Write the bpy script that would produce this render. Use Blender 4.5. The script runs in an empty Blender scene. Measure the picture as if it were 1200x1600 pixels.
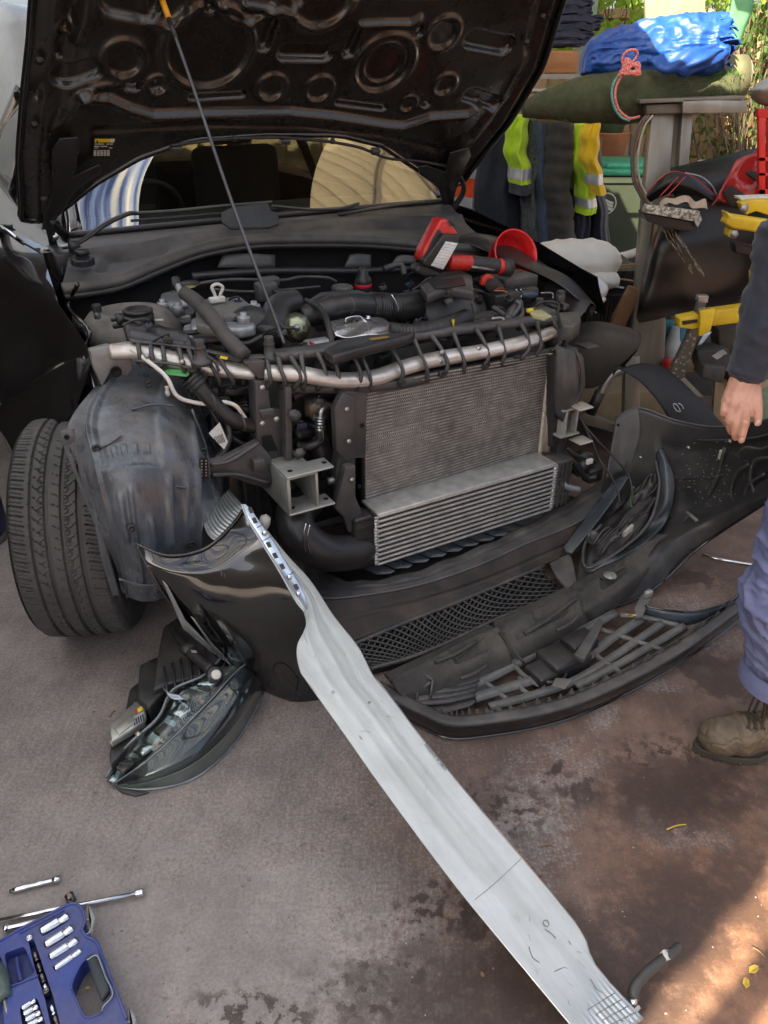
import bpy, bmesh, math, random
from mathutils import Vector, Matrix, noise as mnoise
import numpy as np
R = math.radians
S = bpy.context.scene
COL = S.collection
random.seed(7)

# ---------------------------------------------------------------- camera
CAM_H, PITCH, FPX = 1.6, R(30), 1209.0
cam_d = bpy.data.cameras.new('camera')
cam = bpy.data.objects.new('camera', cam_d)
COL.objects.link(cam)
cam.location = (0, 0, CAM_H)
cam.rotation_euler = (R(90) - PITCH, 0, 0)
cam_d.sensor_fit = 'VERTICAL'
cam_d.sensor_height = 36
cam_d.lens = FPX / 1600 * 36
cam_d.clip_start = 0.05
cam_d.clip_end = 500
S.camera = cam

# ---------------------------------------------------------------- light
SUN_ELEV, SUN_AZ = R(40), R(212)        # azimuth clockwise from +Y: behind the photographer, to the left
world = bpy.data.worlds.new('World')
S.world = world
world.use_nodes = True
wn = world.node_tree
sky = wn.nodes.new('ShaderNodeTexSky')
sky.sky_type = 'NISHITA'
sky.sun_disc = False
sky.sun_elevation = SUN_ELEV
sky.sun_rotation = SUN_AZ
sky.dust_density = 4.0
sky.air_density = .8
wn.nodes['Background'].inputs[1].default_value = 0.075
hs_ = wn.nodes.new('ShaderNodeHueSaturation'); hs_.inputs['Saturation'].default_value = .72
wn.links.new(sky.outputs[0], hs_.inputs['Color'])
wn.links.new(hs_.outputs[0], wn.nodes['Background'].inputs[0])
sun_d = bpy.data.lights.new('sun', 'SUN')
sun_d.energy = 5.0
sun_d.angle = R(0.45)
sun_d.color = (1.0, 0.87, 0.66)
sun = bpy.data.objects.new('sun', sun_d)
COL.objects.link(sun)
sdir = Vector((math.sin(SUN_AZ) * math.cos(SUN_ELEV), math.cos(SUN_AZ) * math.cos(SUN_ELEV), math.sin(SUN_ELEV)))
sun.rotation_euler = sdir.to_track_quat('Z', 'Y').to_euler()
S.view_settings.view_transform = 'Standard'
S.view_settings.look = 'None'
S.view_settings.exposure = 2.05
S.view_settings.gamma = 1.0
S.render.engine = 'CYCLES'
S.cycles.max_bounces = 7
S.cycles.diffuse_bounces = 4
S.cycles.glossy_bounces = 4
S.cycles.transmission_bounces = 5
S.cycles.transparent_max_bounces = 6
S.cycles.caustics_reflective = False
S.cycles.caustics_refractive = False

# ---------------------------------------------------------------- survey helpers: sight line of a photo point met with a real plane
V = Vector
_f = V((0, math.cos(PITCH), -math.sin(PITCH)))
_u = V((0, math.sin(PITCH), math.cos(PITCH)))
_c = V((0, 0, CAM_H))
def ray(u, v): return _f + V((1, 0, 0)) * ((u - 600) / FPX) + _u * ((800 - v) / FPX)
def onp(u, v, n, p):
    r = ray(u, v)
    return _c + r * ((p - _c).dot(n) / r.dot(n))
TH = R(30)
CO = V((.235, 2.27, 0))                      # ground point under the middle of the car's nose
CL = V((math.cos(TH), math.sin(TH), 0))      # across the car, towards photo right
CF = V((math.sin(TH), -math.cos(TH), 0))     # forwards out of the car
UP = V((0, 0, 1))
def C(a, b, z): return CO + CL * a + CF * b + UP * z
def F(u, v, b): return onp(u, v, CF, CO + CF * b)
def A(u, v, a): return onp(u, v, CL, CO + CL * a)
def Z(u, v, z): return onp(u, v, UP, V((0, 0, z)))
def Y(u, v, y): return onp(u, v, V((0, 1, 0)), V((0, y, 0)))

# ---------------------------------------------------------------- materials
MATS = {}
def rgb(c): return (c[0], c[1], c[2], 1)
def M(name, c1, c2=None, rough=.5, metal=0., scale=12., bump=0., bscale=150., coat=0., dust=None, dust_amt=0., rvar=.12, spec=.5, contrast=(.35, .65), stretch=None, detail=6, trans=0., sheen=0., rot=0.):
    if name in MATS: return MATS[name]
    m = bpy.data.materials.new(name); m.use_nodes = True
    nt = m.node_tree; N = nt.nodes; Lk = nt.links
    b = N['Principled BSDF']
    tc = N.new('ShaderNodeTexCoord')
    src = tc.outputs['Object']
    if stretch:
        mp = N.new('ShaderNodeMapping'); mp.inputs['Scale'].default_value = stretch; mp.vector_type = 'TEXTURE' if rot else 'POINT'; mp.inputs['Rotation'].default_value = (0, 0, rot)
        Lk.new(src, mp.inputs[0]); src = mp.outputs[0]
    nz = N.new('ShaderNodeTexNoise'); nz.inputs['Scale'].default_value = scale; nz.inputs['Detail'].default_value = detail; nz.inputs['Roughness'].default_value = .62
    Lk.new(src, nz.inputs['Vector'])
    mr = N.new('ShaderNodeMapRange'); mr.inputs[1].default_value = contrast[0]; mr.inputs[2].default_value = contrast[1]
    Lk.new(nz.outputs[0], mr.inputs[0])
    mx = N.new('ShaderNodeMix'); mx.data_type = 'RGBA'
    mx.inputs[6].default_value = rgb(c1); mx.inputs[7].default_value = rgb(c2 or [x * .72 for x in c1])
    Lk.new(mr.outputs[0], mx.inputs[0])
    colout = mx.outputs[2]
    rr = N.new('ShaderNodeMapRange'); rr.inputs[3].default_value = max(0.02, rough - rvar); rr.inputs[4].default_value = min(1, rough + rvar)
    Lk.new(nz.outputs[0], rr.inputs[0]); rout = rr.outputs[0]
    if dust:
        n2 = N.new('ShaderNodeTexNoise'); n2.inputs['Scale'].default_value = 9; n2.inputs['Detail'].default_value = 8; n2.inputs['Roughness'].default_value = .7
        Lk.new(tc.outputs['Object'], n2.inputs['Vector'])
        m2 = N.new('ShaderNodeMapRange'); m2.inputs[1].default_value = .42; m2.inputs[2].default_value = .68; m2.inputs[3].default_value = dust_amt * .25; m2.inputs[4].default_value = dust_amt
        Lk.new(n2.outputs[0], m2.inputs[0])
        g = N.new('ShaderNodeNewGeometry'); sx = N.new('ShaderNodeSeparateXYZ'); Lk.new(g.outputs['Normal'], sx.inputs[0])
        m3 = N.new('ShaderNodeMapRange'); m3.inputs[1].default_value = -.1; m3.inputs[2].default_value = .9; m3.inputs[3].default_value = .35; m3.inputs[4].default_value = 1
        Lk.new(sx.outputs[2], m3.inputs[0])
        mm = N.new('ShaderNodeMath'); mm.operation = 'MULTIPLY'; Lk.new(m2.outputs[0], mm.inputs[0]); Lk.new(m3.outputs[0], mm.inputs[1])
        md = N.new('ShaderNodeMix'); md.data_type = 'RGBA'; Lk.new(mm.outputs[0], md.inputs[0]); Lk.new(colout, md.inputs[6]); md.inputs[7].default_value = rgb(dust)
        colout = md.outputs[2]
        ma = N.new('ShaderNodeMath'); ma.operation = 'MULTIPLY_ADD'; ma.use_clamp = True
        Lk.new(mm.outputs[0], ma.inputs[0]); ma.inputs[1].default_value = .5; Lk.new(rout, ma.inputs[2]); rout = ma.outputs[0]
    Lk.new(colout, b.inputs['Base Color']); Lk.new(rout, b.inputs['Roughness'])
    b.inputs['Metallic'].default_value = metal
    b.inputs['Specular IOR Level'].default_value = spec
    if coat: b.inputs['Coat Weight'].default_value = coat; b.inputs['Coat Roughness'].default_value = .03
    if trans: b.inputs['Transmission Weight'].default_value = trans
    if sheen: b.inputs['Sheen Weight'].default_value = sheen
    if bump:
        n3 = N.new('ShaderNodeTexNoise'); n3.inputs['Scale'].default_value = bscale; n3.inputs['Detail'].default_value = 4
        Lk.new(src, n3.inputs['Vector'])
        bp = N.new('ShaderNodeBump'); bp.inputs['Strength'].default_value = bump; bp.inputs['Distance'].default_value = .004
        Lk.new(n3.outputs[0], bp.inputs['Height']); Lk.new(bp.outputs[0], b.inputs['Normal'])
    MATS[name] = m
    return m

DUST = (.20, .17, .14)
plas = M('black_plastic', (.014, .0145, .016), (.024, .025, .027), .33, bump=.15, dust=DUST, dust_amt=.16)
plas_d = M('dusty_plastic', (.035, .037, .04), (.045, .046, .048), .40, bump=.2, dust=(.26, .23, .2), dust_amt=.42)
plas_g = M('grey_plastic', (.055, .058, .06), (.085, .088, .09), .45, bump=.15, dust=(.3, .28, .26), dust_amt=.35)
rubber = M('rubber_hose', (.014, .014, .015), (.022, .022, .023), .36, dust=DUST, dust_amt=.15)
paint = M('black_paint', (.006, .006, .007), (.008, .008, .009), .12, coat=1., rvar=.03, dust=(.12, .1, .09), dust_amt=.06)
paint_in = M('bonnet_inner_paint', (.011, .010, .009), (.017, .015, .013), .27, coat=.6, rvar=.08, dust=(.16, .13, .1), dust_amt=.10, bump=.06, bscale=60)
alu = M('aluminium', (.55, .57, .58), (.40, .42, .44), .34, metal=.9, scale=8, bump=.08)
alu_d = M('dirty_aluminium', (.50, .50, .48), (.32, .31, .29), .48, metal=.7, scale=18, bump=.2, bscale=90)
cast = M('cast_metal', (.42, .44, .45), (.30, .31, .32), .5, metal=.6, scale=30, bump=.4, bscale=120)
steel = M('steel', (.45, .45, .44), (.30, .30, .29), .4, metal=.8, scale=20, bump=.1)
chrome = M('chrome', (.80, .82, .84), (.62, .64, .66), .14, metal=1, rvar=.06, scale=40)
white_pl = M('white_plastic', (.72, .71, .66), (.6, .59, .55), .5)
beige_pl = M('white_painted_metal', (.74, .72, .66), (.52, .49, .43), .42, scale=14, contrast=(.45, .75), bump=.1)

def clear_mat(name, tint, f0=.05, rough=.02, power=4.):
    """thin clear sheet: see-through, mirror-like towards grazing"""
    m = bpy.data.materials.new(name); m.use_nodes = True; nt = m.node_tree; N = nt.nodes; K = nt.links; N.remove(N['Principled BSDF'])
    lw = N.new('ShaderNodeLayerWeight'); lw.inputs[0].default_value = .5
    pw = N.new('ShaderNodeMath'); pw.operation = 'POWER'; K.new(lw.outputs['Facing'], pw.inputs[0]); pw.inputs[1].default_value = power
    ma = N.new('ShaderNodeMath'); ma.operation = 'MULTIPLY_ADD'; ma.use_clamp = True; K.new(pw.outputs[0], ma.inputs[0]); ma.inputs[1].default_value = 1 - f0; ma.inputs[2].default_value = f0
    t = N.new('ShaderNodeBsdfTransparent'); t.inputs[0].default_value = rgb(tint); g = N.new('ShaderNodeBsdfGlossy'); g.inputs['Roughness'].default_value = rough
    x = N.new('ShaderNodeMixShader'); K.new(ma.outputs[0], x.inputs[0]); K.new(t.outputs[0], x.inputs[1]); K.new(g.outputs[0], x.inputs[2]); K.new(x.outputs[0], N['Material Output'].inputs[0])
    return m
# ---------------------------------------------------------------- mesh builder
ORG = {}
class MB:
    def __init__(s): s.v = []; s.f = []; s.sm = []
    def add(s, vs, fs, smooth=True):
        o = len(s.v); s.v += [V(v) for v in vs]
        s.f += [tuple(i + o for i in f) for f in fs]; s.sm += [smooth] * len(fs)
        return s
    def bb(s):
        a = np.array([tuple(v) for v in s.v]); return a.min(0), a.max(0)

def cr(pts, n, closed=False):
    """Catmull-Rom through pts (any vectors or numbers), n steps a span"""
    out = []; P = list(pts); k = len(P)
    if k == 2 and not closed: return [P[0] + (P[1] - P[0]) * (i / n) for i in range(n + 1)]
    spans = k if closed else k - 1
    for i in range(spans):
        p1, p2 = P[i % k], P[(i + 1) % k]
        p0 = P[(i - 1) % k] if (closed or i > 0) else p1 + (p1 - p2)
        p3 = P[(i + 2) % k] if (closed or i + 2 < k) else p2 + (p2 - p1)
        for j in range(n):
            t = j / n; t2 = t * t; t3 = t2 * t
            out.append((p1 * 2 + (p2 - p0) * t + (p0 * 2 - p1 * 5 + p2 * 4 - p3) * t2 + (p1 * 3 - p0 - p2 * 3 + p3) * t3) * .5)
    if not closed: out.append(P[-1])
    return out

def tube(mb, pts, r, seg=10, n=6, prof=None, cap=True, flat=1., upv=None, sharp=False):
    """swept round bar; r number or list per control point; prof(s, i) multiplies the radius along it"""
    pts = [V(p) for p in pts]
    if sharp: path = pts; n = 1
    else: path = cr(pts, n)
    if isinstance(r, (int, float)): rad = [r] * len(path)
    else: rad = list(r) if n == 1 else cr([float(x) for x in r], n)
    if prof:
        s = 0; out = []
        for i, p in enumerate(path):
            if i: s += (p - path[i - 1]).length
            out.append(rad[i] * prof(s))
        rad = out
    t0 = (path[1] - path[0]).normalized()
    up = V(upv) if upv else (V((0, 0, 1)) if abs(t0.z) < .9 else V((1, 0, 0)))
    x = up.cross(t0).normalized(); vs = []; fs = []
    for i, p in enumerate(path):
        t = (path[min(i + 1, len(path) - 1)] - path[max(i - 1, 0)])
        if t.length < 1e-9: t = t0
        t.normalize(); x = (x - t * x.dot(t)).normalized(); y = t.cross(x)
        for k in range(seg):
            a = 2 * math.pi * k / seg
            vs.append(p + (x * math.cos(a) + y * math.sin(a) * flat) * rad[i])
    for i in range(len(path) - 1):
        for k in range(seg):
            k2 = (k + 1) % seg
            fs.append((i * seg + k, i * seg + k2, (i + 1) * seg + k2, (i + 1) * seg + k))
    if cap:
        fs.append(tuple(range(seg))[::-1]); e = (len(path) - 1) * seg; fs.append(tuple(range(e, e + seg)))
    return mb.add(vs, fs)

def corr(pitch, amp): return lambda s: 1 + amp * (1 if (s / pitch) % 1 < .5 else 0)

def box(mb, c, ax, ay, az, bev=0.):
    """box centred c with half-extent vectors; bev rounds the edges"""
    c, ax, ay, az = V(c), V(ax), V(ay), V(az)
    bm = bmesh.new(); vs = []
    for sz in (-1, 1):
        for sy in (-1, 1):
            for sx in (-1, 1): vs.append(bm.verts.new(c + ax * sx + ay * sy + az * sz))
    for f in ((0, 2, 3, 1), (4, 5, 7, 6), (0, 1, 5, 4), (2, 6, 7, 3), (0, 4, 6, 2), (1, 3, 7, 5)): bm.faces.new([vs[i] for i in f])
    bmesh.ops.recalc_face_normals(bm, faces=bm.faces)
    if bev: bmesh.ops.bevel(bm, geom=bm.edges[:], offset=bev, segments=2, affect='EDGES', profile=.5)
    bm_in(mb, bm, bool(bev)); return mb

def bm_in(mb, bm, smooth=False):
    bm.verts.index_update(); bm.verts.ensure_lookup_table()
    mb.add([v.co.copy() for v in bm.verts], [[v.index for v in f.verts] for f in bm.faces], smooth); bm.free()

def slab(mb, poly, d, bev=0., segs=2):
    """flat outline (3-D points) given thickness d (vector)"""
    d = V(d); bm = bmesh.new()
    lo = [bm.verts.new(V(p)) for p in poly]; hi = [bm.verts.new(V(p) + d) for p in poly]
    n = len(poly); bm.faces.new(lo[::-1]); top = bm.faces.new(hi)
    for i in range(n): bm.faces.new((lo[i], lo[(i + 1) % n], hi[(i + 1) % n], hi[i]))
    bmesh.ops.recalc_face_normals(bm, faces=bm.faces)
    if bev: bmesh.ops.bevel(bm, geom=bm.edges[:], offset=bev, segments=segs, affect='EDGES', profile=.5)
    bm_in(mb, bm, bool(bev)); return mb

def patch(mb, rows, nu=6, nv=6, disp=None, thick=0., flip=False):
    """smooth surface through a net of points; disp(s,t) pushes it along its normal; thick gives it a back"""
    rows = [[V(p) for p in r] for r in rows]
    a = [cr(r, nu) for r in rows]
    cols = [cr([a[i][j] for i in range(len(a))], nv) for j in range(len(a[0]))]
    W, H = len(cols), len(cols[0])
    P = np.array([[tuple(cols[j][i]) for j in range(W)] for i in range(H)])
    du = np.gradient(P, axis=1); dv = np.gradient(P, axis=0)
    nn = np.cross(du, dv); nn /= np.linalg.norm(nn, axis=2, keepdims=True) + 1e-12
    if not flip: nn = -nn
    if disp:
        D = np.array([[disp(j / (W - 1), i / (H - 1)) for j in range(W)] for i in range(H)])
        P = P + nn * D[..., None]
    vs = [V(P[i, j]) for i in range(H) for j in range(W)]
    fs = [(i * W + j, i * W + j + 1, (i + 1) * W + j + 1, (i + 1) * W + j) for i in range(H - 1) for j in range(W - 1)]
    if thick:
        Q = P - nn * thick; o = H * W
        vs += [V(Q[i, j]) for i in range(H) for j in range(W)]
        fs += [tuple(o + k for k in f[::-1]) for f in list(fs)]
        rim = [j for j in range(W)] + [i * W + W - 1 for i in range(1, H)] + [(H - 1) * W + j for j in range(W - 2, -1, -1)] + [i * W for i in range(H - 2, 0, -1)]
        for k in range(len(rim)):
            p, q = rim[k], rim[(k + 1) % len(rim)]; fs.append((q, p, p + o, q + o))
    return mb.add(vs, fs)

def frame(t):
    t = V(t).normalized(); x = t.cross(UP if abs(t.z) < .95 else V((1, 0, 0))).normalized()
    return x, t.cross(x).normalized(), t
def lathe(mb, c, axis, prof, seg=28, x=None):
    """prof: list of (radius, distance along axis)"""
    c = V(c); X, Yv, T = frame(axis)
    vs = []; fs = []
    for r, h in prof:
        for k in range(seg):
            a = 2 * math.pi * k / seg; vs.append(c + T * h + (X * math.cos(a) + Yv * math.sin(a)) * r)
    for i in range(len(prof) - 1):
        for k in range(seg):
            k2 = (k + 1) % seg; fs.append((i * seg + k, (i + 1) * seg + k, (i + 1) * seg + k2, i * seg + k2))
    if prof[0][0] > 1e-5: fs.append(tuple(range(seg)))
    if prof[-1][0] > 1e-5: e = (len(prof) - 1) * seg; fs.append(tuple(range(e + seg - 1, e - 1, -1)))
    return mb.add(vs, fs)
def cyl(mb, c, axis, r, h, seg=24, bev=.12):
    b = min(r, h) * bev
    return lathe(mb, c, axis, [(r - b, 0), (r, b), (r, h - b), (r - b, h)], seg)
def cap_knurl(mb, c, axis, r, h, n=18):
    """ribbed screw cap"""
    c = V(c); X, Yv, T = frame(axis); vs = []; fs = []; seg = n * 2
    for (k1, hh) in ((1, 0), (1, h * .85), (.88, h), (.55, h), (.5, h * .9)):
        for k in range(seg):
            a = 2 * math.pi * k / seg; rr = r * k1 * (1 if k % 2 else (.93 if k1 == 1 else 1)); vs.append(c + T * hh + (X * math.cos(a) + Yv * math.sin(a)) * rr)
    for i in range(4):
        for k in range(seg):
            k2 = (k + 1) % seg; fs.append((i * seg + k, (i + 1) * seg + k, (i + 1) * seg + k2, i * seg + k2))
    fs.append(tuple(range(seg))); fs.append(tuple(range(5 * seg - 1, 4 * seg - 1, -1)))
    return mb.add(vs, fs, False)
def bolt(mb, c, axis, r=.008, h=.006):
    return lathe(mb, c, axis, [(r * 1.5, 0), (r * 1.5, h * .3), (r, h * .35), (r, h), (0.0001, h)], 6)

def obj(name, mb, mat, parent=None, label=None, cat=None, group=None, kind=None, autosm=None, at=None):
    if isinstance(mb, bpy.types.Mesh): me = mb; org = at or V((0, 0, 0))
    else:
        lo, hi = mb.bb()
        if parent is not None: org = ORG[parent.name]
        else: org = V(at) if at is not None else V(((lo[0] + hi[0]) / 2, (lo[1] + hi[1]) / 2, lo[2]))
        me = bpy.data.meshes.new(name)
        me.from_pydata([v - org for v in mb.v], [], mb.f)
        me.polygons.foreach_set('use_smooth', mb.sm); me.update()
    if not isinstance(mat, (list, tuple)): mat = [mat]
    for m in mat: me.materials.append(m)
    o = bpy.data.objects.new(name, me); COL.objects.link(o)
    if parent is not None: o.parent = parent; ORG[o.name] = ORG[parent.name]
    else: o.location = org; ORG[o.name] = V(org)
    if autosm is not None:
        me.set_sharp_from_angle(angle=R(autosm))
    tag(o, label, cat, group, kind)
    return o
def tag(o, label=None, cat=None, group=None, kind=None):
    for k, v in (('label', label), ('category', cat), ('group', group), ('kind', kind)):
        if v: o[k] = v
def thing(name, loc, label, cat, group=None):
    o = bpy.data.objects.new(name, None); COL.objects.link(o); o.location = loc; o.empty_display_size = .1
    ORG[o.name] = V(loc); tag(o, label, cat, group); return o
def text(name, body, mat, parent, o, ux, uy, size, depth=.0004, bold=False):
    """lettering laid on a real surface: origin o, writing direction ux, letter-up direction uy"""
    cu = bpy.data.curves.new(name, 'FONT'); cu.body = body; cu.size = size; cu.extrude = depth; cu.align_x = 'LEFT'; cu.align_y = 'CENTER'
    if bold: cu.offset = size * .02
    t = bpy.data.objects.new(name, cu); COL.objects.link(t)
    dg = bpy.context.evaluated_depsgraph_get(); me = bpy.data.meshes.new_from_object(t.evaluated_get(dg))
    bpy.data.objects.remove(t); bpy.data.curves.remove(cu)
    ux = V(ux).normalized(); uy = V(uy); uy = (uy - ux * uy.dot(ux)).normalized(); n = ux.cross(uy)
    mb = MB(); mb.add([V(o) + ux * v.co.x + uy * v.co.y + n * v.co.z for v in me.vertices], [tuple(p.vertices) for p in me.polygons], False)
    bpy.data.meshes.remove(me)
    return obj(name, mb, mat, parent)
# ================================================================ GROUND
def floor_material():
    m = bpy.data.materials.new('painted_concrete'); m.use_nodes = True
    nt = m.node_tree; N = nt.nodes; K = nt.links; b = N['Principled BSDF']
    tc = N.new('ShaderNodeTexCoord'); P = tc.outputs['Object']
    def noise(scale, det=6, rough=.6, vec=None, st=None):
        if st:
            mp = N.new('ShaderNodeMapping'); mp.inputs['Rotation'].default_value = (0, 0, R(st[1])); mp.inputs['Scale'].default_value = st[0]; K.new(P, mp.inputs[0]); vec = mp.outputs[0]
        n = N.new('ShaderNodeTexNoise'); n.inputs['Scale'].default_value = scale; n.inputs['Detail'].default_value = det; n.inputs['Roughness'].default_value = rough
        K.new(vec or P, n.inputs['Vector']); return n.outputs[0]
    def ramp(x, a, c, lo=0, hi=1):
        r = N.new('ShaderNodeMapRange'); r.interpolation_type = 'SMOOTHSTEP'; r.inputs[1].default_value = a; r.inputs[2].default_value = c; r.inputs[3].default_value = lo; r.inputs[4].default_value = hi; K.new(x, r.inputs[0]); return r.outputs[0]
    def math_(op, a, c, clamp=False):
        n = N.new('ShaderNodeMath'); n.operation = op; n.use_clamp = clamp
        for i, x in enumerate((a, c)):
            if isinstance(x, (int, float)): n.inputs[i].default_value = x
            else: K.new(x, n.inputs[i])
        return n.outputs[0]
    def mix(f, a, c):
        n = N.new('ShaderNodeMix'); n.data_type = 'RGBA'
        if isinstance(f, float): n.inputs[0].default_value = f
        else: K.new(f, n.inputs[0])
        for i, x in ((6, a), (7, c)):
            if isinstance(x, tuple): n.inputs[i].default_value = rgb(x)
            else: K.new(x, n.inputs[i])
        return n.outputs[2]
    def blob(x, y, rx, ry, ang, soft, namp, nz):
        """stain with a ragged edge at a place on the floor; 1 inside"""
        mp = N.new('ShaderNodeMapping'); mp.vector_type = 'TEXTURE'
        mp.inputs['Location'].default_value = (x, y, 0); mp.inputs['Rotation'].default_value = (0, 0, R(ang)); mp.inputs['Scale'].default_value = (rx, ry, 1)
        K.new(P, mp.inputs[0])
        ln = N.new('ShaderNodeVectorMath'); ln.operation = 'LENGTH'; K.new(mp.outputs[0], ln.inputs[0])
        d = math_('ADD', ln.outputs['Value'], math_('MULTIPLY', math_('SUBTRACT', nz, .5), namp * 2.4))
        return ramp(d, 1 - soft, 1 + soft, 1, 0)
    n_big = noise(1.1, 5, .55); n_mid = noise(5, 7, .65); n_med2 = noise(13, 6, .7); n_fine = noise(120, 5, .75)
    n_grain = noise(420, 3, .8); n_str = noise(85, 5, .7, st=((1, .10, 1), -35)); n_str2 = noise(200, 4, .7, st=((1, .07, 1), -35))
    paintc = mix(ramp(n_mid, .35, .7), (.125, .078, .058), (.185, .118, .088))
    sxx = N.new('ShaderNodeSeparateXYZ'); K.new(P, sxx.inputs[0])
    sun_tint = math_('MULTIPLY', ramp(sxx.outputs[0], .35, .75), ramp(sxx.outputs[1], 1.5, 1.0))
    paintc = mix(math_('MULTIPLY', sun_tint, .8), paintc, (.25, .115, .055))  # sunlight put into the paint colour: corner tinted orange to strengthen the sun patch
    worn = mix(ramp(n_fine, .35, .65), (.27, .24, .225), (.42, .385, .36))
    # how far the paint has worn off: more on the left, patchy on the right
    sx = N.new('ShaderNodeSeparateXYZ'); K.new(P, sx.inputs[0])
    left = ramp(math_('ADD', sx.outputs[0], math_('MULTIPLY', math_('SUBTRACT', n_big, .5), .9)), -.35, .45, .36, 0.02)
    wear = math_('ADD', left, math_('MULTIPLY', ramp(n_big, .38, .70), .10))
    for a in ((.40, 1.35, .17, .10, 40, .5, 1.6), (.33, 1.18, .10, .10, 0, .5, 1.6), (1.0, 2.02, .20, .13, 30, .5, 1.5), (.62, 1.62, .11, .035, 60, .5, 1.6), (.72, 1.22, .12, .05, -10, .5, 1.8), (-.2, .95, .3, .2, 0, .6, 1.5), (-.75, .9, .35, .3, 0, .6, 1.5), (.80, 1.75, .08, .03, -20, .5, 1.4)):
        wear = math_('ADD', wear, math_('MULTIPLY', blob(*a, n_med2), .26))
    speck = math_('ADD', math_('MULTIPLY', math_('SUBTRACT', n_str, .5), .9), math_('MULTIPLY', math_('SUBTRACT', n_fine, .5), 2.4))
    speck = math_('ADD', speck, math_('MULTIPLY', math_('SUBTRACT', n_str2, .5), .6))
    wearf = math_('MULTIPLY', ramp(math_('ADD', wear, math_('MULTIPLY', speck, .55)), .06, .62), .85)
    col = mix(wearf, paintc, worn)
    # cool grey dust film
    col = mix(math_('MULTIPLY', ramp(math_('ADD', sx.outputs[0], n_mid), .0, .9, .42, .05), 1.0), col, (.262, .236, .220))
    mot = N.new('ShaderNodeVectorMath'); mot.operation = 'SCALE'; K.new(col, mot.inputs[0]); K.new(math_('ADD', ramp(n_mid, .3, .7, .80, 1.12), math_('MULTIPLY', math_('SUBTRACT', n_med2, .5), .55)), mot.inputs['Scale']); col = mot.outputs[0]
    # dark grime spots and pits
    col = mix(math_('MULTIPLY', ramp(noise(24, 6, .7), .60, .70), .55), col, (.05, .042, .04))
    pit = N.new('ShaderNodeTexVoronoi'); pit.inputs['Scale'].default_value = 46; K.new(P, pit.inputs['Vector'])
    col = mix(math_('MULTIPLY', ramp(pit.outputs['Distance'], .10, .05), math_('MULTIPLY', ramp(n_med2, .48, .6), .7)), col, (.045, .038, .035))
    col = mix(ramp(n_grain, .64, .72, 0, .7), col, (.05, .045, .045))
    col = mix(ramp(noise(330, 2, .6), .70, .76, 0, .8), col, (.55, .53, .50))
    # wet and oily stains
    wet = None
    for a in ((.885, 1.98, .13, .075, -10, .12, 1.2), (1.12, 2.30, .07, .04, 0, .2, 1.4), (.73, 1.33, .20, .12, 10, .5, 1.4), (.31, 1.10, .055, .045, 0, .12, .9), (1.05, 1.78, .14, .10, 0, .25, 1.3),
              (.50, 1.345, .035, .03, 0, .2, 1.8), (.45, 1.42, .045, .02, 40, .25, 1.6), (.22, .84, .26, .12, 0, .6, 1.6), (.6, .98, .35, .12, 35, .6, 1.5), (.20, 1.02, .04, .07, 0, .2, 1.6)):
        q = blob(*a, n_med2); wet = q if wet is None else math_('MAXIMUM', wet, q)
    spk = noise(30, 4, .7)
    for a in ((.02, .87, .17, .09, 10, .5, 1.2), (.50, 1.36, .07, .07, 30, .5, 1.2), (1.12, 2.28, .12, .06, 0, .5, 1.2), (.10, 1.02, .12, .08, 30, .5, 1.2), (.88, 1.95, .20, .10, 0, .5, 1.2), (.30, 1.30, .12, .10, 0, .5, 1.2), (-.25, .80, .14, .07, 0, .5, 1.2), (.75, 1.45, .14, .08, 0, .5, 1.2)):
        wet = math_('MAXIMUM', wet, math_('MULTIPLY', blob(*a, n_med2), ramp(spk, .50, .56)))
    wetf = math_('MULTIPLY', wet, ramp(n_med2, .30, .55, .60, .92))
    col = mix(wetf, col, (.045, .028, .022))
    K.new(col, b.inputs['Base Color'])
    K.new(math_('SUBTRACT', ramp(n_fine, .3, .7, .50, .72), math_('MULTIPLY', wetf, .16)), b.inputs['Roughness'])
    h = math_('ADD', math_('MULTIPLY', n_fine, .7), math_('ADD', math_('MULTIPLY', n_str2, .15), math_('MULTIPLY', n_grain, .5)))
    bp = N.new('ShaderNodeBump'); bp.inputs['Strength'].default_value = .55; bp.inputs['Distance'].default_value = .003
    K.new(h, bp.inputs['Height']); K.new(bp.outputs[0], b.inputs['Normal'])
    return m
g = MB(); n = 24
for i in range(n + 1):
    for j in range(n + 1): g.v.append(V((-60 + 120 * i / n, -60 + 120 * j / n, 0)))
for i in range(n):
    for j in range(n): g.f.append((i * (n + 1) + j, (i + 1) * (n + 1) + j, (i + 1) * (n + 1) + j + 1, i * (n + 1) + j + 1)); g.sm.append(False)
obj('ground', g, floor_material(), kind='structure', at=V((0, 0, 0)))

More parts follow.
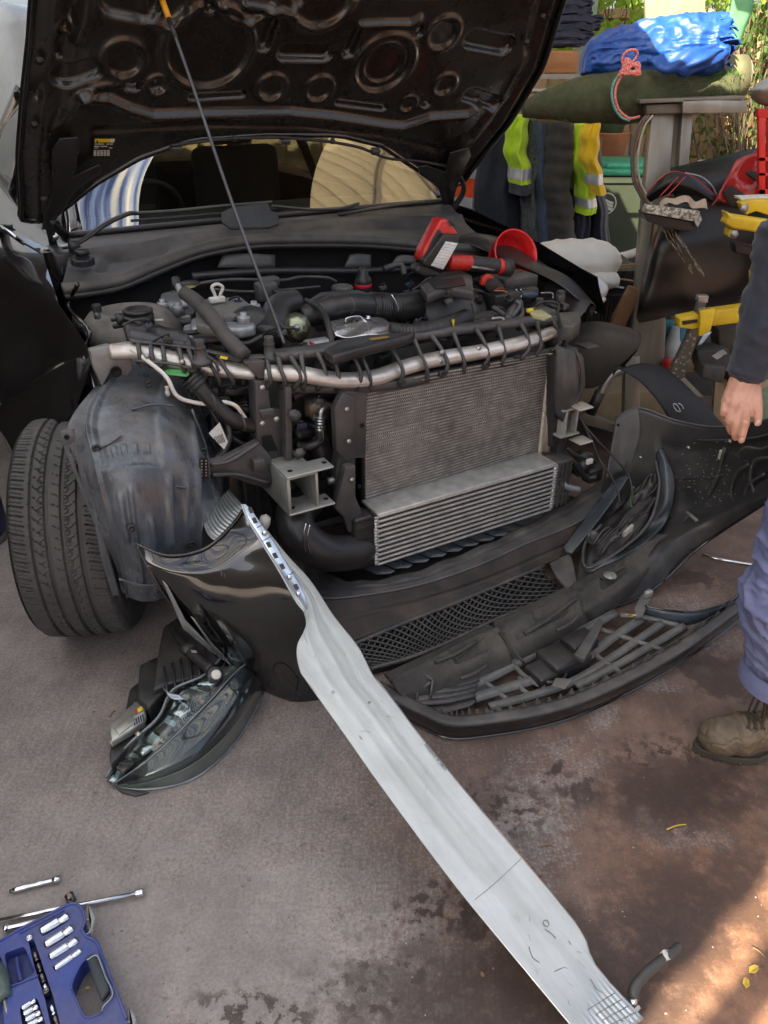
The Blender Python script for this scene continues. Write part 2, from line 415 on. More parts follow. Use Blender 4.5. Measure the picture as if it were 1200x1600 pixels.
# ================================================================ CARPORT ROOF (above and behind the view)
def roof_material():
    m = bpy.data.materials.new('translucent_roof_sheet'); m.use_nodes = True
    nt = m.node_tree; N = nt.nodes; K = nt.links; N.remove(N['Principled BSDF'])
    out = N['Material Output']
    tc = N.new('ShaderNodeTexCoord'); mp = N.new('ShaderNodeMapping'); mp.inputs['Scale'].default_value = (9, .25, 1); K.new(tc.outputs['Object'], mp.inputs[0])
    nz = N.new('ShaderNodeTexNoise'); nz.inputs['Scale'].default_value = 2.2; nz.inputs['Detail'].default_value = 5; K.new(mp.outputs[0], nz.inputs[0])
    cr_ = N.new('ShaderNodeValToRGB'); e = cr_.color_ramp.elements
    e[0].position = .36; e[0].color = (.04, .06, .13, 1); e[1].position = .62; e[1].color = (.68, .64, .56, 1)
    x = e.new(.45); x.color = (.15, .20, .36, 1); x = e.new(.53); x.color = (.36, .41, .50, 1)
    K.new(nz.outputs[0], cr_.inputs[0])
    t = N.new('ShaderNodeBsdfTranslucent'); d = N.new('ShaderNodeBsdfDiffuse'); mx = N.new('ShaderNodeMixShader'); mx.inputs[0].default_value = .2
    K.new(cr_.outputs[0], t.inputs[0]); K.new(cr_.outputs[0], d.inputs[0]); K.new(t.outputs[0], mx.inputs[1]); K.new(d.outputs[0], mx.inputs[2]); K.new(mx.outputs[0], out.inputs[0])
    return m
galv = M('galvanised_steel', (.42, .41, .38), (.30, .29, .26), .5, metal=.6, scale=5, bump=.05)
# sheet outline in plan: the camera-side edge runs aslant, the far edge stops before the fence, both shaped to place sun and shade
def roof_lo(x): return -1.52 + .827 * (x + .766)
def roof_hi(x): return 5.4 if x < -.38 else (3.75 if x < .48 else 2.55)
g = MB(); xs = [-5.5 + i * .04 for i in range(int(9.9 / .04))]; nx = len(xs)
for i, x in enumerate(xs):
    zz = 2.62 + .018 * math.sin(x * 2 * math.pi / .16)
    for j in range(5):
        lo, hi = max(roof_lo(x), -2.7), roof_hi(x); g.v.append(V((x, lo + (hi - lo) * j / 4, zz + .0)))
for i in range(nx - 1):
    for j in range(4): g.f.append((i * 5 + j, i * 5 + j + 1, (i + 1) * 5 + j + 1, (i + 1) * 5 + j)); g.sm.append(True)
rt = thing('carport_roof', V((-1, 0, 2.5)), 'striped blue and white translucent corrugated roof over the car', 'roof')
obj('roof_sheet', g, roof_material(), rt)
for yy in (-2.2, -.9, .8, 2.3):
    bmb = MB(); box(bmb, (-1.9, yy, 2.53), (3.6, 0, 0) if yy < -1 else (3.5 if yy < 0 else 4.4, 0, 0), (0, .03, 0), (0, 0, .05)); obj('rafter', bmb, galv, rt)
# unseen pipe added beside the slanting edge to throw the sunlit corner's dark strip
e0 = V((-.766, -1.52, 2.6)); ed = V((.77, .638, 0)).normalized(); en = V((.638, -.77, 0))
mb = MB(); tube(mb, [e0 + en * .10 - ed * 5.5, e0 + en * .105 + ed * 6], .034, n=2); obj('shadow_pipe', mb, galv, rt)

mb = MB(); box(mb, (-.52, 4.9, 2.56), (.54, 0, 0), (0, 1.5, 0), (0, 0, .012), .003); obj('sky_blocker', mb, M('sky_blocker_dark', (.03, .028, .025), None, .8), rt)  # unseen board added to darken the middle of the windscreen reflection
lv = thing('reflected_louvres', V((.6, 5.4, 2.4)), 'unseen white louvre slats added overhead for the windscreen reflection', 'screen')  # out of view, added to give the windscreen its pale slatted reflection
wl0 = M('louvre_white', (.85, .80, .68), None, .5); n_ = wl0.node_tree; t_ = n_.nodes.new('ShaderNodeBsdfTranslucent'); t_.inputs[0].default_value = (.42, .38, .30, 1); n_.links.new(t_.outputs[0], n_.nodes['Material Output'].inputs[0])
for x0 in (.05, .62, 1.19):
    for k in range(22): mb = MB(); box(mb, (x0 + .25, 3.75 + k * .13, 2.75), (.25, 0, 0), (0, .0645, 0), (0, 0, .006), .002); obj('louvre_slat', mb, wl0, lv)
for x0 in (.02, .585, 1.15, 1.72): mb = MB(); box(mb, (x0, 5.15, 2.75), (.02, 0, 0), (0, 1.45, 0), (0, 0, .03), .003); obj('louvre_frame', mb, wl0, lv)
# ================================================================ BACKGROUND AT THE RIGHT
fence_m = M('tan_fence_steel', (.50, .33, .20), (.42, .27, .16), .55, scale=3, bump=.05)
t = thing('metal_fence', V((2, 7.0, 0)), 'tan ribbed sheet fence along the back of the yard', 'fence')
for k in range(7):
    x0 = -5 + k * 2.4; mb = MB(); nx = 96
    for i in range(nx + 1):
        x = x0 + 2.34 * i / nx; ph = (i % 12) / 12
        yy = 7.0 + (.035 if .15 < ph < .6 else 0)
        for j in range(2): mb.v.append(V((x, yy, [0, 1.92][j])))
    for i in range(nx): mb.f.append((i * 2, i * 2 + 1, i * 2 + 3, i * 2 + 2)); mb.sm.append(False)
    obj('fence_panel', mb, fence_m, t)
    mb = MB(); box(mb, (x0 - .03, 7.0, .98), (.03, 0, 0), (0, .04, 0), (0, 0, .98)); obj('fence_post', mb, fence_m, t)
mb = MB(); box(mb, (3.4, 6.99, 1.94), (8.4, 0, 0), (0, .05, 0), (0, 0, .03)); obj('top_rail', mb, fence_m, t)

def leafmat(name, c1, c2):
    m = M(name, c1, c2, .5, scale=7); nt = m.node_tree; b = nt.nodes['Principled BSDF']
    t_ = nt.nodes.new('ShaderNodeBsdfTranslucent'); t_.inputs[0].default_value = rgb([x * 1.6 for x in c1]); a = nt.nodes.new('ShaderNodeMixShader'); a.inputs[0].default_value = .4
    nt.links.new(b.outputs[0], a.inputs[1]); nt.links.new(t_.outputs[0], a.inputs[2]); nt.links.new(a.outputs[0], nt.nodes['Material Output'].inputs[0]); return m
leaf_y = leafmat('yellow_green_leaf', (.30, .42, .05), (.17, .30, .03))
leaf_g = leafmat('green_leaf', (.10, .19, .035), (.05, .10, .02))
leaf_b = leafmat('dry_leaf', (.26, .17, .07), (.15, .09, .035))
bark = M('bark', (.16, .12, .085), (.09, .065, .045), .85, scale=30, bump=.6, bscale=40)
def leaf(mb, p, d, n, l, w):
    d = V(d).normalized(); s = d.cross(V(n)).normalized(); n = s.cross(d)
    q = [p, p + d * l * .35 + s * w, p + d * l * .75 + s * w * .7 + n * l * .05, p + d * l - n * l * .08, p + d * l * .75 - s * w * .7 + n * l * .05, p + d * l * .35 - s * w]
    mb.add(q, [(0, 1, 2, 3), (0, 3, 4, 5)], False)
def rv(s=1.): return V((random.uniform(-s, s), random.uniform(-s, s), random.uniform(-s, s)))
def bush(name, base, center, size, nst, nlf, lm, label, cat, ll=.07, droop=0., grp=None):
    t = thing(name, base, label, cat, grp)
    st = MB(); lf = MB(); base = V(base)
    for i in range(nst):
        e = V(center) + V((random.uniform(-1, 1) * size[0], random.uniform(-1, 1) * size[1], random.uniform(-1, 1) * size[2]))
        m1 = base.lerp(e, .5) + rv(.12) + V((0, 0, .15)); pth = [base + rv(.05), m1, e, e + V((random.uniform(-.1, .1), random.uniform(-.1, .1), -droop))]
        tube(st, pth, [.012, .008, .004, .002], seg=5, n=4)
        c = cr(pth, 10)
        for k in range(nlf):
            p = c[min(len(c) - 1, int((.35 + .65 * random.random()) * len(c)))] + rv(.09)
            leaf(lf, p, rv() + V((0, 0, -.3)), rv() + V((0, 0, .6)), ll * random.uniform(.6, 1.3), ll * .27)
    obj('stem', st, bark, t); obj('foliage', lf, lm, t); return t
bush('yellow_shrub', V((1.9, 6.6, 0)), V((1.75, 6.5, 1.98)), (.55, .15, .28), 16, 26, leaf_y, 'yellow green leafy branches hanging over the brown fence', 'shrub', .10, .15)
bush('climbing_vine', V((3.1, 6.75, 0)), V((3.1, 6.7, 1.7)), (.75, .1, .75), 46, 30, leaf_g, 'tangled green and brown vine covering the fence at the far right', 'vine', .07, .5)
bush('dry_creeper', V((2.9, 6.6, 0)), V((2.9, 6.62, 1.2)), (.7, .08, .7), 40, 16, leaf_b, 'dry brown creeper tangled in front of the fence', 'creeper', .06, .5)
bush('leafy_tree', V((3.6, 8.2, 0)), V((3.3, 8.2, 2.6)), (1.6, .6, .9), 50, 46, leaf_y, 'sunlit yellow green tree behind the fence', 'tree', .13, .2)
bush('yard_shrub', V((0.3, 8.0, 0)), V((.2, 8.0, 2.4)), (1.6, .4, .6), 40, 40, leaf_g, 'dark green shrub behind the fence beside the wooden shelf', 'shrub', .13, .2)
# hanging grass-like strands in front of the fence
mb = MB()
for i in range(26):
    x = random.uniform(2.25, 3.1); p = V((x, 6.3 + random.uniform(-.2, .2), 2.4)); 
    tube(mb, [p, p + V((random.uniform(-.05, .05), 0, -.8)), p + V((random.uniform(-.15, .15), 0, -random.uniform(1.1, 1.7)))], .0025, seg=4, n=4)
obj('hanging_strands', mb, leaf_g, label='long thin green strands hanging in front of the vine', cat='plant')
# strap leaf
mb = MB(); a = [Y(1142, -40, 4.6), Y(1140, 10, 4.6), Y(1128, 50, 4.6), Y(1118, 80, 4.6)]; b = [p + V((.06 + .02 * i, .02, .0)) for i, p in enumerate([Y(1160, -40, 4.6), Y(1154, 10, 4.6), Y(1136, 45, 4.6), Y(1119, 78, 4.6)])]
patch(mb, [a, b], 4, 4, thick=.003); obj('strap_leaf', mb, M('broad_leaf', (.16, .42, .20), (.10, .32, .14), .4), label='broad green strap leaf leaning down behind the blue tarp', cat='leaf')
# timber trunk behind the tarp
wood_g = M('grey_timber', (.30, .29, .20), (.20, .20, .13), .8, scale=5, stretch=(6, 6, .6), bump=.4)
mb = MB(); box(mb, (Y(912, 60, 5.8).x, 5.8, 1.3), (.055, 0, 0), (0, .05, 0), (0, 0, 1.3), .005); obj('green_post', mb, M('pale_green_paint', (.25, .36, .27), (.2, .3, .22), .5), label='pale green post behind the stack of folded jeans', cat='post')
# low concrete planter wall and shelves far right
conc = M('pale_concrete', (.50, .47, .40), (.38, .35, .30), .8, scale=14, bump=.3)
mb = MB(); box(mb, (3.3, 6.1, .5), (1.0, 0, 0), (0, .12, 0), (0, 0, .50), .01); obj('planter_wall', mb, conc, label='low pale concrete wall in front of the vine', cat='wall')
# potted plant on a ledge before the fence
t = thing('flower_pot', Y(945, 250, 6.3), 'green plastic pot and terracotta saucer with a small leafy plant above the bin', 'plant pot')
p0 = Y(946, 246, 6.3)
mb = MB(); lathe(mb, p0, UP, [(.10, 0), (.13, .02), (.15, .16), (.16, .17), (.14, .17)], 20); obj('saucer', mb, M('terracotta', (.45, .18, .08), (.36, .14, .07), .7), t)
mb = MB(); lathe(mb, p0 + UP * .17, UP, [(.10, 0), (.125, .14), (.14, .15), (.135, .17), (.11, .16), (.1, .13), (.0001, .13)], 20); obj('pot', mb, M('green_pot', (.07, .16, .09), (.05, .11, .06), .4), t)
mb = MB()
for i in range(60):
    d = rv() + V((0, 0, .6)); leaf(mb, p0 + V((0, 0, .30)) + d * .09 + V((0, 0, random.random() * .12)), d, (0, 0, 1), .06, .02)
obj('foliage', mb, leaf_g, t)
mb = MB(); box(mb, (p0.x + .1, 6.35, p0.z / 2 - .01), (.45, 0, 0), (0, .2, 0), (0, 0, p0.z / 2 - .012), .01); obj('brick_ledge', mb, M('ledge_brick', (.50, .40, .30), (.42, .30, .22), .85, scale=20, bump=.3), label='tan masonry ledge under the flower pot', cat='ledge')

# ---------------- wheelie bin
bin_g = M('bin_green', (.045, .058, .038), (.035, .046, .03), .45, scale=6, bump=.1)
t = thing('wheelie_bin', V((1.62, 5.5, 0)), 'dark green wheelie bin with bright green lid and round pale emblem', 'bin')
x0, x1 = Y(930, 330, 5.5).x, Y(1017, 330, 5.5).x
bw = .27; bc = V((x0 + bw + .02, 5.5 + .28, 0))
mb = MB(); ring = lambda hw, hd, z: [bc + V((sx * hw, sy * hd, z)) for sx, sy in ((-1, -1), (1, -1), (1, 1), (-1, 1))]
r = [ring(.21, .22, .06), ring(.27, .28, .93), ring(.285, .295, .93), ring(.285, .295, .965)]
vs = sum(r, []); fs = [(0, 3, 2, 1)]
for i in range(3):
    for k in range(4): fs.append((i * 4 + k, i * 4 + (k + 1) % 4, (i + 1) * 4 + (k + 1) % 4, (i + 1) * 4 + k))
mb.add(vs, fs, False); obj('bin_body', mb, bin_g, t)
mb = MB(); box(mb, bc + V((0, 0, .99)), (.30, 0, 0), (0, .30, 0), (0, 0, .018), .012); box(mb, bc + V((0, .02, 1.02)), (.24, 0, 0), (0, .24, 0), (0, 0, .02), .015)
obj('lid', mb, M('lid_green', (.05, .38, .22), (.04, .30, .17), .35), t)
for s in (-1, 1):
    mb = MB(); lathe(mb, bc + V((s * .22, .22, .1)), (s, 0, 0), [(.06, 0), (.1, .005), (.1, .045), (.06, .05)], 20); obj('wheel', mb, rubber, t)
emc = Y(947, 318, 5.26); em = MB(); fx = V((1, 0, 0)); fz = V((0, .07, .87)).normalized(); fn = V((0, -1, .08)).normalized()
pale = M('pale_emblem', (.55, .58, .52), None, .5)
ringp = []
for k in range(40):
    a = 2 * math.pi * k / 40; 
    for rr in (.058, .065): ringp.append(emc + fx * math.cos(a) * rr + fz * math.sin(a) * rr)
em.add(ringp, [(2 * k, 2 * k + 1, (2 * k + 3) % 80, (2 * k + 2) % 80) for k in range(40)], False)
for k, (oy, w) in enumerate(((.018, .007), (.0, .008), (-.02, .009))):
    p = [emc + fx * (-.045 + .09 * i / 12) + fz * (oy + .015 * math.cos(i / 12 * math.pi)) for i in range(13)]
    em.add([q + fz * w for q in p] + [q - fz * w for q in p], [(i, i + 1, 14 + i, 13 + i) for i in range(12)], False)
em.v = [v + fn * .006 for v in em.v]; obj('emblem', em, pale, t)
em = MB(); q0 = emc - fz * .10
for dx, dz, rr in ((0, 0, .022), (.004, -.025, .022), (.0, .028, .009)): lathe(em, q0 + fx * (dx - .01) + fz * dz, fn, [(rr, 0), (rr, .003), (.0001, .0031)], 14)
obj('sticker', em, pale, t)

# ---------------- wooden shelf with folded jeans
wood_o = M('orange_wood', (.42, .19, .07), (.30, .13, .05), .5, scale=4, stretch=(1, 8, 8), bump=.1)
dark_sh = M('dark_shelf_back', (.05, .045, .04), None, .7)
t = thing('wooden_shelf', V((1.0, 5.3, 0)), 'orange wooden shelf on thin metal frame above the clothes rail', 'shelf')
a = Y(815, 110, 5.0); b = Y(902, 110, 5.0)
mb = MB(); box(mb, ((a.x + b.x) / 2 - .2, 5.25, a.z + .04), (b.x - a.x) / 2 * V((1, 0, 0)) + V((.2, 0, 0)), (0, .25, 0), (0, 0, .055), .006); obj('shelf_board', mb, wood_o, t)
mb = MB(); box(mb, ((a.x + b.x) / 2 - .2, 5.0, a.z - .03), (.42, 0, 0), (0, .015, 0), (0, 0, .012))
for x in (b.x - .02, b.x - .1, a.x - .45): box(mb, (x, 5.02, a.z / 2 - .03), (.012, 0, 0), (0, .012, 0), (0, 0, a.z / 2 - .03))
obj('metal_frame', mb, galv, t)
denim = M('dark_denim', (.055, .065, .105), (.035, .04, .065), .85, scale=40, bump=.4, bscale=500)
def folded(name, z, cx, w, h, seed, lab, cat, m):
    random.seed(seed); mb = MB(); t = None
    for k in range(2):
        zz = z + k * h * .5; pts = []
        n = 26
        for i in range(n):
            a = 2 * math.pi * i / n; c, s = math.cos(a), math.sin(a)
            pts.append(V((cx + w * (abs(c) ** .5) * (1 if c > 0 else -1) + random.uniform(-.01, .01), 5.12, zz + h * .25 * (abs(s) ** .6) * (1 if s > 0 else -1))))
        rows = []
        for yv, sc in ((5.02, .9), (5.04, 1.), (5.2, 1.03), (5.34, 1.), (5.36, .9)):
            rows.append([V((cx + (p.x - cx) * sc, yv + .012 * math.sin(j * 1.7 + k), zz + (p.z - zz) * sc + .006 * math.sin(j * 2.3 + yv * 30))) for j, p in enumerate(pts)] )
        for r_ in rows: r_.append(r_[0].copy())
        patch(mb, rows, 3, 3)
        mb.add([p for p in rows[0][:-1]], [tuple(range(len(rows[0]) - 1))])
    return obj(name, mb, m, label=lab, cat=cat, group='folded jeans on the wooden shelf')
zt = a.z + .10
fj = ('bottom pair of folded dark jeans in the stack on the orange shelf', 'second folded pair of jeans from the bottom of the stack', 'third folded pair of jeans from the bottom of the stack', 'topmost folded jeans of the stack on the orange shelf')
for k in range(4): folded('folded_jeans', zt + .035 + k * .075, Y(888, 60, 5.0).x + (.03 if k % 2 else -.02), .17 - .01 * k, .075, 30 + k, fj[k], 'jeans', denim)

# ---------------- clothes on the rail
random.seed(11)
cloth = lambda nm, c, c2=None, **k: M(nm, c, c2, .85, scale=k.pop('scale', 30), bump=.25, bscale=400, sheen=.15, **k)
navy = cloth('navy_cloth', (.030, .036, .060), (.020, .024, .042)); navy2 = cloth('slate_cloth', (.026, .031, .045), (.018, .022, .034))
hiy = cloth('hivis_yellow', (.52, .80, .02), (.42, .68, .015)); yel = cloth('gold_yellow', (.85, .58, .01), (.75, .48, .01)); org = cloth('hivis_orange', (.92, .12, .025), (.8, .09, .02))
silver = M('reflective_tape', (.60, .64, .68), (.48, .52, .56), .35, metal=.3)
blue_c = cloth('blue_jacket', (.055, .09, .16), (.04, .065, .12)); puff = cloth('grey_puffer', (.040, .038, .035), (.028, .026, .024)); fleck = cloth('fleck_wool', (.12, .13, .125), (.02, .025, .03), scale=160, contrast=(.47, .53)); cream = cloth('cream_lining', (.6, .55, .42))
t = thing('clothes_rail', V((.8, 4.9, 0)), 'thin metal clothes rail hung with work clothes', 'rail')
mb = MB(); za = Y(850, 142, 4.75).z
tube(mb, [V((.0, 4.75, za)), V((1.42, 4.75, za))], .012, n=2); tube(mb, [V((0, 4.75, za)), V((0, 4.98, za + .1))], .010, n=2); tube(mb, [V((1.30, 4.75, za)), V((1.30, 4.98, za + .1))], .010, n=2); obj('rail', mb, galv, t)
def garment(name, u0, u1, v0, v1, m, lab, cat, bands=(), y=4.6, skew=0., ph=0., puffs=0, top_narrow=.75, extra=None, amp=.018):
    """hanging garment seen edge-on: a folded, rippled tube of cloth; bands = (top, bottom, material)"""
    t = thing(name, Y((u0 + u1) / 2, v1, y), lab, cat, 'work clothes on the rail')
    a, b = Y(u0, v0, y), Y(u1, v0, y); c, d = Y(u0 + skew, v1, y), Y(u1 + skew, v1, y)
    def surf(s, q, side):
        tx = a.lerp(b, s); bx = c.lerp(d, s); w = (b - a).length
        p = tx.lerp(bx, q); mid = (a.lerp(b, .5)).lerp(c.lerp(d, .5), q)
        nr = top_narrow + (1 - top_narrow) * min(1, q * 5) ** .6; p = mid + (p - mid) * nr
        th = .10 + .05 * q; e = math.sin(math.pi * s) ** .45
        rip = amp * (math.sin(s * 9 + ph + q * 2.2) + .6 * math.sin(s * 17 + q * 5 + ph * 2)) + 0
        p = p + V((.012 * math.sin(q * 7 + ph) + .006 * math.sin(q * 19 + ph), 0, 0))
        if puffs:
            g_ = abs(math.sin(q * math.pi * puffs + .12 * math.sin(s * 7))) ** .5 - .6; p = p + V(((s - .5) * .022 * g_, 0, 0)); rip = .016 * g_
        return p + V((0, -side * (th * e * .9) - side * rip * e, 0))
    def strip(q0, q1, name2, mm, off=0.):
        mb = MB(); ns, nq = 26, max(4, int(40 * (q1 - q0)))
        for i in range(nq + 1):
            q = q0 + (q1 - q0) * i / nq
            for side in (1, -1):
                for j in range(ns + 1):
                    s = j / ns if side == 1 else 1 - j / ns; p = surf(s, q, side); p.y -= side * off; mb.v.append(p)
        W = 2 * (ns + 1)
        for i in range(nq):
            for j in range(W): mb.f.append((i * W + j, (i + 1) * W + j, (i + 1) * W + (j + 1) % W, i * W + (j + 1) % W)); mb.sm.append(True)
        if q0 == 0: mb.f.append(tuple(range(W))); mb.sm.append(True)
        obj(name2, mb, mm, t)
    strip(0, 1, 'cloth_body', m)
    for (q0, q1, mm, nm) in bands: strip(q0, q1, nm, mm, .004)
    hk = MB(); h = a.lerp(b, .5); tube(hk, [h - V((0, 0, .03)), h + V((0, .05, .03)), V((h.x, 4.75, za - .015)), V((h.x, 4.775, za + .02)), V((h.x, 4.75, za + .016))], .004, seg=6, n=3); obj('hanger_hook', hk, steel, t)
    return t
G = garment
G('dark_coat', 700, 800, 190, 392, navy, 'long navy coat hanging behind the orange vest at the left', 'coat', y=5.0, ph=.7)
G('black_overall', 790, 870, 186, 388, cloth('black_cloth', (.018, .018, .02), (.028, .028, .03)), 'black overall hanging at the back of the rail behind the flecked coat', 'overall', y=4.95, ph=1.9)
G('charcoal_jacket', 868, 942, 190, 380, cloth('charcoal_cloth', (.035, .035, .038), (.05, .05, .052)), 'charcoal jacket at the back of the rail behind the lime shirts', 'jacket', y=4.95, ph=3.1)
G('orange_vest', 690, 762, 210, 385, org, 'orange high visibility vest with silver bands behind the bonnet corner', 'vest', ((.52, .66, silver, 'reflective_band'), (.28, .36, silver, 'reflective_band')), y=4.9)
G('navy_jacket', 745, 820, 185, 395, navy2, 'dark slate jacket hanging beside the orange vest', 'jacket', y=4.7, ph=1.2)
G('hivis_shirt', 790, 826, 180, 300, hiy, 'lime work shirt with silver sleeve band left of the flecked coat', 'shirt', ((.66, .80, silver, 'reflective_band'), (.86, 1., navy, 'cuff')), y=4.5, skew=2, ph=2)
G('wool_coat', 817, 840, 185, 378, fleck, 'grey flecked wool coat between lime shirt and blue jacket', 'coat', y=4.55, skew=-2, ph=.5, amp=.01)
G('blue_jacket', 830, 856, 180, 392, blue_c, 'blue jacket with thin yellow piping left of the puffer', 'jacket', y=4.52, skew=4, ph=3, amp=.01)
G('puffer_jacket', 848, 893, 185, 380, puff, 'quilted dark grey puffer jacket in the middle of the rail', 'jacket', y=4.45, skew=2, ph=1, puffs=9, amp=.008)
G('lime_polo', 880, 912, 192, 370, navy, 'navy work polo with lime shoulder beside the puffer jacket', 'shirt', ((.0, .50, hiy, 'lime_panel'), (.5, .56, silver, 'reflective_band')), y=4.6, skew=10, ph=4)
G('lime_shirt', 893, 924, 192, 330, hiy, 'lime work shirt with silver cuff next to the yellow shirt', 'shirt', ((.82, .92, silver, 'reflective_band'),), y=4.48, skew=3, ph=2.4)
G('yellow_work_shirt', 905, 934, 190, 300, yel, 'golden yellow work shirt with silver bands at the right end', 'shirt', ((.70, .85, silver, 'reflective_band'),), y=4.40, skew=6, ph=1.4, amp=.012)
G('navy_trousers', 908, 940, 215, 385, navy, 'navy trousers hanging at the right end of the rail', 'trousers', y=4.62, skew=8, ph=2.4)
# ================================================================ THE CAR
car = thing('hatchback_car', C(0, -1.6, 0), 'black hatchback car with raised bonnet and its front bumper taken off', 'car')
def T(name, pts, r, mat, parent=car, **k):
    lab = k.pop('label', None); mb = MB(); tube(mb, pts, r, **k); return obj(name, mb, mat, parent, lab)
def B(name, c, sx, sy, sz, mat, parent=car, bev=.004, label=None, ax=CL, ay=CF, az=UP):
    mb = MB(); box(mb, c, V(ax) * sx / 2, V(ay) * sy / 2, V(az) * sz / 2, bev); return obj(name, mb, mat, parent, label)
def SL(name, poly, d, mat, parent=car, bev=.002, label=None):
    mb = MB(); slab(mb, poly, d, bev); return obj(name, mb, mat, parent, label)
def CY(name, c, ax, r, h, mat, parent=car, label=None, seg=24, bev=.12):
    mb = MB(); cyl(mb, c, ax, r, h, seg, bev); return obj(name, mb, mat, parent, label)

# ---- body side, with the wheel arch cut round the steered wheel
WB, WZ, WR = -.44, .35, .392         # arch centre along the car, height, radius
def flank(b, z):
    q = max(0., min(1., (z - .12) / .95))
    a = -.93 - .10 * math.sin(math.pi * min(1, q * .95 + .02)) ** .7
    d = math.hypot(b - WB, z - WZ); a -= .05 * math.exp(-((d - WR) / .10) ** 2)
    if z > .96: a += (z - .96) * .8
    a -= .13 / (1 + math.exp((z - .72) * 22)) / (1 + math.exp((b + .95) * 22))
    w = min(-b, 1.9) - .45 - max(0, -b - 2.2) * .75; a -= max(0, w) * .105
    return a
mb = MB(); bs = [-.36 - i * .03 for i in range(int(3.9 / .03))]; zs = [.17 + i * .03 for i in range(30)]
idx = {}
def fl_front(z): return -.40 - .02 * math.cos(z * 9) if z > .74 else -.60
for i, b in enumerate(bs):
    for j, z in enumerate(zs):
        bb, zz = b, z
        d = math.hypot(bb - WB, zz - WZ)
        if d < WR + .0151 and d > WR - .0151: k = WR / d; bb, zz = WB + (bb - WB) * k, WZ + (zz - WZ) * k
        top = 1.035 if b < -1.15 else 1.035 - .175 * (b + 1.15)
        zz = min(zz, top + .0)
        idx[i, j] = len(mb.v); mb.v.append(C(flank(bb, zz), bb, zz))
for i in range(len(bs) - 1):
    for j in range(len(zs) - 1):
        if all(math.hypot(bs[ii] - WB, zs[jj] - WZ) > WR - .0152 for ii in (i, i + 1) for jj in (j, j + 1)) and not (bs[i] > -.46 and zs[j] < .70):
            mb.f.append((idx[i, j], idx[i, j + 1], idx[i + 1, j + 1], idx[i + 1, j])); mb.sm.append(True)
for m_ in ((1, 'body_side'),):
    obj('body_side', mb, paint, car)
# far side mirrored so the car is whole
mb2 = MB(); mb2.v = [v + CL * (-2 * ((v - CO).dot(CL) + .06)) for v in mb.v]; mb2.f = [f[::-1] for f in mb.f]; mb2.sm = mb.sm[:]
obj('body_side', mb2, paint, car)
T('arch_lip', [C(flank(WB + WR * math.cos(t), WZ + WR * math.sin(t)) - .004, WB + WR * math.cos(t), WZ + WR * math.sin(t)) for t in [math.pi * (.56 + .52 * k / 24) for k in range(25)]], .011, paint, n=2, seg=8)
mb = MB(); arc = [math.pi * (.10 + .98 * k / 12) for k in range(13)]
patch(mb, [[C(a_, WB + (WR + .004) * math.cos(t) * (1 if a_ < -.7 else .97), WZ + (WR + .004) * math.sin(t)) for t in arc] for a_ in (-1.06, -.95, -.82)], 3, 4, thick=.003); obj('wheel_housing', mb, plas, car)
# fender nose: returned edge where the bumper and lamp were
pf = [C(-.95, -.70, 1.02), A(108, 478, -.975), A(140, 520, -.99), A(122, 556, -1.0), A(120, 590, -1.01), A(137, 616, -1.01), A(152, 628, -1.0)]
T('wing_edge', pf, .007, paint, n=6, seg=8)
rows = [[C(-.955, -.9, 1.035), A(100, 470, -.97), A(130, 510, -.985), A(140, 540, -.99)], [C(-1.0, -.9, .93), A(85, 500, -1.0), A(105, 530, -1.005), A(124, 560, -1.0)], [C(-1.03, -.9, .86), A(72, 560, -1.03), A(95, 580, -1.02), A(120, 592, -1.01)], [C(-1.06, -.9, .80), A(80, 640, -1.08), A(108, 632, -1.05), A(142, 622, -1.01)]]
mb = MB(); patch(mb, rows, 6, 6, thick=.0015); obj('wing_nose', mb, paint, car)
wa_b = [F(156, 626, -.36), F(122, 642, -.42), F(88, 662, -.48), F(58, 694, -.56), F(30, 742, -.66)]
mb = MB(); patch(mb, [[F(132, 556, -.41), F(96, 568, -.56), F(60, 590, -.75), F(20, 620, -.95), F(-20, 650, -1.1)], [F(146, 594, -.38), F(108, 604, -.47), F(72, 624, -.58), F(40, 655, -.72), F(8, 690, -.85)], wa_b], 8, 6, thick=.002); obj('wing_arch', mb, paint, car); T('arch_lip', wa_b, .008, paint, n=6, seg=8)
# bonnet gap rail along the wing top, tailgate, roof, pillars, glass
def L3(*p): return [C(*q) for q in p]
cab = MB()
patch(cab, [L3((-.60, -2.15, 1.47), (-.3, -2.08, 1.50), (0, -2.06, 1.51), (.3, -2.08, 1.50), (.60, -2.15, 1.47)), L3((-.64, -2.7, 1.52), (-.3, -2.7, 1.55), (0, -2.7, 1.56), (.3, -2.7, 1.55), (.64, -2.7, 1.52)), L3((-.62, -3.4, 1.50), (-.3, -3.4, 1.53), (0, -3.4, 1.54), (.3, -3.4, 1.53), (.62, -3.4, 1.50)), L3((-.58, -3.95, 1.40), (-.3, -4.0, 1.42), (0, -4.0, 1.43), (.3, -4.0, 1.42), (.58, -3.95, 1.40))], 6, 6, thick=.02)
obj('roof', cab, paint, car)
for s in (-1, 1):
    T('windscreen_pillar', L3((s * .80 - .03, -1.28, 1.05), (s * .73 - .02, -1.7, 1.28), (s * .62, -2.15, 1.465)), [.035, .028, .03], paint, flat=.8, n=6)
    T('rear_pillar', L3((s * .62, -3.4, 1.48), (s * .72, -3.8, 1.25), (s * .83, -4.1, 1.02)), .05, paint, n=6)
    T('door_pillar', L3((s * .64, -2.75, 1.49), (s * .86, -2.8, 1.02)), .03, paint, n=2)
    T('roof_rail', L3((s * .62, -2.15, 1.475), (s * .66, -2.7, 1.52), (s * .64, -3.4, 1.5)), .022, paint, n=6)
glass = bpy.data.materials.new('window_glass'); glass.use_nodes = True
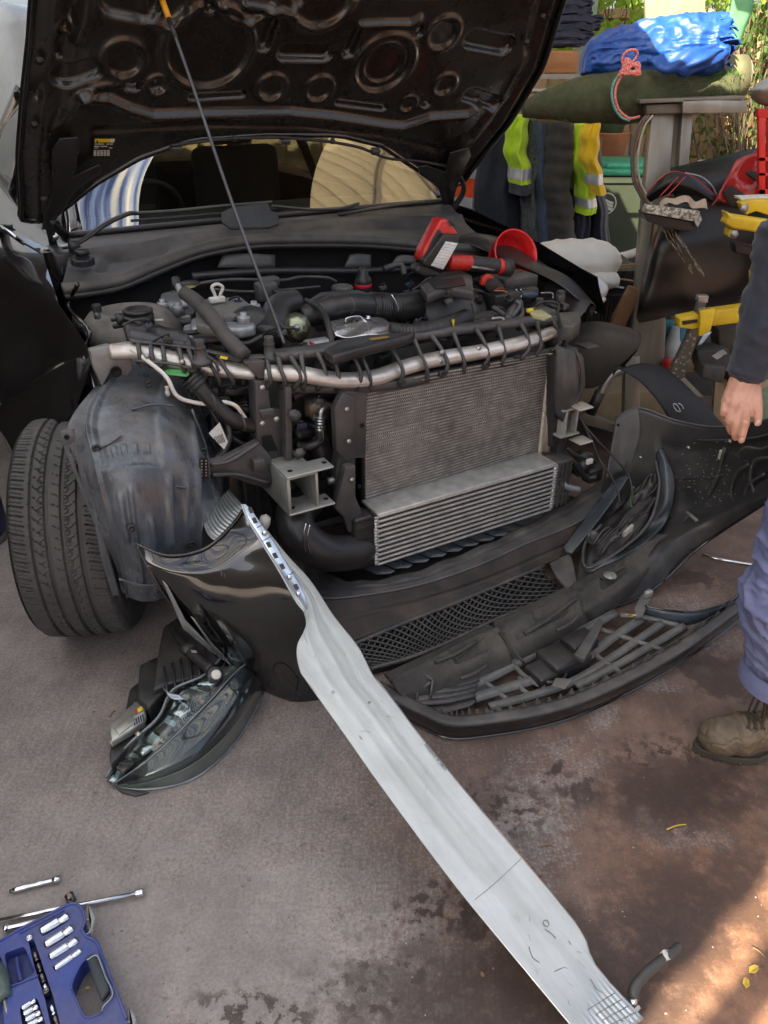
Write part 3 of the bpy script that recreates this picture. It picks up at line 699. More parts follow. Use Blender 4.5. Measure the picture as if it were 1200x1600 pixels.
_b = glass.node_tree.nodes['Principled BSDF']; _b.inputs['Base Color'].default_value = (.55, .62, .60, 1); _b.inputs['Roughness'].default_value = .01; _b.inputs['Transmission Weight'].default_value = 1; _b.inputs['IOR'].default_value = 1.75; _b.inputs['Coat Weight'].default_value = .6
side_gl = clear_mat('tinted_glass', (.50, .55, .50), .06)
glass = clear_mat('windscreen_glass', (.80, .86, .82), .22, .01, 2.2)
mb = MB()
for s in (-1, 1):
    bb_ = (-1.15, -1.6, -2.2, -2.8, -3.4, -4.0); patch(mb, [[C(flank(b, 1.03) if s < 0 else -flank(b, 1.03) - .12, b, 1.034) for b in bb_], [C(s * .835 - .01, b, 1.045) for b in bb_]], 4, 3, thick=.003)
obj('shoulder', mb, paint, car)
for s in (-1, 1):
    mb = MB(); patch(mb, [L3((s * .82 - .02, -1.42, 1.06), (s * .85, -2.0, 1.04), (s * .86, -2.8, 1.03), (s * .85, -4.0, 1.03)), L3((s * .72, -1.75, 1.28), (s * .76, -2.2, 1.28), (s * .77, -2.8, 1.28), (s * .76, -3.85, 1.25)), L3((s * .635, -2.13, 1.45), (s * .64, -2.3, 1.475), (s * .65, -2.75, 1.50), (s * .62, -3.4, 1.48))], 4, 4, thick=.004); obj('side_window', mb, side_gl, car)
mb = MB(); patch(mb, [L3((-.62, -3.95, 1.38), (0, -4.0, 1.41), (.62, -3.95, 1.38)), L3((-.80, -4.2, 1.0), (0, -4.28, 1.0), (.80, -4.2, 1.0))], 6, 4, thick=.004); obj('rear_window', mb, side_gl, car)
mb = MB(); patch(mb, [L3((-.90, -4.2, 1.0), (0, -4.28, 1.0), (.86, -4.2, 1.0)), L3((-.95, -4.25, .6), (0, -4.35, .6), (.90, -4.25, .6)), L3((-.90, -4.2, .25), (0, -4.3, .25), (.85, -4.2, .25))], 6, 4, thick=.01); obj('tailgate', mb, paint, car)
ws = [L3((-.86, -1.27, 1.065), (-.5, -1.225, 1.075), (0, -1.20, 1.08), (.45, -1.225, 1.075), (.80, -1.27, 1.065)), L3((-.74, -1.67, 1.285), (-.4, -1.645, 1.30), (0, -1.63, 1.305), (.4, -1.645, 1.30), (.70, -1.67, 1.285)), L3((-.61, -2.15, 1.46), (-.3, -2.08, 1.49), (0, -2.06, 1.50), (.3, -2.08, 1.49), (.61, -2.15, 1.46))]
mb = MB(); patch(mb, ws, 8, 8); obj('windscreen', mb, glass, car)
T('windscreen_seal', ws[0], .012, rubber, n=8, seg=8)
# cabin
fab = M('seat_cloth', (.018, .017, .017), (.03, .028, .027), .8, bump=.3); dash = M('dash_plastic', (.02, .02, .02), None, .6)
mb = MB(); patch(mb, [L3((-.75, -1.45, 1.05), (0, -1.35, 1.06), (.7, -1.45, 1.05)), L3((-.75, -1.75, 1.04), (0, -1.7, 1.06), (.7, -1.75, 1.04)), L3((-.75, -1.95, .90), (0, -1.9, .92), (.7, -1.95, .90))], 6, 6); obj('dashboard', mb, dash, car)
for a in (-.38, .34):
    st = MB(); box(st, C(a, -2.75, .85), CL * .25, CF * .07, UP * .36, .05); box(st, C(a, -2.45, .52), CL * .25, CF * .27, UP * .08, .04); s_ = obj('seat', st, fab, car)
    hd = MB(); box(hd, C(a, -2.80, 1.30), CL * .13, CF * .05, UP * .09, .04); obj('headrest', hd, fab, s_)
mb = MB(); c0 = C(-.38, -2.1, .98); X_, Y_, T_ = frame(CF * -.85 + UP * .5); tube(mb, [c0 + (X_ * math.cos(t) + Y_ * math.sin(t)) * .185 for t in [k * math.pi / 12 for k in range(25)]], .014, n=2); box(mb, c0, X_ * .06, Y_ * .05, T_ * .02, .01); box(mb, c0, X_ * .18, Y_ * .015, T_ * .01, .004); obj('steering_wheel', mb, fab, car)
mb = MB(); box(mb, C(0, -1.95, 1.40), CL * .12, CF * .012, UP * .035, .012); obj('rear_view_mirror', mb, dash, car)
mb = MB(); box(mb, C(0, -2.9, .32), CL * .86, CF * 1.35, UP * .04, .01); obj('cabin_floor', mb, dash, car)
# door mirror and sill at the left edge of the photo
mb = MB(); box(mb, C(-1.24, -1.72, 1.06), CL * .09, CF * .05, UP * .07, .04); mi = obj('door_mirror', mb, paint, car)
T('mirror_arm', L3((-1.0, -1.70, 1.03), (-1.17, -1.72, 1.05)), .02, paint, mi, n=2)
T('belt_trim', [C(flank(b, 1.0) + .025, b, 1.045) for b in (-1.45, -2.2, -3.0, -3.9)], .008, chrome, n=4, seg=8)

# ---- raised bonnet
BD = R(50); BH = C(0, -1.2, 1.17); BS = CF * math.cos(BD) + UP * math.sin(BD); BN = CF * math.sin(BD) * -1 + UP * math.cos(BD)   # BN points up and back out of the outer skin
def BP(u, v): return onp(u, v, BN, BH)
def bq(u, v): p = BP(u, v) - BH; return p.dot(CL), p.dot(BS)
def bpt(a, s, h=0.): return BH + CL * a + BS * s - BN * h         # h towards the viewer (underside)
pxm = 1 / 1209 * 2.75
def seg_d(A_, B_, P0, P1):
    dx, dy = P1[0] - P0[0], P1[1] - P0[1]; L2 = dx * dx + dy * dy + 1e-12
    t = np.clip(((A_ - P0[0]) * dx + (B_ - P0[1]) * dy) / L2, 0, 1)
    return np.hypot(A_ - P0[0] - dx * t, B_ - P0[1] - dy * t)
bl = [bq(u, v) for u, v in ((35, 340), (30, 250), (38, 150), (48, 60), (52, 0))]
br = [bq(u, v) for u, v in ((722, 288), (755, 245), (800, 190), (850, 105), (876, 20))]
smx = 1.28
def aL(s): return float(np.interp(s, [b[1] for b in bl] + [smx - .2, smx], [b[0] for b in bl] + [-.86, -.62]))
def aR(s): return float(np.interp(s, [b[1] for b in br] + [smx - .2, smx], [b[0] for b in br] + [.78, .56]))
rear = [bq(u, v) for u, v in ((35, 342), (62, 348), (100, 330), (150, 288), (215, 248), (290, 220), (400, 212), (520, 212), (590, 228), (650, 262), (700, 292), (722, 288))]
def smin(a): return float(np.interp(a, [r_[0] for r_ in rear], [r_[1] for r_ in rear]))
NA, NS = 420, 250
Ag = np.zeros((NS, NA)); Sg = np.zeros((NS, NA))
tt = np.linspace(0, 1, NA)
for j in range(NS):
    q = j / (NS - 1)
    for i in range(NA):
        a0 = -1.0 + 1.88 * tt[i]; s = smin(a0) * (1 - q) + smx * q
        l, r_ = aL(s), aR(s); Ag[j, i] = l + (r_ - l) * tt[i]; Sg[j, i] = s
Hh = np.zeros_like(Ag)
def gauss(d, w): return np.exp(-(d / w) ** 2)
def rect(d, w, e): return 1 / (1 + np.exp((d - w) / e))
for (u, v, rp, hgt, wd) in ((326, 75, 62, .014, .011), (600, 100, 50, .013, .011), (262, 8, 28, .012, .012), (505, -8, 48, .013, .012), (193, 92, 27, .012, .010), (246, 133, 15, .010, .008), (424, 137, 22, .012, .009), (498, 139, 22, .012, .009), (694, 132, 20, .012, .009), (692, 52, 27, .012, .010), (637, 162, 15, .009, .007), (100, 45, 9, .010, .006), (419, 137, 10, -.004, .006), (600, 100, 34, .006, .006), (390, -10, 40, .012, .011)):
    ca, cs = bq(u, v); rr = rp * pxm
    d = np.hypot(Ag - ca, (Sg - cs) * 1.0)
    Hh += hgt * .78 * gauss(d - rr, wd * 1.15) - .004 * rect(d, rr - wd, .003)
for (pts, w, hgt) in ((((128, 150), (165, 152), (200, 168), (236, 179), (330, 176), (450, 174), (520, 181), (600, 194), (628, 196), (670, 182), (730, 178), (745, 168)), .016, .024), (((565, 38), (600, 36), (640, 36), (655, 28)), .012, .016), (((385, 8), (420, 14), (452, 18), (466, 8)), .012, .016), (((120, 60), (135, 20), (140, -20)), .018, .014), (((60, 150), (95, 90), (110, 20)), .02, -.012), (((86, 205), (118, 160), (150, 135), (190, 128)), .014, .010), (((820, 90), (790, 150), (745, 205)), .02, .012), (((150, 205), (240, 200), (330, 196), (480, 198), (600, 212), (690, 235)), .016, -.010)):
    P_ = [bq(*p) for p in pts]; d = np.min([seg_d(Ag, Sg, P_[k], P_[k + 1]) for k in range(len(P_) - 1)], axis=0)
    Hh += hgt * gauss(d, w)
# openings pressed through the inner panel (stadium shaped)
for (u0, v0, u1, v1, w) in ((413, 72, 426, 38, .018), (448, 83, 508, 84, .028), (545, 82, 560, 50, .018), (530, 160, 600, 169, .011), (300, 152, 378, 148, .011), (186, 0, 225, 8, .05), (98, 125, 145, 108, .030), (740, 62, 790, 72, .035), (735, 150, 775, 162, .028), (90, 80, 92, 90, .010), (243, 133, 246, 134, .010), (666, 163, 668, 163, .014), (202, 135, 212, 136, .014), (327, 6, 329, 12, .014), (658, 48, 655, 52, .012), (560, -20, 690, -18, .03)):
    d = seg_d(Ag, Sg, bq(u0, v0), bq(u1, v1)); Hh -= .024 * rect(d, w, .0022)
# rolled edge
ed = np.minimum(Ag - np.array([[aL(s) for s in r_] for r_ in Sg]), np.array([[aR(s) for s in r_] for r_ in Sg]) - Ag)
Hh += -.014 * np.exp(-(ed / .03) ** 2) + .010 * gauss(ed - .055, .014) - .010 * gauss(ed - .10, .02)
mb = MB()
for j in range(NS):
    for i in range(NA): mb.v.append(bpt(Ag[j, i], Sg[j, i], float(Hh[j, i]) + .0))
for j in range(NS - 1):
    for i in range(NA - 1): mb.f.append((j * NA + i, j * NA + i + 1, (j + 1) * NA + i + 1, (j + 1) * NA + i)); mb.sm.append(True)
bon = obj('bonnet', mb, paint_in, car, 'raised black bonnet seen from its stamped underside')
mb = MB()                                    # outer skin
for j in range(0, NS, 8):
    for i in range(NA // 10 + 1):
        i2 = min(NA - 1, i * 10); e = min(1, (i2 / NA) * 12, (1 - i2 / NA) * 12, .2 + j / NS * 12, .2 + (1 - j / NS) * 6); mb.v.append(bpt(Ag[j, i2], Sg[j, i2], -.012 - .035 * e))
w_ = NA // 10 + 1; h_ = len(range(0, NS, 8))
for j in range(h_ - 1):
    for i in range(w_ - 1): mb.f.append((j * w_ + i, (j + 1) * w_ + i, (j + 1) * w_ + i + 1, j * w_ + i + 1)); mb.sm.append(True)
obj('outer_skin', mb, paint, bon)
ring_ = [bpt(Ag[0, i], Sg[0, i], -.004) for i in range(0, NA, 14)]
T('bonnet_hem', [bpt(Ag[j, 0], Sg[j, 0], -.006) for j in range(NS - 1, 0, -12)] + ring_ + [bpt(Ag[j, -1], Sg[j, -1], -.006) for j in range(1, NS, 12)], .012, paint, bon, n=2, seg=8)
# washer hose with clips along the rear edge
T('washer_hose', [BP(u, v) - BN * .03 for u, v in ((262, 217), (290, 213), (345, 207), (400, 205), (440, 205), (510, 212), (560, 222), (600, 238), (650, 243), (697, 252))], .0055, rubber, bon, seg=8)
for (u, v) in ((270, 221), (441, 210), (582, 227)):
    mb = MB(); box(mb, BP(u, v) - BN * .03, CL * .018, BS * .010, BN * .012, .003); obj('washer_jet', mb, plas_d, bon)
for (u, v) in ((362, 206), (515, 211)):
    mb = MB(); box(mb, BP(u, v) - BN * .03, CL * .008, BS * .008, BN * .008, .002); obj('hose_clip', mb, plas_d, bon)
# hinges
for poly in (((88, 202), (116, 200), (118, 215), (114, 250), (108, 262), (130, 252), (150, 243), (155, 256), (134, 268), (112, 285), (100, 306), (84, 328), (72, 345), (60, 345), (68, 312), (76, 290), (76, 218)), ((697, 228), (726, 220), (730, 232), (716, 262), (706, 290), (704, 310), (694, 325), (686, 305), (680, 285), (668, 272), (650, 262), (647, 250), (660, 247), (690, 258))):
    h = SL('hinge', [BP(u, v) - BN * .034 for u, v in poly], -BN * .006, M('hinge_paint', (.022, .021, .02), None, .3, coat=.4), bon, .002)
for (u, v) in ((89, 226), (84, 274), (60, 90), (52, 190), (820, 62), (845, 22)):
    mb = MB(); bolt(mb, BP(u, v) - BN * (.03 if u < 95 and v > 200 else .012), -BN, .009, .008); obj('bolt', mb, M('bolt_black', (.06, .06, .055), None, .3, metal=.7), bon)
T('hinge_arm', [BP(66, 300) - BN * .02, C(-.93, -1.20, 1.12), C(-.92, -1.28, 1.02), C(-.93, -1.30, .93)], [.012, .014, .014, .012], plas, flat=.5)
T('hinge_arm', [BP(712, 262) - BN * .01, C(.82, -1.18, 1.12), C(.80, -1.24, 1.02), C(.8, -1.28, .93)], [.010, .013, .014, .012], plas, flat=.5)
for (a, b, z) in ((-.93, -1.20, 1.135), (-.925, -1.25, 1.07)):
    mb = MB(); bolt(mb, C(a + .01, b + .012, z), CF, .010, .009); obj('hinge_bolt', mb, chrome, car)
# warning label
def bpx(u, v, h): return BP(u, v) - BN * h
lab_y = M('label_yellow', (.85, .62, .02), None, .5); lab_w = M('label_white', (.75, .73, .66), None, .5); lab_d = M('label_dark', (.02, .022, .02), None, .4)
mb = MB(); slab(mb, [bpx(145, 210, .016), bpx(177, 210, .016), bpx(172, 238, .016), bpx(142, 238, .016)], -BN * .001); wl = obj('warning_label', mb, lab_d, bon)
mb = MB(); slab(mb, [bpx(146, 210.5, .0172), bpx(170, 210.5, .0172), bpx(169, 216, .0172), bpx(145.5, 216, .0172)], -BN * .0005); obj('label_header', mb, lab_y, wl)
mb = MB(); slab(mb, [bpx(170, 210.5, .0172), bpx(177, 210.5, .0172), bpx(176, 216, .0172), bpx(169, 216, .0172)], -BN * .0005); obj('label_corner', mb, lab_w, wl)
mb = MB(); slab(mb, [bpx(147.4, 215.5, .0179), bpx(151, 215.5, .0179), bpx(149.4, 211.5, .0179)], -BN * .0004); obj('warning_triangle', mb, lab_d, wl)
mb = MB()
for (u0, u1, v, h) in ((146, 149, 218, 1.3), (150.5, 160, 218, 1.3), (164, 168, 218, 1.3), (169, 174, 218, 1.3), (145, 153, 221.6, 1.3), (155, 165, 221.6, 1.3), (145, 151, 224.5, .8), (168, 173, 224.3, 1.)): slab(mb, [bpx(u0, v, .0172), bpx(u1, v, .0172), bpx(u1, v + h, .0172), bpx(u0, v + h, .0172)], -BN * .0004)
for r_ in range(4):
    for k in range(5): slab(mb, [bpx(144 + k * 5.2, 228.5 + r_ * 2.3, .0172), bpx(148 + k * 5.2, 228.5 + r_ * 2.3, .0172), bpx(148 + k * 5.2, 229.9 + r_ * 2.3, .0172), bpx(144 + k * 5.2, 229.9 + r_ * 2.3, .0172)], -BN * .0004)
obj('label_print', mb, lab_w, wl)
# prop rod: yellow sleeve in the bonnet, foot on the lock carrier
pr = [BP(249, -8) - BN * .01, BP(249, -8).lerp(F(443, 535, -.14), .08)]
pt, pb = BP(248, -14) - BN * .015, F(444, 537, -.15)
rod = T('prop_rod', [pt, pt.lerp(pb, .25), pt.lerp(pb, .6) - CL * .006, pt.lerp(pb, .93), pb], .0048, M('prop_rod_grey', (.10, .11, .12), (.07, .075, .08), .35, metal=.5, dust=DUST, dust_amt=.2), n=8, seg=10)
T('prop_sleeve', [pt, pt.lerp(pb, .065)], .0085, M('prop_yellow', (.85, .38, .01), None, .4), rod, n=2)
T('prop_grip', [pt.lerp(pb, .065), pt.lerp(pb, .12)], .007, rubber, rod, n=2)

# ---- scuttle, wipers, seal
seal = [F(98, 452, -.80), F(140, 447, -.80), F(190, 437, -.82), F(250, 412, -.84), F(310, 390, -.86), F(380, 377, -.86), F(450, 374, -.86), F(560, 375, -.86), F(640, 381, -.87), F(700, 388, -.88), F(770, 388, -.88)]
sc = MB(); top = [w + CF * .02 - UP * .005 for w in cr(ws[0], 3)][::1]
low = [s + UP * .012 for s in seal]
tp = cr(ws[0], 5)[::2][:11]
while len(tp) < 11: tp.append(ws[0][-1])
def sc_relief(s, t): return .016 * math.exp(-((t - .30) / .05) ** 2) - (.018 if (.10 < s < .27 and .42 < t < .8) or (.34 < s < .60 and .42 < t < .75) or (.66 < s < .86 and .42 < t < .75) else 0) + .004 * math.sin(s * 150) * (.10 < t < .2)
patch(sc, [[p + CF * .01 - UP * .01 for p in tp], [p.lerp(q, .5) - UP * .02 for p, q in zip(tp, low)], low], 6, 10, sc_relief)
obj('scuttle_panel', sc, M('scuttle_black', (.028, .029, .03), (.045, .046, .047), .45, bump=.15, dust=(.26, .23, .2), dust_amt=.35), car)
T('bulkhead_seal', seal, .026, M('seal_rubber', (.055, .053, .05), (.035, .034, .033), .5, bump=.2, dust=(.3, .27, .23), dust_amt=.4), n=8, seg=14, flat=.75)
T('seal_lip', [s - UP * .02 + CF * .018 for s in seal], .010, rubber, n=8, seg=8, prof=lambda s: 1 + .12 * (1 if (s / .012) % 1 < .5 else 0))
fw = MB(); patch(fw, [[s - UP * .02 - CF * .01 for s in seal], [s - UP * .10 - CF * .05 for s in seal], [s - UP * .30 - CF * .06 for s in seal]], 4, 5); obj('bulkhead', fw, plas, car)
for (u0, u1, v0, v1) in ((340, 430, 398, 418), (538, 580, 398, 418), (612, 650, 400, 412)):
    mb = MB(); patch(mb, [[F(u0 + 8, v0, -.86), F((u0 + u1) / 2, v0 - 2, -.85), F(u1, v0, -.86)], [F(u0, v1, -.85), F((u0 + u1) / 2, v1, -.84), F(u1, v1, -.85)]], 4, 3, thick=.004); obj('bulkhead_panel', mb, plas_g, car)
blk = M('wiper_black', (.018, .019, .02), None, .35, dust=DUST, dust_amt=.35)
w1 = T('wiper_arm', [F(112, 385, -1.06), F(135, 372, -1.07), F(165, 350, -1.10), F(200, 334, -1.14), F(215, 333, -1.16)], [.012, .012, .014, .013, .010], blk, flat=.6)
T('wiper_blade', [F(200, 334, -1.15), F(270, 330, -1.18), F(350, 322, -1.15), F(425, 316, -1.12)], .0095, blk, w1, flat=.7)
T('wiper_rubber', [F(205, 345, -1.15), F(270, 340, -1.18), F(350, 333, -1.15), F(440, 326, -1.12)], .005, rubber, w1)
mb = MB(); lathe(mb, F(115, 380, -1.05), UP, [(.020, -.03), (.020, 0), (.014, .008), (.0001, .01)], 18); obj('pivot_cap', mb, blk, w1)
w2 = T('wiper_arm', [F(425, 322, -1.10), F(480, 327, -1.12), F(530, 326, -1.15), F(560, 318, -1.16)], .010, blk, flat=.6)
T('wiper_blade', [F(530, 335, -1.15), F(585, 326, -1.16), F(625, 320, -1.17), F(662, 316, -1.2)], .010, blk, w2, flat=.7)
SL('wiper_shield', [F(345, 332, -1.02), F(365, 322, -1.03), F(418, 316, -1.05), F(424, 328, -1.05), F(435, 333, -1.05), F(436, 348, -1.04), F(420, 353, -1.02), F(360, 355, -1.0), F(346, 345, -1.0)], V((0, 0, -.012)), M('wiper_shield_grey', (.035, .04, .045), None, .4, dust=DUST, dust_amt=.25), bev=.003)
mb = MB(); cap_knurl(mb, F(130, 412, -.93), UP * 1 + CF * .15, .038, .022, 20); lathe(mb, F(130, 405, -.93), UP, [(.024, .015), (.024, .03), (.015, .034), (.0001, .034)], 18); obj('washer_filler_cap', mb, plas, car)
mb = MB(); box(mb, C(-.90, -1.18, .99), CL * .05, CF * .09, UP * .05, .01); obj('hinge_well', mb, plas, car)
# black wing-top edge on the far right
mb = MB(); patch(mb, [[F(705, 375, -.95), F(740, 385, -.85), F(800, 410, -.62), F(865, 440, -.45), F(905, 470, -.35)], [F(740, 365, -.98), F(775, 372, -.85), F(840, 410, -.62), F(890, 435, -.45), F(930, 478, -.35)], [F(775, 372, -1.05), F(820, 390, -.9), F(860, 420, -.66), F(895, 450, -.48), F(922, 495, -.36)]], 6, 5, thick=.003); obj('wing_top', mb, plas, car)
# dark undershield closing the bay from below, inner wings
mb = MB(); patch(mb, [L3((-.72, -.95, .30), (0, -.95, .30), (.75, -.95, .30)), L3((-.66, -.3, .20), (0, -.25, .20), (.70, -.3, .20))], 4, 4, thick=.004); obj('undershield', mb, plas, car)
mb = MB(); patch(mb, [L3((-.90, -1.0, .93), (-.84, -.7, .88), (-.80, -.38, .84)), L3((-.80, -1.0, .80), (-.70, -.7, .74), (-.62, -.36, .70)), L3((-.74, -1.0, .35), (-.64, -.7, .35), (-.56, -.36, .35))], 5, 5, thick=.004); obj('inner_wing', mb, M('inner_wing_paint', (.012, .012, .012), None, .35, dust=DUST, dust_amt=.4), car)
mb = MB(); patch(mb, [L3((.86, -1.0, .95), (.84, -.7, .88), (.80, -.30, .82)), L3((.80, -1.0, .80), (.74, -.7, .74), (.70, -.28, .70)), L3((.78, -1.0, .35), (.70, -.7, .35), (.66, -.28, .35))], 5, 5, thick=.004); obj('inner_wing', mb, MATS['inner_wing_paint'], car)

# ---- front wheel, steered
PH = R(8); wd = V((math.sin(PH), -math.cos(PH), 0)); wa = V((math.cos(PH), math.sin(PH), 0)); WC = V((-.935, 2.09, .345)); WRad, WW = .345, .262
tyre_m = M('tyre_rubber', (.045, .044, .043), (.065, .063, .06), .75, scale=40, bump=.3, bscale=300, dust=(.2, .18, .16), dust_amt=.45)
NT, prof = 900, []
half = WW / 2
for i in range(75): prof.append(-half + WW * i / 74)
mb = MB()
grooves = (-.062, -.021, .021, .064)
def tread(x, th):
    q = abs(x) / half; r = WRad - .010 * q ** 2 - .030 * max(0, q - .86) ** 1.5 / .14 ** 1.5 * .9
    for g_ in grooves:
        if abs(x - g_) < .0052: return r - .009
    k = (th * WRad)
    if abs(x) > .070:                                        # shoulder blocks
        sh = (k + (abs(x) - .07) * .25 * (1 if x > 0 else -1)) % .026
        if sh < .0042 and abs(x) > .078: return r - .007
        if abs(sh - .014) < .0012 and abs(x) > .082: return r - .003
    elif abs(x) < .016:
        sh = (k + x * .5) % .030
        if sh < .0016 and x > -.006: return r - .004
    else:
        xx = abs(x) - .026; sh = (k - abs(xx) * .9 - (0.010 if x > 0 else 0)) % .030
        if sh < .0020 + .0025 * max(0, 1 - xx / .02) and xx > .004: return r - .0055
        if abs(math.hypot(((k) % .030) - .015, (xx - .004) * 1.1) - .011) < .0012 and xx < .02: return r - .004
    return r
for j in range(NT):
    th = 2 * math.pi * j / NT; d = wd * math.cos(th) + UP * math.sin(th)
    for x in prof: mb.v.append(WC + wa * x + d * tread(x, th))
W_ = len(prof)
for j in range(NT):
    j2 = (j + 1) % NT
    for i in range(W_ - 1): mb.f.append((j * W_ + i, j * W_ + i + 1, j2 * W_ + i + 1, j2 * W_ + i)); mb.sm.append(False)
wheel = thing('wheel', WC, None, None); wheel.parent = car; wheel.location = WC - ORG[car.name]
def wobj(name, mb, mat):
    return obj(name, mb, mat, wheel)
for s in (-1, 1):
    o = len(mb.v); ring0 = (0 if s < 0 else W_ - 1); steps = [(half * .99, WRad - .022), (half * 1.03, WRad - .050), (half * 1.04, WRad - .075), (half * .96, WRad - .100), (half * .86, WRad - .112)]
    for j in range(NT):
        th = 2 * math.pi * j / NT; d = wd * math.cos(th) + UP * math.sin(th)
        for (x, r_) in steps: mb.v.append(WC + wa * x * s + d * (r_ + (.0012 if abs(r_ - (WRad - .075)) < .001 and (j // 6) % 2 else 0)))
    n5 = len(steps)
    for j in range(NT):
        j2 = (j + 1) % NT; q = [j * W_ + ring0] + [o + j * n5 + k for k in range(n5)]; q2 = [j2 * W_ + ring0] + [o + j2 * n5 + k for k in range(n5)]
        for k in range(n5): mb.f.append((q[k], q[k + 1], q2[k + 1], q2[k]) if s > 0 else (q[k], q2[k], q2[k + 1], q[k + 1])); mb.sm.append(True)
wobj('tyre', mb, tyre_m)
mb = MB(); lathe(mb, WC - wa * half * .9, wa, [(.235, 0), (.238, .01), (.225, .03), (.215, .12), (.22, .22), (.235, .235)], 48); lathe(mb, WC - wa * .11, wa, [(.0001, 0), (.04, .0), (.05, .02), (.05, .06), (.0001, .06)], 24)
for k in range(5):
    th = 2 * math.pi * k / 5 + .3; d = wd * math.cos(th) + UP * math.sin(th); n_ = d.cross(wa); box(mb, WC - wa * .09 + d * .13, d * .10, n_ * .03, wa * .012, .008)
wobj('rim', mb, M('rim_silver', (.3, .3, .31), None, .3, metal=.8))

# ---- wheel-arch liner hanging in front of the wheel
lin_m = M('arch_liner_plastic', (.045, .060, .078), (.14, .175, .205), .22, scale=16, contrast=(.42, .72), bump=.25, bscale=150, dust=(.34, .28, .22), dust_amt=.42, rvar=.12, stretch=(1, 1, .28))
LR = [[F(160, 585, -.42), F(200, 562, -.46), F(250, 562, -.47), F(300, 580, -.46), F(335, 625, -.42)],
      [F(104, 662, -.22), F(160, 640, -.18), F(225, 632, -.16), F(290, 650, -.2), F(338, 690, -.30)],
      [F(122, 735, -.07), F(168, 720, .0), F(230, 715, .02), F(298, 722, -.02), F(345, 745, -.15)],
      [F(148, 815, -.03), F(185, 812, .04), F(235, 810, .06), F(300, 812, .03), F(352, 815, -.08)],
      [F(178, 885, -.05), F(200, 890, .01), F(245, 892, .03), F(300, 885, .02), F(345, 880, -.05)],
      [F(188, 928, -.10), F(205, 936, -.05), F(245, 938, -.03), F(295, 930, -.03), F(335, 920, -.08)]]
def lrel(s, t):
    h = 0
    h += .009 * math.exp(-((s - (.15 + .04 * t)) / .010) ** 2) * (t > .12) - .006 * (s < .13 + .04 * t)                       # long rib
    h -= .012 * (1 / (1 + math.exp(-(s - .20) * 260))) * (1 / (1 + math.exp((s - .58) * 260))) * (1 / (1 + math.exp((t - .42) * 260))) * (1 / (1 + math.exp(-(t - .05) * 260)))  # sunk panel
    for (c, w, t0, t1) in ((.30, .03, .52, .68), (.38, .02, .5, .86), (.62, .022, .46, .70), (.72, .02, .46, .70), (.50, .025, .60, .92), (.80, .02, .2, .8)):
        h += .011 / (1 + math.exp((abs(s - c) - w * .8) * 260)) / (1 + math.exp(-(t - t0) * 160)) / (1 + math.exp((t - t1) * 160))
    if .24 < s < .54 and .34 < t < .38: h += .006 * (math.sin(s * 90) > -.2)
    h += .004 * math.sin(s * 12 + t * 3) * t
    return h
mb = MB(); patch(mb, LR, 40, 32, lrel, thick=.003); liner = obj('wheel_arch_liner', mb, lin_m, car, 'blue grey dusty wheel arch liner hanging in front of the tyre')
def flange(poly, b, holes=()):
    mb = MB(); slab(mb, [F(u, v, b) for u, v in poly], CF * .003, .0008); f = obj('liner_tab', mb, lin_m, liner)
    return f
def slotf(name, pts_o, pts_i, b):
    """flat rim with an open slot: outer and inner outlines of equal length"""
    mb = MB(); n = len(pts_o); vs = []
    for d in (0, .003):
        vs += [F(u, v, b) + CF * d for u, v in pts_o] + [F(u, v, b) + CF * d for u, v in pts_i]
    fs = []
    for k in range(n):
        k2 = (k + 1) % n
        fs += [(2 * n + k, 2 * n + k2, 3 * n + k2, 3 * n + k), (k2, k, n + k, n + k2), (k, k2, 2 * n + k2, 2 * n + k), (n + k2, n + k, 3 * n + k, 3 * n + k2)]
    mb.add(vs, fs, False); return obj(name, mb, lin_m, liner)
slotf('liner_edge', ((94, 672), (116, 668), (120, 700), (146, 780), (163, 800), (164, 820), (172, 880), (186, 928), (176, 930), (160, 882), (148, 820), (138, 795), (118, 745), (100, 700)), ((106, 698), (112, 696), (119, 712), (131, 770), (142, 788), (150, 800), (152, 800), (153, 800), (152, 802), (150, 804), (147, 800), (136, 780), (122, 742), (112, 712)), -.035)
for (u, v) in ((104, 683), (156, 809)):
    mb = MB(); slab(mb, [F(u + x, v + y, -.028) for x, y in ((-10, -9), (9, -12), (13, 6), (-6, 14))], CF * .003, .001); t_ = obj('liner_tab', mb, lin_m, liner)
    mb = MB(); lathe(mb, F(u, v, -.024), CF, [(.0065, 0), (.0065, .002), (.0045, .0025), (.0001, .0)], 14); obj('tab_hole', mb, M('hole_black', (.004, .004, .004), None, .9), t_)
mb = MB(); patch(mb, [[F(248, 548, -.45), F(262, 548, -.45), F(280, 560, -.44)], [F(236, 612, -.36), F(258, 608, -.36), F(282, 616, -.38)]], 4, 4); 
# screws, push clips and embossed marks on the liner
for (u, v, b) in ((150, 700, -.045), (205, 825, .07), (252, 880, .045), (318, 705, -.12), (232, 600, -.24), (300, 850, .045), (212, 760, .045)):
    mb = MB(); lathe(mb, F(u, v, b), CF, [(.011, 0), (.010, .003), (.005, .004), (.004, .002), (.0001, .002)], 14); obj('push_clip', mb, plas, liner)
for pts in (((150, 700), (168, 694), (190, 680)), ((205, 640), (240, 632), (272, 634)), ((186, 905), (230, 915), (300, 905)), ((300, 640), (322, 700), (333, 770)), ((230, 760), (262, 758), (290, 762))):
    T('liner_rib', [F(u, v, (-.10 if v < 650 else (-.05 if v < 705 else (.035 if v < 800 else .03))) - (.10 if u > 305 else 0) - (.05 if v < 645 else 0)) for u, v in pts], .0035, lin_m, liner, seg=6)
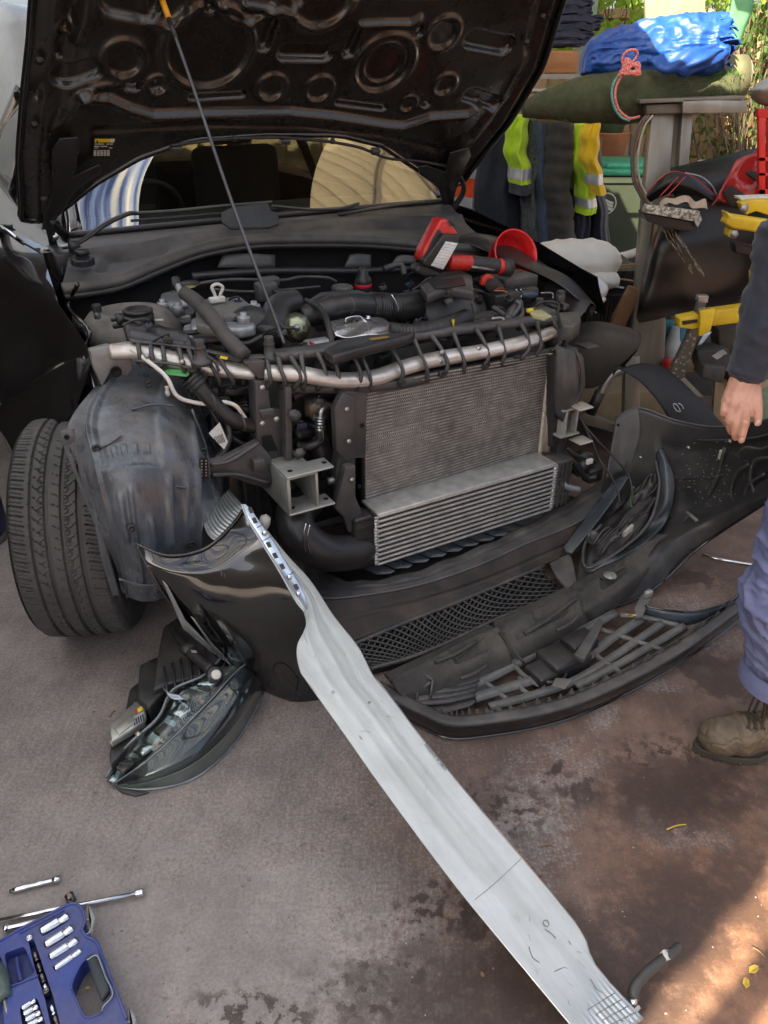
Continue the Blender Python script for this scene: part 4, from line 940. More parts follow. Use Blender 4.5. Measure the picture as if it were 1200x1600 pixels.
# lamp-side metal corner above the liner
cor = M('primer_metal', (.33, .33, .32), (.2, .2, .2), .5, metal=.4, scale=14, bump=.1, dust=(.25, .2, .15), dust_amt=.4)
SL('corner_bracket', [F(140, 548, -.34), F(170, 540, -.34), F(205, 556, -.33), F(209, 575, -.33), F(200, 588, -.33), F(172, 582, -.33), F(160, 605, -.34), F(146, 575, -.34)], -CF * .03, cor, bev=.004)
mb = MB(); lathe(mb, F(181, 581, -.325), CF, [(.016, 0), (.016, .003), (.012, .003), (.011, -.01), (.0001, -.01)], 20); obj('corner_hole', mb, MATS['hole_black'], car)
mb = MB(); patch(mb, [[F(120, 560, -.42), F(128, 560, -.42), F(150, 575, -.36)], [F(122, 595, -.42), F(135, 600, -.40), F(160, 612, -.36)], [F(148, 622, -.42), F(155, 622, -.4), F(168, 630, -.36)]], 4, 4, thick=.003); obj('wing_return', mb, plas, car)
# ================================================================ COOLING PACK
def fin_mat():
    m = bpy.data.materials.new('radiator_fins'); m.use_nodes = True; nt = m.node_tree; N = nt.nodes; K = nt.links; b = N['Principled BSDF']
    tc = N.new('ShaderNodeTexCoord')
    n1 = N.new('ShaderNodeTexNoise'); n1.inputs['Scale'].default_value = 4.2; n1.inputs['Detail'].default_value = 4; K.new(tc.outputs['Object'], n1.inputs[0])
    n2 = N.new('ShaderNodeTexNoise'); n2.inputs['Scale'].default_value = 260; n2.inputs['Detail'].default_value = 3; K.new(tc.outputs['Object'], n2.inputs[0])
    a = N.new('ShaderNodeMapRange'); a.inputs[1].default_value = .34; a.inputs[2].default_value = .56; K.new(n1.outputs[0], a.inputs[0])
    c = N.new('ShaderNodeMapRange'); c.inputs[1].default_value = .35; c.inputs[2].default_value = .70; K.new(n2.outputs[0], c.inputs[0])
    mx = N.new('ShaderNodeMix'); mx.data_type = 'RGBA'; mx.inputs[6].default_value = (.17, .155, .135, 1); mx.inputs[7].default_value = (.74, .71, .67, 1)
    mu = N.new('ShaderNodeMath'); mu.operation = 'MULTIPLY_ADD'; mu.use_clamp = True; K.new(a.outputs[0], mu.inputs[0]); mu.inputs[1].default_value = .8; 
    m3 = N.new('ShaderNodeMath'); m3.operation = 'MULTIPLY'; K.new(c.outputs[0], m3.inputs[0]); m3.inputs[1].default_value = .30; K.new(m3.outputs[0], mu.inputs[2]); K.new(mu.outputs[0], mx.inputs[0])
    K.new(mx.outputs[2], b.inputs['Base Color']); b.inputs['Roughness'].default_value = .6; b.inputs['Metallic'].default_value = .0
    return m
finm = fin_mat()
def Q(tl, tr, bl_, br_, s, t, off=0.):
    return tl.lerp(tr, s).lerp(bl_.lerp(br_, s), t) + CF * off
RTL, RTR, RBL, RBR = F(574, 602, -.10), F(862, 550, -.10), F(571, 800, -.10), F(838, 712, -.10)
RTR = C((RBR - CO).dot(CL) + .0, -.10, (RTR).z); RTL = C((RBL - CO).dot(CL), -.10, RTL.z)
mb = MB(); patch(mb, [[RTL, RTR], [RBL, RBR]], 8, 8, thick=.035); rad = obj('radiator', mb, M('fin_gap', (.05, .046, .042), None, .8), car, 'radiator core with rows of dusty fins')
mb = MB()                                                     # tubes and zig-zag fins between them
rows_n = 38
for r_ in range(rows_n):
    t0, t1 = r_ / rows_n, (r_ + .22) / rows_n
    mb.add([Q(RTL, RTR, RBL, RBR, 0, t0, .006), Q(RTL, RTR, RBL, RBR, 1, t0, .006), Q(RTL, RTR, RBL, RBR, 1, t1, .006), Q(RTL, RTR, RBL, RBR, 0, t1, .006), Q(RTL, RTR, RBL, RBR, 0, t0, -.003), Q(RTL, RTR, RBL, RBR, 1, t0, -.003), Q(RTL, RTR, RBL, RBR, 1, t1, -.003), Q(RTL, RTR, RBL, RBR, 0, t1, -.003)], [(0, 3, 2, 1), (0, 1, 5, 4), (2, 3, 7, 6)], False)
obj('cooling_tubes', mb, M('tube_alu', (.62, .60, .57), (.26, .25, .23), .5, metal=.5, scale=30), rad)
mb = MB()
for r_ in range(rows_n):
    t0, t1 = (r_ + .22) / rows_n, (r_ + 1) / rows_n; n = 200
    for k in range(n):
        s = (k + .15 + .06 * math.sin(k * 12.9 + r_)) / n; w = .85 / n; e = .45 / n * (1 if k % 2 else -1)
        o = .003 + .0012 * math.sin(k * 3.1 + r_ * 1.7)
        mb.add([Q(RTL, RTR, RBL, RBR, s - e, t0, o), Q(RTL, RTR, RBL, RBR, s - e + w, t0, o - .002), Q(RTL, RTR, RBL, RBR, s + e + w, t1, o - .002), Q(RTL, RTR, RBL, RBR, s + e, t1, o)], [(0, 3, 2, 1)], False)
obj('fins', mb, finm, rad)
# right tank: pale vertical pipe with crimped edge
tnk = M('tank_aluminium', (.62, .58, .50), (.45, .41, .34), .5, metal=.35, scale=9, bump=.1)
T('receiver_tube', [RTR + CL * .030 + UP * -.01 + CF * .012, RBR + CL * .030 + UP * .02 + CF * .012], .017, tnk, rad, n=2, seg=18)
mb = MB(); patch(mb, [[RTR + CF * .006, RTR + CL * .014 + CF * .012], [RBR + CF * .006, RBR + CL * .014 + CF * .012]], 2, 120, lambda s, t: .003 if (t * 44) % 1 < .5 else 0, thick=.006); obj('crimped_edge', mb, tnk, rad)
SL('side_shroud', [C(.50, -.06, .755), C(.535, -.06, .755), C(.535, -.06, .36), C(.50, -.06, .36)], -CF * .06, plas_d, rad)
# left shroud panels
SL('side_shroud', [F(536, 612, -.075), F(574, 610, -.075), F(572, 716, -.075), F(556, 716, -.075), F(555, 795, -.075), F(571, 800, -.075), F(571, 830, -.075), F(560, 836, -.075), F(528, 800, -.075), F(526, 740, -.075), F(534, 700, -.075)], -CF * .05, plas_d, rad, .004)
SL('shroud_wing', [F(536, 614, -.05), F(556, 622, -.05), F(553, 716, -.05), F(540, 720, -.05), F(526, 705, -.05), F(523, 640, -.05)], -CF * .03, plas_d, rad, .004)
mb = MB(); box(mb, F(566, 665, -.070), CL * .006, CF * .002, UP * .006); box(mb, F(562, 760, -.070), CL * .006, CF * .002, UP * .006); obj('clip_slot', mb, MATS['hole_black'], rad)
SL('shroud_foot', [F(541, 730, -.02), F(556, 728, -.02), F(556, 778, -.02), F(566, 800, -.02), F(556, 832, -.02), F(545, 832, -.02), F(538, 810, -.02), F(524, 795, -.02)], -CF * .03, plas_d, rad, .004)

# ---- intercooler
IF = [F(589, 812, 0), F(868, 722, 0), F(590, 886, 0), F(862, 789, 0)]
IF[1] = C((IF[1] - CO).dot(CL), 0, (IF[0].z + IF[1].z) / 2); IF[0] = C((IF[0] - CO).dot(CL), 0, IF[1].z); zb = (IF[2].z + IF[3].z) / 2
IF[2] = C((IF[0] - CO).dot(CL), 0, zb); IF[3] = C((IF[1] - CO).dot(CL), 0, zb)
icm = M('intercooler_alu', (.72, .71, .68), (.48, .47, .45), .45, metal=.65, scale=22, bump=.12, dust=(.3, .28, .25), dust_amt=.4)
mb = MB(); patch(mb, [[p for p in IF[:2]], [p for p in IF[2:]]], 4, 4, thick=.07); ic = obj('intercooler', mb, MATS['fin_gap'], car, 'silver ribbed intercooler below the radiator')
mb = MB(); tp0 = [IF[0] + UP * .004 + CF * .004, IF[1] + UP * .004 + CF * .004]; box(mb, (tp0[0] + tp0[1]) / 2 - CF * .052 + UP * .002, (tp0[1] - tp0[0]) / 2, CF * .055, UP * .005, .003); obj('top_plate', mb, icm, ic)
mb = MB(); nr = 10
for r_ in range(nr + 1):
    t = r_ / nr; c = (IF[0].lerp(IF[2], t) + IF[1].lerp(IF[3], t)) / 2; box(mb, c + CF * .002, (IF[1] - IF[0]) / 2, CF * .006, UP * .0036, .0015)
obj('charge_tubes', mb, icm, ic)
mb = MB()
for r_ in range(nr):
    n = 150; t0, t1 = (r_ + .2) / nr, (r_ + .8) / nr
    for k in range(n):
        s = (k + .3) / n; e = .4 / n * (1 if k % 2 else -1)
        mb.add([Q(*IF, s - e, t0, .001), Q(*IF, s - e + .35 / n, t0, -.001), Q(*IF, s + e + .35 / n, t1, -.001), Q(*IF, s + e, t1, .001)], [(0, 3, 2, 1)], False)
obj('fins', mb, M('ic_fins', (.34, .32, .30), (.16, .15, .14), .6, metal=.4, scale=50), ic)
mb = MB(); patch(mb, [[IF[0] - CL * .010, IF[0] + CL * .004], [IF[2] - CL * .010, IF[2] + CL * .004]], 2, 90, lambda s, t: .005 if (t * 16) % 1 < .55 else 0, thick=.008); obj('crimped_edge', mb, icm, ic)
mb = MB(); patch(mb, [[IF[1] - CL * .004, IF[1] + CL * .012], [IF[3] - CL * .004, IF[3] + CL * .012]], 2, 90, lambda s, t: .005 if (t * 16) % 1 < .55 else 0, thick=.008); obj('crimped_edge', mb, icm, ic)
# tanks
mb = MB(); box(mb, C((IF[0] - CO).dot(CL) - .045, -.04, (IF[0].z + zb) / 2), CL * .035, CF * .04, UP * .098, .012)
for k in range(6): box(mb, C((IF[0] - CO).dot(CL) - .045, .002, zb + .02 + k * .032), CL * .033, CF * .003, UP * .003)
tank_l = obj('end_tank', mb, plas, ic)
mb = MB(); box(mb, C((IF[1] - CO).dot(CL) + .05, -.04, (IF[0].z + zb) / 2 + .0), CL * .04, CF * .04, UP * .095, .012)
for k in range(6): box(mb, C((IF[1] - CO).dot(CL) + .05, .002, zb + .02 + k * .032), CL * .036, CF * .003, UP * .003)
for k in range(3): box(mb, C((IF[1] - CO).dot(CL) + .03 + k * .02, .003, (IF[0].z + zb) / 2), CL * .002, CF * .004, UP * .09)
obj('end_tank', mb, plas_d, ic)
T('charge_hose', [F(480, 780, -.12), F(462, 800, -.08), F(466, 835, -.03), F(505, 862, .0), F(550, 862, -.02), F(572, 850, -.05)], [.058, .06, .062, .058, .058, .05], rubber, n=8, seg=24, prof=lambda s: 1.05 if .12 < s < .128 or .15 < s < .158 else 1)
mb = MB(); p, q = F(486, 838, -.01), F(495, 862, -.01)
T('hose_clamp', [F(478, 818, .045), F(474, 838, .052), F(478, 862, .045)], .0025, chrome, seg=6)
T('hose_clamp', [F(484, 820, .045), F(480, 842, .052), F(486, 866, .045)], .0025, chrome, seg=6)

# ---- lock carrier: pressed aluminium bar behind a black ribbed plastic frame
bar_l = [F(172, 550, -.33), F(215, 548, -.31), F(262, 560, -.27), F(330, 574, -.22), F(400, 582, -.16)]
bar_r = [F(412, 582, -.14), F(470, 585, -.11), F(530, 594, -.09), F(585, 590, -.10), F(620, 578, -.12), F(660, 566, -.13), F(700, 558, -.13), F(760, 548, -.12), F(820, 534, -.12), F(866, 518, -.14)]
white_alu = M('pale_pressed_alu', (.72, .70, .66), (.42, .33, .25), .34, metal=.55, scale=9, contrast=(.45, .72), bump=.12)
lock = T('lock_carrier_bar', bar_l, [.028, .033, .033, .032, .028], white_alu, flat=.75, n=8, seg=16)
T('lock_carrier_bar', bar_r, [.030, .031, .030, .031, .030, .030, .031, .030, .028, .025], white_alu, flat=.75, n=8, seg=16)
T('bar_seam', [p + CF * .024 + UP * .002 for p in bar_r[:5]], .0018, plas, n=6, seg=6)
T('bar_seam', [p + CF * .026 + UP * .002 for p in bar_l], .0018, plas, n=6, seg=6)
fr = MB()
top_r = [F(432, 556, -.14), F(500, 548, -.13), F(545, 540, -.13), F(600, 532, -.15), F(670, 522, -.17), (F(740, 512, -.17)), F(810, 504, -.16), F(877, 498, -.16)]
bot_r = [F(440, 604, -.12), F(500, 606, -.11), F(560, 606, -.09), F(620, 600, -.10), F(690, 586, -.11), F(750, 575, -.11), F(810, 560, -.11), F(872, 545, -.12)]
t_s, b_s = cr(top_r, 8), cr(bot_r, 8)
patch(fr, [[p + CF * .012 for p in t_s[::4]], [p - CF * .045 for p in t_s[::4]]], 4, 2, thick=.006)
patch(fr, [[p + CF * .012 + UP * .006 for p in t_s[::4]], [p + CF * .014 - UP * .012 for p in t_s[::4]]], 4, 2, thick=.004)
patch(fr, [[p + UP * .014 + CF * .01 for p in b_s[::4]], [p + CF * .014 - UP * .012 for p in b_s[::4]]], 4, 2, thick=.010)
frame_o = obj('front_frame', fr, plas_d, car, 'black plastic frame with ribs over the pale metal bar')
for k, i in enumerate((0, 2, 4, 7, 11, 15, 18, 24, 29, 32, 36, 40, 44, 48, 51, 54, 56)):
    if i >= len(t_s): continue
    p, q = t_s[i], b_s[min(i, len(b_s) - 1)]; sw = .010 * (1 if k % 2 else -.6)
    T('frame_rib', [p + CF * .010, p.lerp(q, .3) + CF * .034 + CL * sw, p.lerp(q, .65) + CF * .040 + CL * (sw + .004), q + CF * .012], [.009, .0065, .0065, .009], plas_d, frame_o, seg=6, n=4)
# left frame: ribs with small slots over the pale bar, mount turrets
tl = cr([F(205, 535, -.30), F(262, 540, -.27), F(310, 548, -.23), F(370, 560, -.18), F(415, 560, -.14)], 6); bl2 = cr([F(205, 562, -.30), F(262, 580, -.26), F(330, 598, -.21), F(390, 602, -.16), F(415, 604, -.13)], 6)
mb = MB(); patch(mb, [[p + CF * .006 for p in tl[::3]], [p - CF * .03 for p in tl[::3]]], 3, 2, thick=.005); fl_o = obj('frame_rail', mb, plas_d, frame_o)
for i in (1, 3, 5, 8, 10, 13, 15, 24):
    i = min(i, len(tl) - 1); p, q = tl[i], bl2[i]; T('frame_rib', [p + CF * .008, p.lerp(q, .35) + CF * .036 - CL * .004, p.lerp(q, .75) + CF * .034, q + CF * .01], .0065, plas_d, frame_o, seg=6, n=4)
for pts in ([F(208, 562, -.27), F(262, 566, -.23), F(300, 574, -.20)], [F(300, 545, -.2), F(330, 560, -.18), F(340, 578, -.17)]):
    T('frame_rib', [p + CF * .012 for p in pts], .0045, plas_d, frame_o, seg=6, n=4)
# small sticker on the left bar with an emblem-yellow mark
mb = MB(); slab(mb, [F(340, 553, -.145), F(376, 561, -.13), F(372, 566, -.13), F(336, 558, -.145)], CF * .0012); st_ = obj('bar_sticker', mb, lab_d, frame_o)
mb = MB(); slab(mb, [F(345, 555.5, -.139), F(356, 558, -.134), F(354, 562, -.134), F(343, 559.5, -.139)], CF * .0012); obj('sticker_mark', mb, lab_y, st_)
for (u, v) in ((313, 546), (421, 540)):
    mb = MB(); p = F(u, v + 6, -.17); lathe(mb, p - UP * .03, UP, [(.030, 0), (.026, .012), (.017, .016), (.015, .045), (.017, .048), (.0001, .049)], 20); cap_knurl(mb, p + UP * .016, UP, .014, .022, 14); obj('buffer_mount', mb, plas_d, frame_o)
for (u, v, b) in ((689, 584, -.085), (758, 569, -.085)):
    mb = MB(); lathe(mb, F(u, v, b), CF, [(.012, 0), (.012, .012), (.008, .012), (.007, .004), (.0001, .004)], 14)
    for k in range(4): box(mb, F(u, v, b) + CF * .010, CL * .011 * math.cos(k * .785) + UP * .011 * math.sin(k * .785), CF * .002, (UP * math.cos(k * .785) - CL * math.sin(k * .785)) * .0012)
    obj('screw_boss', mb, plas, frame_o)
for (u, v, b) in ((628, 597, -.075), (808, 558, -.08), (526, 557, -.10)):
    mb = MB(); box(mb, F(u, v, b), CL * .012, CF * .004, UP * .007, .002); box(mb, F(u, v, b) + CF * .005, CL * .008, CF * .001, UP * .0045); obj('clip_slot', mb, plas, frame_o)
for (u, v) in ((691, 551), (748, 545), (688, 565)):
    mb = MB(); bolt(mb, F(u, v, -.105), CF, .007, .005); obj('bolt', mb, steel, frame_o)
# wedge block between the two bars, end block, lower left plate
SL('frame_wedge', [F(382, 566, -.13), F(414, 564, -.12), F(416, 592, -.12), F(404, 592, -.12)], -CF * .05, plas_d, frame_o, .002)
SL('frame_plate', [F(535, 596, -.072), F(576, 594, -.072), F(577, 614, -.072), F(560, 612, -.072), F(536, 606, -.072)], -CF * .02, plas_d, frame_o, .002)
SL('frame_end', [F(870, 500, -.13), F(876, 500, -.13), F(876, 550, -.13), F(866, 552, -.13), F(864, 540, -.13)], -CF * .05, plas_d, frame_o, .002)

# ---- left support column, lamp bracket arm
col = SL('support_column', [F(399, 596, -.12), F(418, 594, -.12), F(424, 640, -.12), F(450, 640, -.12), F(452, 716, -.12), F(420, 718, -.12), F(402, 700, -.12)], -CF * .06, plas_d, car, .004)
SL('column_flange', [F(446, 606, -.08), F(456, 606, -.08), F(457, 720, -.08), F(447, 718, -.08)], -CF * .06, plas_d, col, .002)
SL('column_window', [F(408, 682, -.117), F(424, 680, -.117), F(434, 704, -.117), F(414, 706, -.117)], CF * .001, MATS['hole_black'], col, 0)
SL('column_step', [F(404, 640, -.10), F(426, 636, -.10), F(430, 650, -.10), F(408, 654, -.10)], CF * .01, plas_d, col, .003)
arm = SL('lamp_bracket', [F(424, 714, -.10), F(404, 690, -.10), F(350, 718, -.07), F(326, 724, -.06), F(326, 742, -.06), F(352, 742, -.07), F(386, 755, -.09), F(418, 764, -.10), F(428, 750, -.10)], -CF * .03, plas_d, car, .004)
T('bracket_rib', [F(404, 692, -.09), F(360, 720, -.06), F(330, 726, -.05)], .006, plas_d, arm, seg=8)
T('bracket_rib', [F(420, 755, -.09), F(372, 742, -.07), F(332, 742, -.05)], .006, plas_d, arm, seg=8)
SL('bracket_step', [F(397, 722, -.06), F(414, 718, -.06), F(416, 734, -.06), F(398, 738, -.06)], -CF * .03, plas_d, arm, .003)
mb = MB(); box(mb, F(318, 732, -.04), CL * .015, CF * .012, UP * .026, .005); cnn = obj('wiring_plug', mb, plas_g, arm)
mb = MB(); slab(mb, [F(311, 716, -.024), F(325, 716, -.024), F(326, 748, -.024), F(312, 748, -.024)], CF * .001); obj('plug_face', mb, MATS['hole_black'], cnn)
mb = MB()
for k in range(6):
    for j in range(2): box(mb, F(315 + j * 7, 720 + k * 4.6, -.021), CL * .0022, CF * .001, UP * .002)
obj('plug_pins', mb, steel, cnn)

# ---- aluminium chassis rail ends
rail_m = M('rail_alu', (.52, .54, .50), (.36, .38, .35), .42, metal=.6, scale=14, bump=.15, dust=(.3, .28, .24), dust_amt=.35)
def rail(c, w, h, L_, lipw):
    mb = MB(); th = .004
    for s in (-1, 1): box(mb, c - CF * L_ / 2 + CL * s * w / 2, CL * th, CF * L_ / 2, UP * (h / 2 - .001), .001)
    for s in (-1, 1): box(mb, c - CF * L_ / 2 + UP * s * h / 2, CL * (w / 2 + lipw / 2 + .004), CF * L_ / 2, UP * th, .001)
    box(mb, c - CF * (L_ * .9), CL * w / 2, CF * .003, UP * h / 2)
    return mb
p = F(477, 770, .02); mb = rail(C((p - CO).dot(CL) - .005, .02, p.z - .003), .088, .118, .24, .0); box(mb, C((p - CO).dot(CL) - .052, -.10, p.z - .003), CL * .003, CF * .12, UP * .058, .001)
rl = obj('chassis_rail', mb, rail_m, car, 'square grey aluminium chassis rail end left of the intercooler')
for s, v0 in ((1, 740), (-1, 800)):
    q = C((p - CO).dot(CL) + .020, -.012, p.z + s * .061); mb = MB(); box(mb, q, CL * .075, CF * .035, UP * .0035, .003); obj('mounting_flange', mb, rail_m, rl)
    for dx in (-.05, .06): mb = MB(); lathe(mb, q + CL * dx + UP * .0036, UP, [(.008, 0), (.008, .0008), (.0001, .0005)], 14); obj('flange_hole', mb, MATS['hole_black'], rl)
p = F(903, 660, .0); mb = rail(C((p - CO).dot(CL) - .02, -.01, p.z), .05, .10, .2, .03); obj('chassis_rail', mb, rail_m, car, 'grey metal chassis rail end right of the radiator')
for v in (635, 688):
    mb = MB(); box(mb, F(908, v, .0), CL * .032, CF * .03, UP * .0035, .003); obj('mounting_flange', mb, tnk, car)
T('rail_stub', [F(512, 752, -.10), F(530, 748, -.10)], .012, steel, n=2)
# right side ducting beside the radiator
mb = MB(); patch(mb, [[F(868, 540, -.06), F(890, 545, -.03), F(906, 552, -.06), F(912, 560, -.16)], [F(866, 600, -.04), F(892, 602, .0), F(910, 604, -.04), F(914, 604, -.14)], [F(866, 650, -.05), F(882, 660, -.02), F(896, 650, -.05), F(900, 640, -.14)]], 5, 6, thick=.004); obj('air_duct', mb, plas_d, car)
T('duct_rib', [F(900, 548, -.04), F(908, 575, -.02), F(906, 610, -.02), F(894, 645, -.03)], .005, plas_d, seg=8)
SL('duct_bracket', [F(868, 560, -.05), F(878, 556, -.05), F(876, 690, -.05), F(862, 700, -.05)], -CF * .05, plas, car, .003)
mb = MB(); box(mb, F(918, 540, -.2) , CL * .03, CF * .03, UP * .004, .002); obj('mount_tab', mb, plas_d, car)
# horn and wiring low at right of the intercooler
mb = MB(); lathe(mb, F(912, 726, -.06), CF, [(.05, -.03), (.052, 0), (.045, .012), (.02, .018), (.0001, .018)], 26); hn = obj('horn', mb, plas, car)
mb = MB(); lathe(mb, F(912, 726, -.02), CF, [(.016, -.02), (.016, .012), (.0001, .012)], 18); obj('horn_cap', mb, plas_d, hn)
mb = MB(); box(mb, F(921, 721, .03), CL * .014, CF * .006, UP * .010, .003); obj('white_plug', mb, white_pl, car)
T('horn_bracket', [F(885, 700, -.04), F(900, 712, -.03), F(930, 722, -.03)], .008, plas, seg=8)
B('horn_mount', F(925, 740, -.05), .07, .05, .06, plas, bev=.01)
T('wiring_loom', [F(905, 650, -.02), F(925, 690, .02), F(938, 720, .05), F(955, 745, .12), F(966, 770, .18), F(968, 785, .2)], .004, rubber, seg=6)
T('wiring_loom', [F(905, 655, -.05), F(935, 690, .02), F(960, 715, .06), F(983, 745, .15), F(990, 790, .22)], .004, rubber, seg=6)
T('wiring_loom', [F(870, 705, -.08), F(895, 720, -.02), F(915, 745, -.02), F(932, 745, .0)], .010, rubber, seg=8, prof=corr(.008, .12))
T('wiring_loom', [F(872, 745, -.02), F(885, 760, .0), F(905, 765, .01)], .012, MATS['cast_metal'], seg=8)

# ================================================================ ENGINE BAY
bay = M('bay_black', (.012, .012, .012), (.02, .02, .02), .6, dust=DUST, dust_amt=.35)
mb = MB(); rng = random.Random(4)
# engine block mass under everything, lumpy
mb = MB(); patch(mb, [[C(-.78 + k * .155, -.98 + j * .135, .72 + .05 * math.sin(k * 2.1 + j) + .04 * math.cos(k * 1.3 - j * 2)) for k in range(11)] for j in range(6)], 3, 3); obj('engine_block', mb, bay, car)
mb = MB()
for i in range(46):
    a, b = rng.uniform(-.72, .76), rng.uniform(-.88, -.24); z = .76 + rng.uniform(-.06, .035)
    ax = Matrix.Rotation(rng.uniform(-.5, .5), 3, 'Z'); box(mb, C(a, b, z), ax @ (CL * rng.uniform(.015, .05)), ax @ (CF * rng.uniform(.012, .035)), UP * rng.uniform(.015, .035), .006)
anc = obj('engine_ancillaries', mb, plas, car); anc['kind'] = 'stuff'
for i in range(30):
    a, b = rng.uniform(-.7, .7), rng.uniform(-.86, -.28); p = C(a, b, .79 + rng.uniform(-.03, .03)); q = p + CL * rng.uniform(-.25, .25) + CF * rng.uniform(-.14, .14)
    T('cable', [p, p.lerp(q, .35) + UP * rng.uniform(.01, .05), p.lerp(q, .7) + UP * rng.uniform(.0, .05) + CL * rng.uniform(-.04, .04), q - UP * .02], rng.choice((.004, .006, .009)), rng.choice((rubber, plas, plas_d)), seg=6, n=4)
# suspension tower, dusty
tow = M('tower_dust', (.15, .145, .135), (.09, .088, .082), .7, scale=14, bump=.3, dust=(.3, .27, .23), dust_amt=.6)
mb = MB(); lathe(mb, F(200, 490, -.66) - UP * .03, UP, [(.17, -.05), (.15, .0), (.12, .035), (.08, .045), (.075, .035), (.0001, .035)], 32); obj('suspension_tower', mb, tow, car)
mb = MB(); lathe(mb, F(216, 492, -.52), UP, [(.045, -.03), (.046, .0), (.040, .005), (.044, .008), (.044, .016), (.036, .020), (.030, .012), (.0001, .012)], 30); obj('reservoir_cap', mb, plas, car)
mb = MB(); cap_knurl(mb, F(152, 487, -.58), UP, .014, .022, 12); cp = obj('service_cap', mb, plas, car)
mb = MB(); cyl(mb, F(153, 498, -.58), UP, .010, .03); obj('service_port', mb, alu, cp)
T('bay_pipe', [F(178, 510, -.45), F(200, 508, -.42), F(245, 515, -.36), F(300, 520, -.34), F(340, 505, -.36), F(352, 510, -.34), F(358, 530, -.30), F(385, 537, -.26), F(410, 525, -.26)], .0075, rubber, n=8)
T('bay_pipe', [F(175, 500, -.45), F(196, 498, -.42), F(240, 514, -.36), F(285, 530, -.30), F(305, 545, -.26)], .006, rubber, n=8)
T('pipe_nut', [F(182, 499, -.43), F(192, 497, -.43)], .016, plas, n=2)
mb = MB(); patch(mb, [[F(190, 505, -.40), F(240, 508, -.36), F(290, 520, -.30), F(300, 540, -.26)], [F(200, 540, -.34), F(240, 545, -.30), F(270, 550, -.28), F(290, 556, -.25)]], 6, 5, lambda s, t: .008 * math.sin(s * 20) ** 2, thick=.01); obj('harness_tray', mb, plas, car)
T('harness_tube', [F(205, 525, -.36), F(235, 532, -.33), F(290, 545, -.28)], .022, M('loom_blue', (.05, .06, .075), None, .4, dust=DUST, dust_amt=.3), seg=12)
# grey alloy cam cover with pale side
cov = M('cam_cover', (.21, .205, .195), (.13, .125, .12), .6, metal=.3, scale=26, bump=.5, bscale=60, dust=(.3, .27, .23), dust_amt=.4)
g1 = [F(306, 475, -.50), F(322, 464, -.56), F(376, 462, -.58), F(402, 482, -.50), F(400, 490, -.48), F(376, 494, -.44), F(358, 494, -.42), F(340, 516, -.38), F(318, 508, -.40)]
zc = .955
g1 = [Z(u, v, zc) for u, v in ((305, 478), (322, 466), (376, 463), (403, 484), (402, 490), (378, 491), (350, 493), (338, 513), (306, 505))]
cc = SL('cam_cover', g1, -UP * .03, cov, bev=.006)
g2 = [Z(u, v, .925) for u, v in ((338, 520), (352, 502), (380, 498), (402, 497), (402, 520), (378, 528), (330, 530))]
SL('cover_side', [Z(u, v, .90) for u, v in ((300, 515), (345, 498), (404, 498), (400, 526), (378, 531), (300, 530))], UP * .035, cast, cc, .010)
SL('cover_step', [Z(u, v, .87) for u, v in ((288, 522), (345, 508), (382, 520), (380, 530), (300, 540), (288, 536))], UP * .03, cast, cc, .008)
for (u, v, z) in ((382, 505, .955), (256, 482, .93), (280, 487, .93), (398, 487, .965)):
    p = Z(u, v + 4, z - .03); mb = MB(); lathe(mb, p, UP, [(.020, 0), (.020, .027), (.018, .03), (.010, .03), (.010, .04), (.0001, .041)], 16); obj('cover_bolt', mb, cast, cc)
T('lifting_eye', [F(333, 472, -.50), F(336, 462, -.50), F(331, 449, -.50), F(339, 444, -.50), F(348, 449, -.50), F(344, 462, -.50), F(347, 472, -.50)], .005, beige_pl, n=6, seg=10)
B('eye_foot', F(339, 468, -.5), .05, .02, .018, beige_pl, bev=.004)
# water hose with branch
T('coolant_hose', [F(288, 458, -.48), F(305, 470, -.42), F(330, 495, -.31), F(355, 528, -.22), F(382, 556, -.15)], [.021, .022, .022, .022, .022], M('coolant_rubber', (.045, .045, .045), (.07, .068, .065), .6, dust=DUST, dust_amt=.3), n=8, seg=16)
T('hose_neck', [F(277, 445, -.6), F(283, 458, -.58), F(290, 480, -.54)], .011, cast, n=4, seg=14)
mb = MB(); p = F(276, 448, -.6); cap_knurl(mb, p, (F(274, 435, -.62) - p), .014, .03, 12); obj('bleed_cap', mb, plas, car)
T('hose_clamp', [F(286, 466, -.53), F(294, 461, -.53), F(299, 457, -.55)], .004, steel, seg=6)
SL('head_casting', [Z(u, v, .93) for u, v in ((250, 458), (270, 452), (300, 454), (302, 470), (275, 476), (252, 470))], -UP * .05, cast, bev=.01)
mb = MB()
for (u, v, r_, h_) in ((262, 488, .030, .03), (286, 492, .026, .03), (246, 496, .02, .02)): cyl(mb, Z(u, v, .88), UP, r_, h_)
box(mb, Z(268, 500, .875), CL * .06, CF * .025, UP * .014, .006); obj('thermostat_housing', mb, cast, car)
mb = MB(); box(mb, Z(247, 500, .93), CL * .014 + CF * .006, CF * .006, UP * .003, .002); obj('white_clip', mb, white_pl, car)
oc = MB(); lathe(oc, Z(297, 448, .97), UP, [(.034, 0), (.034, .012), (.026, .016), (.0001, .016)], 24); oc_ = obj('oil_filler_cap', oc, plas, car)
mb = MB(); lathe(mb, Z(297, 448, .987), UP, [(.018, 0), (.018, .0006), (.012, .0006), (.012, .0012), (.0001, .0012)], 18); obj('cap_symbol', mb, M('cap_yellow', (.35, .33, .04), None, .5), oc_)
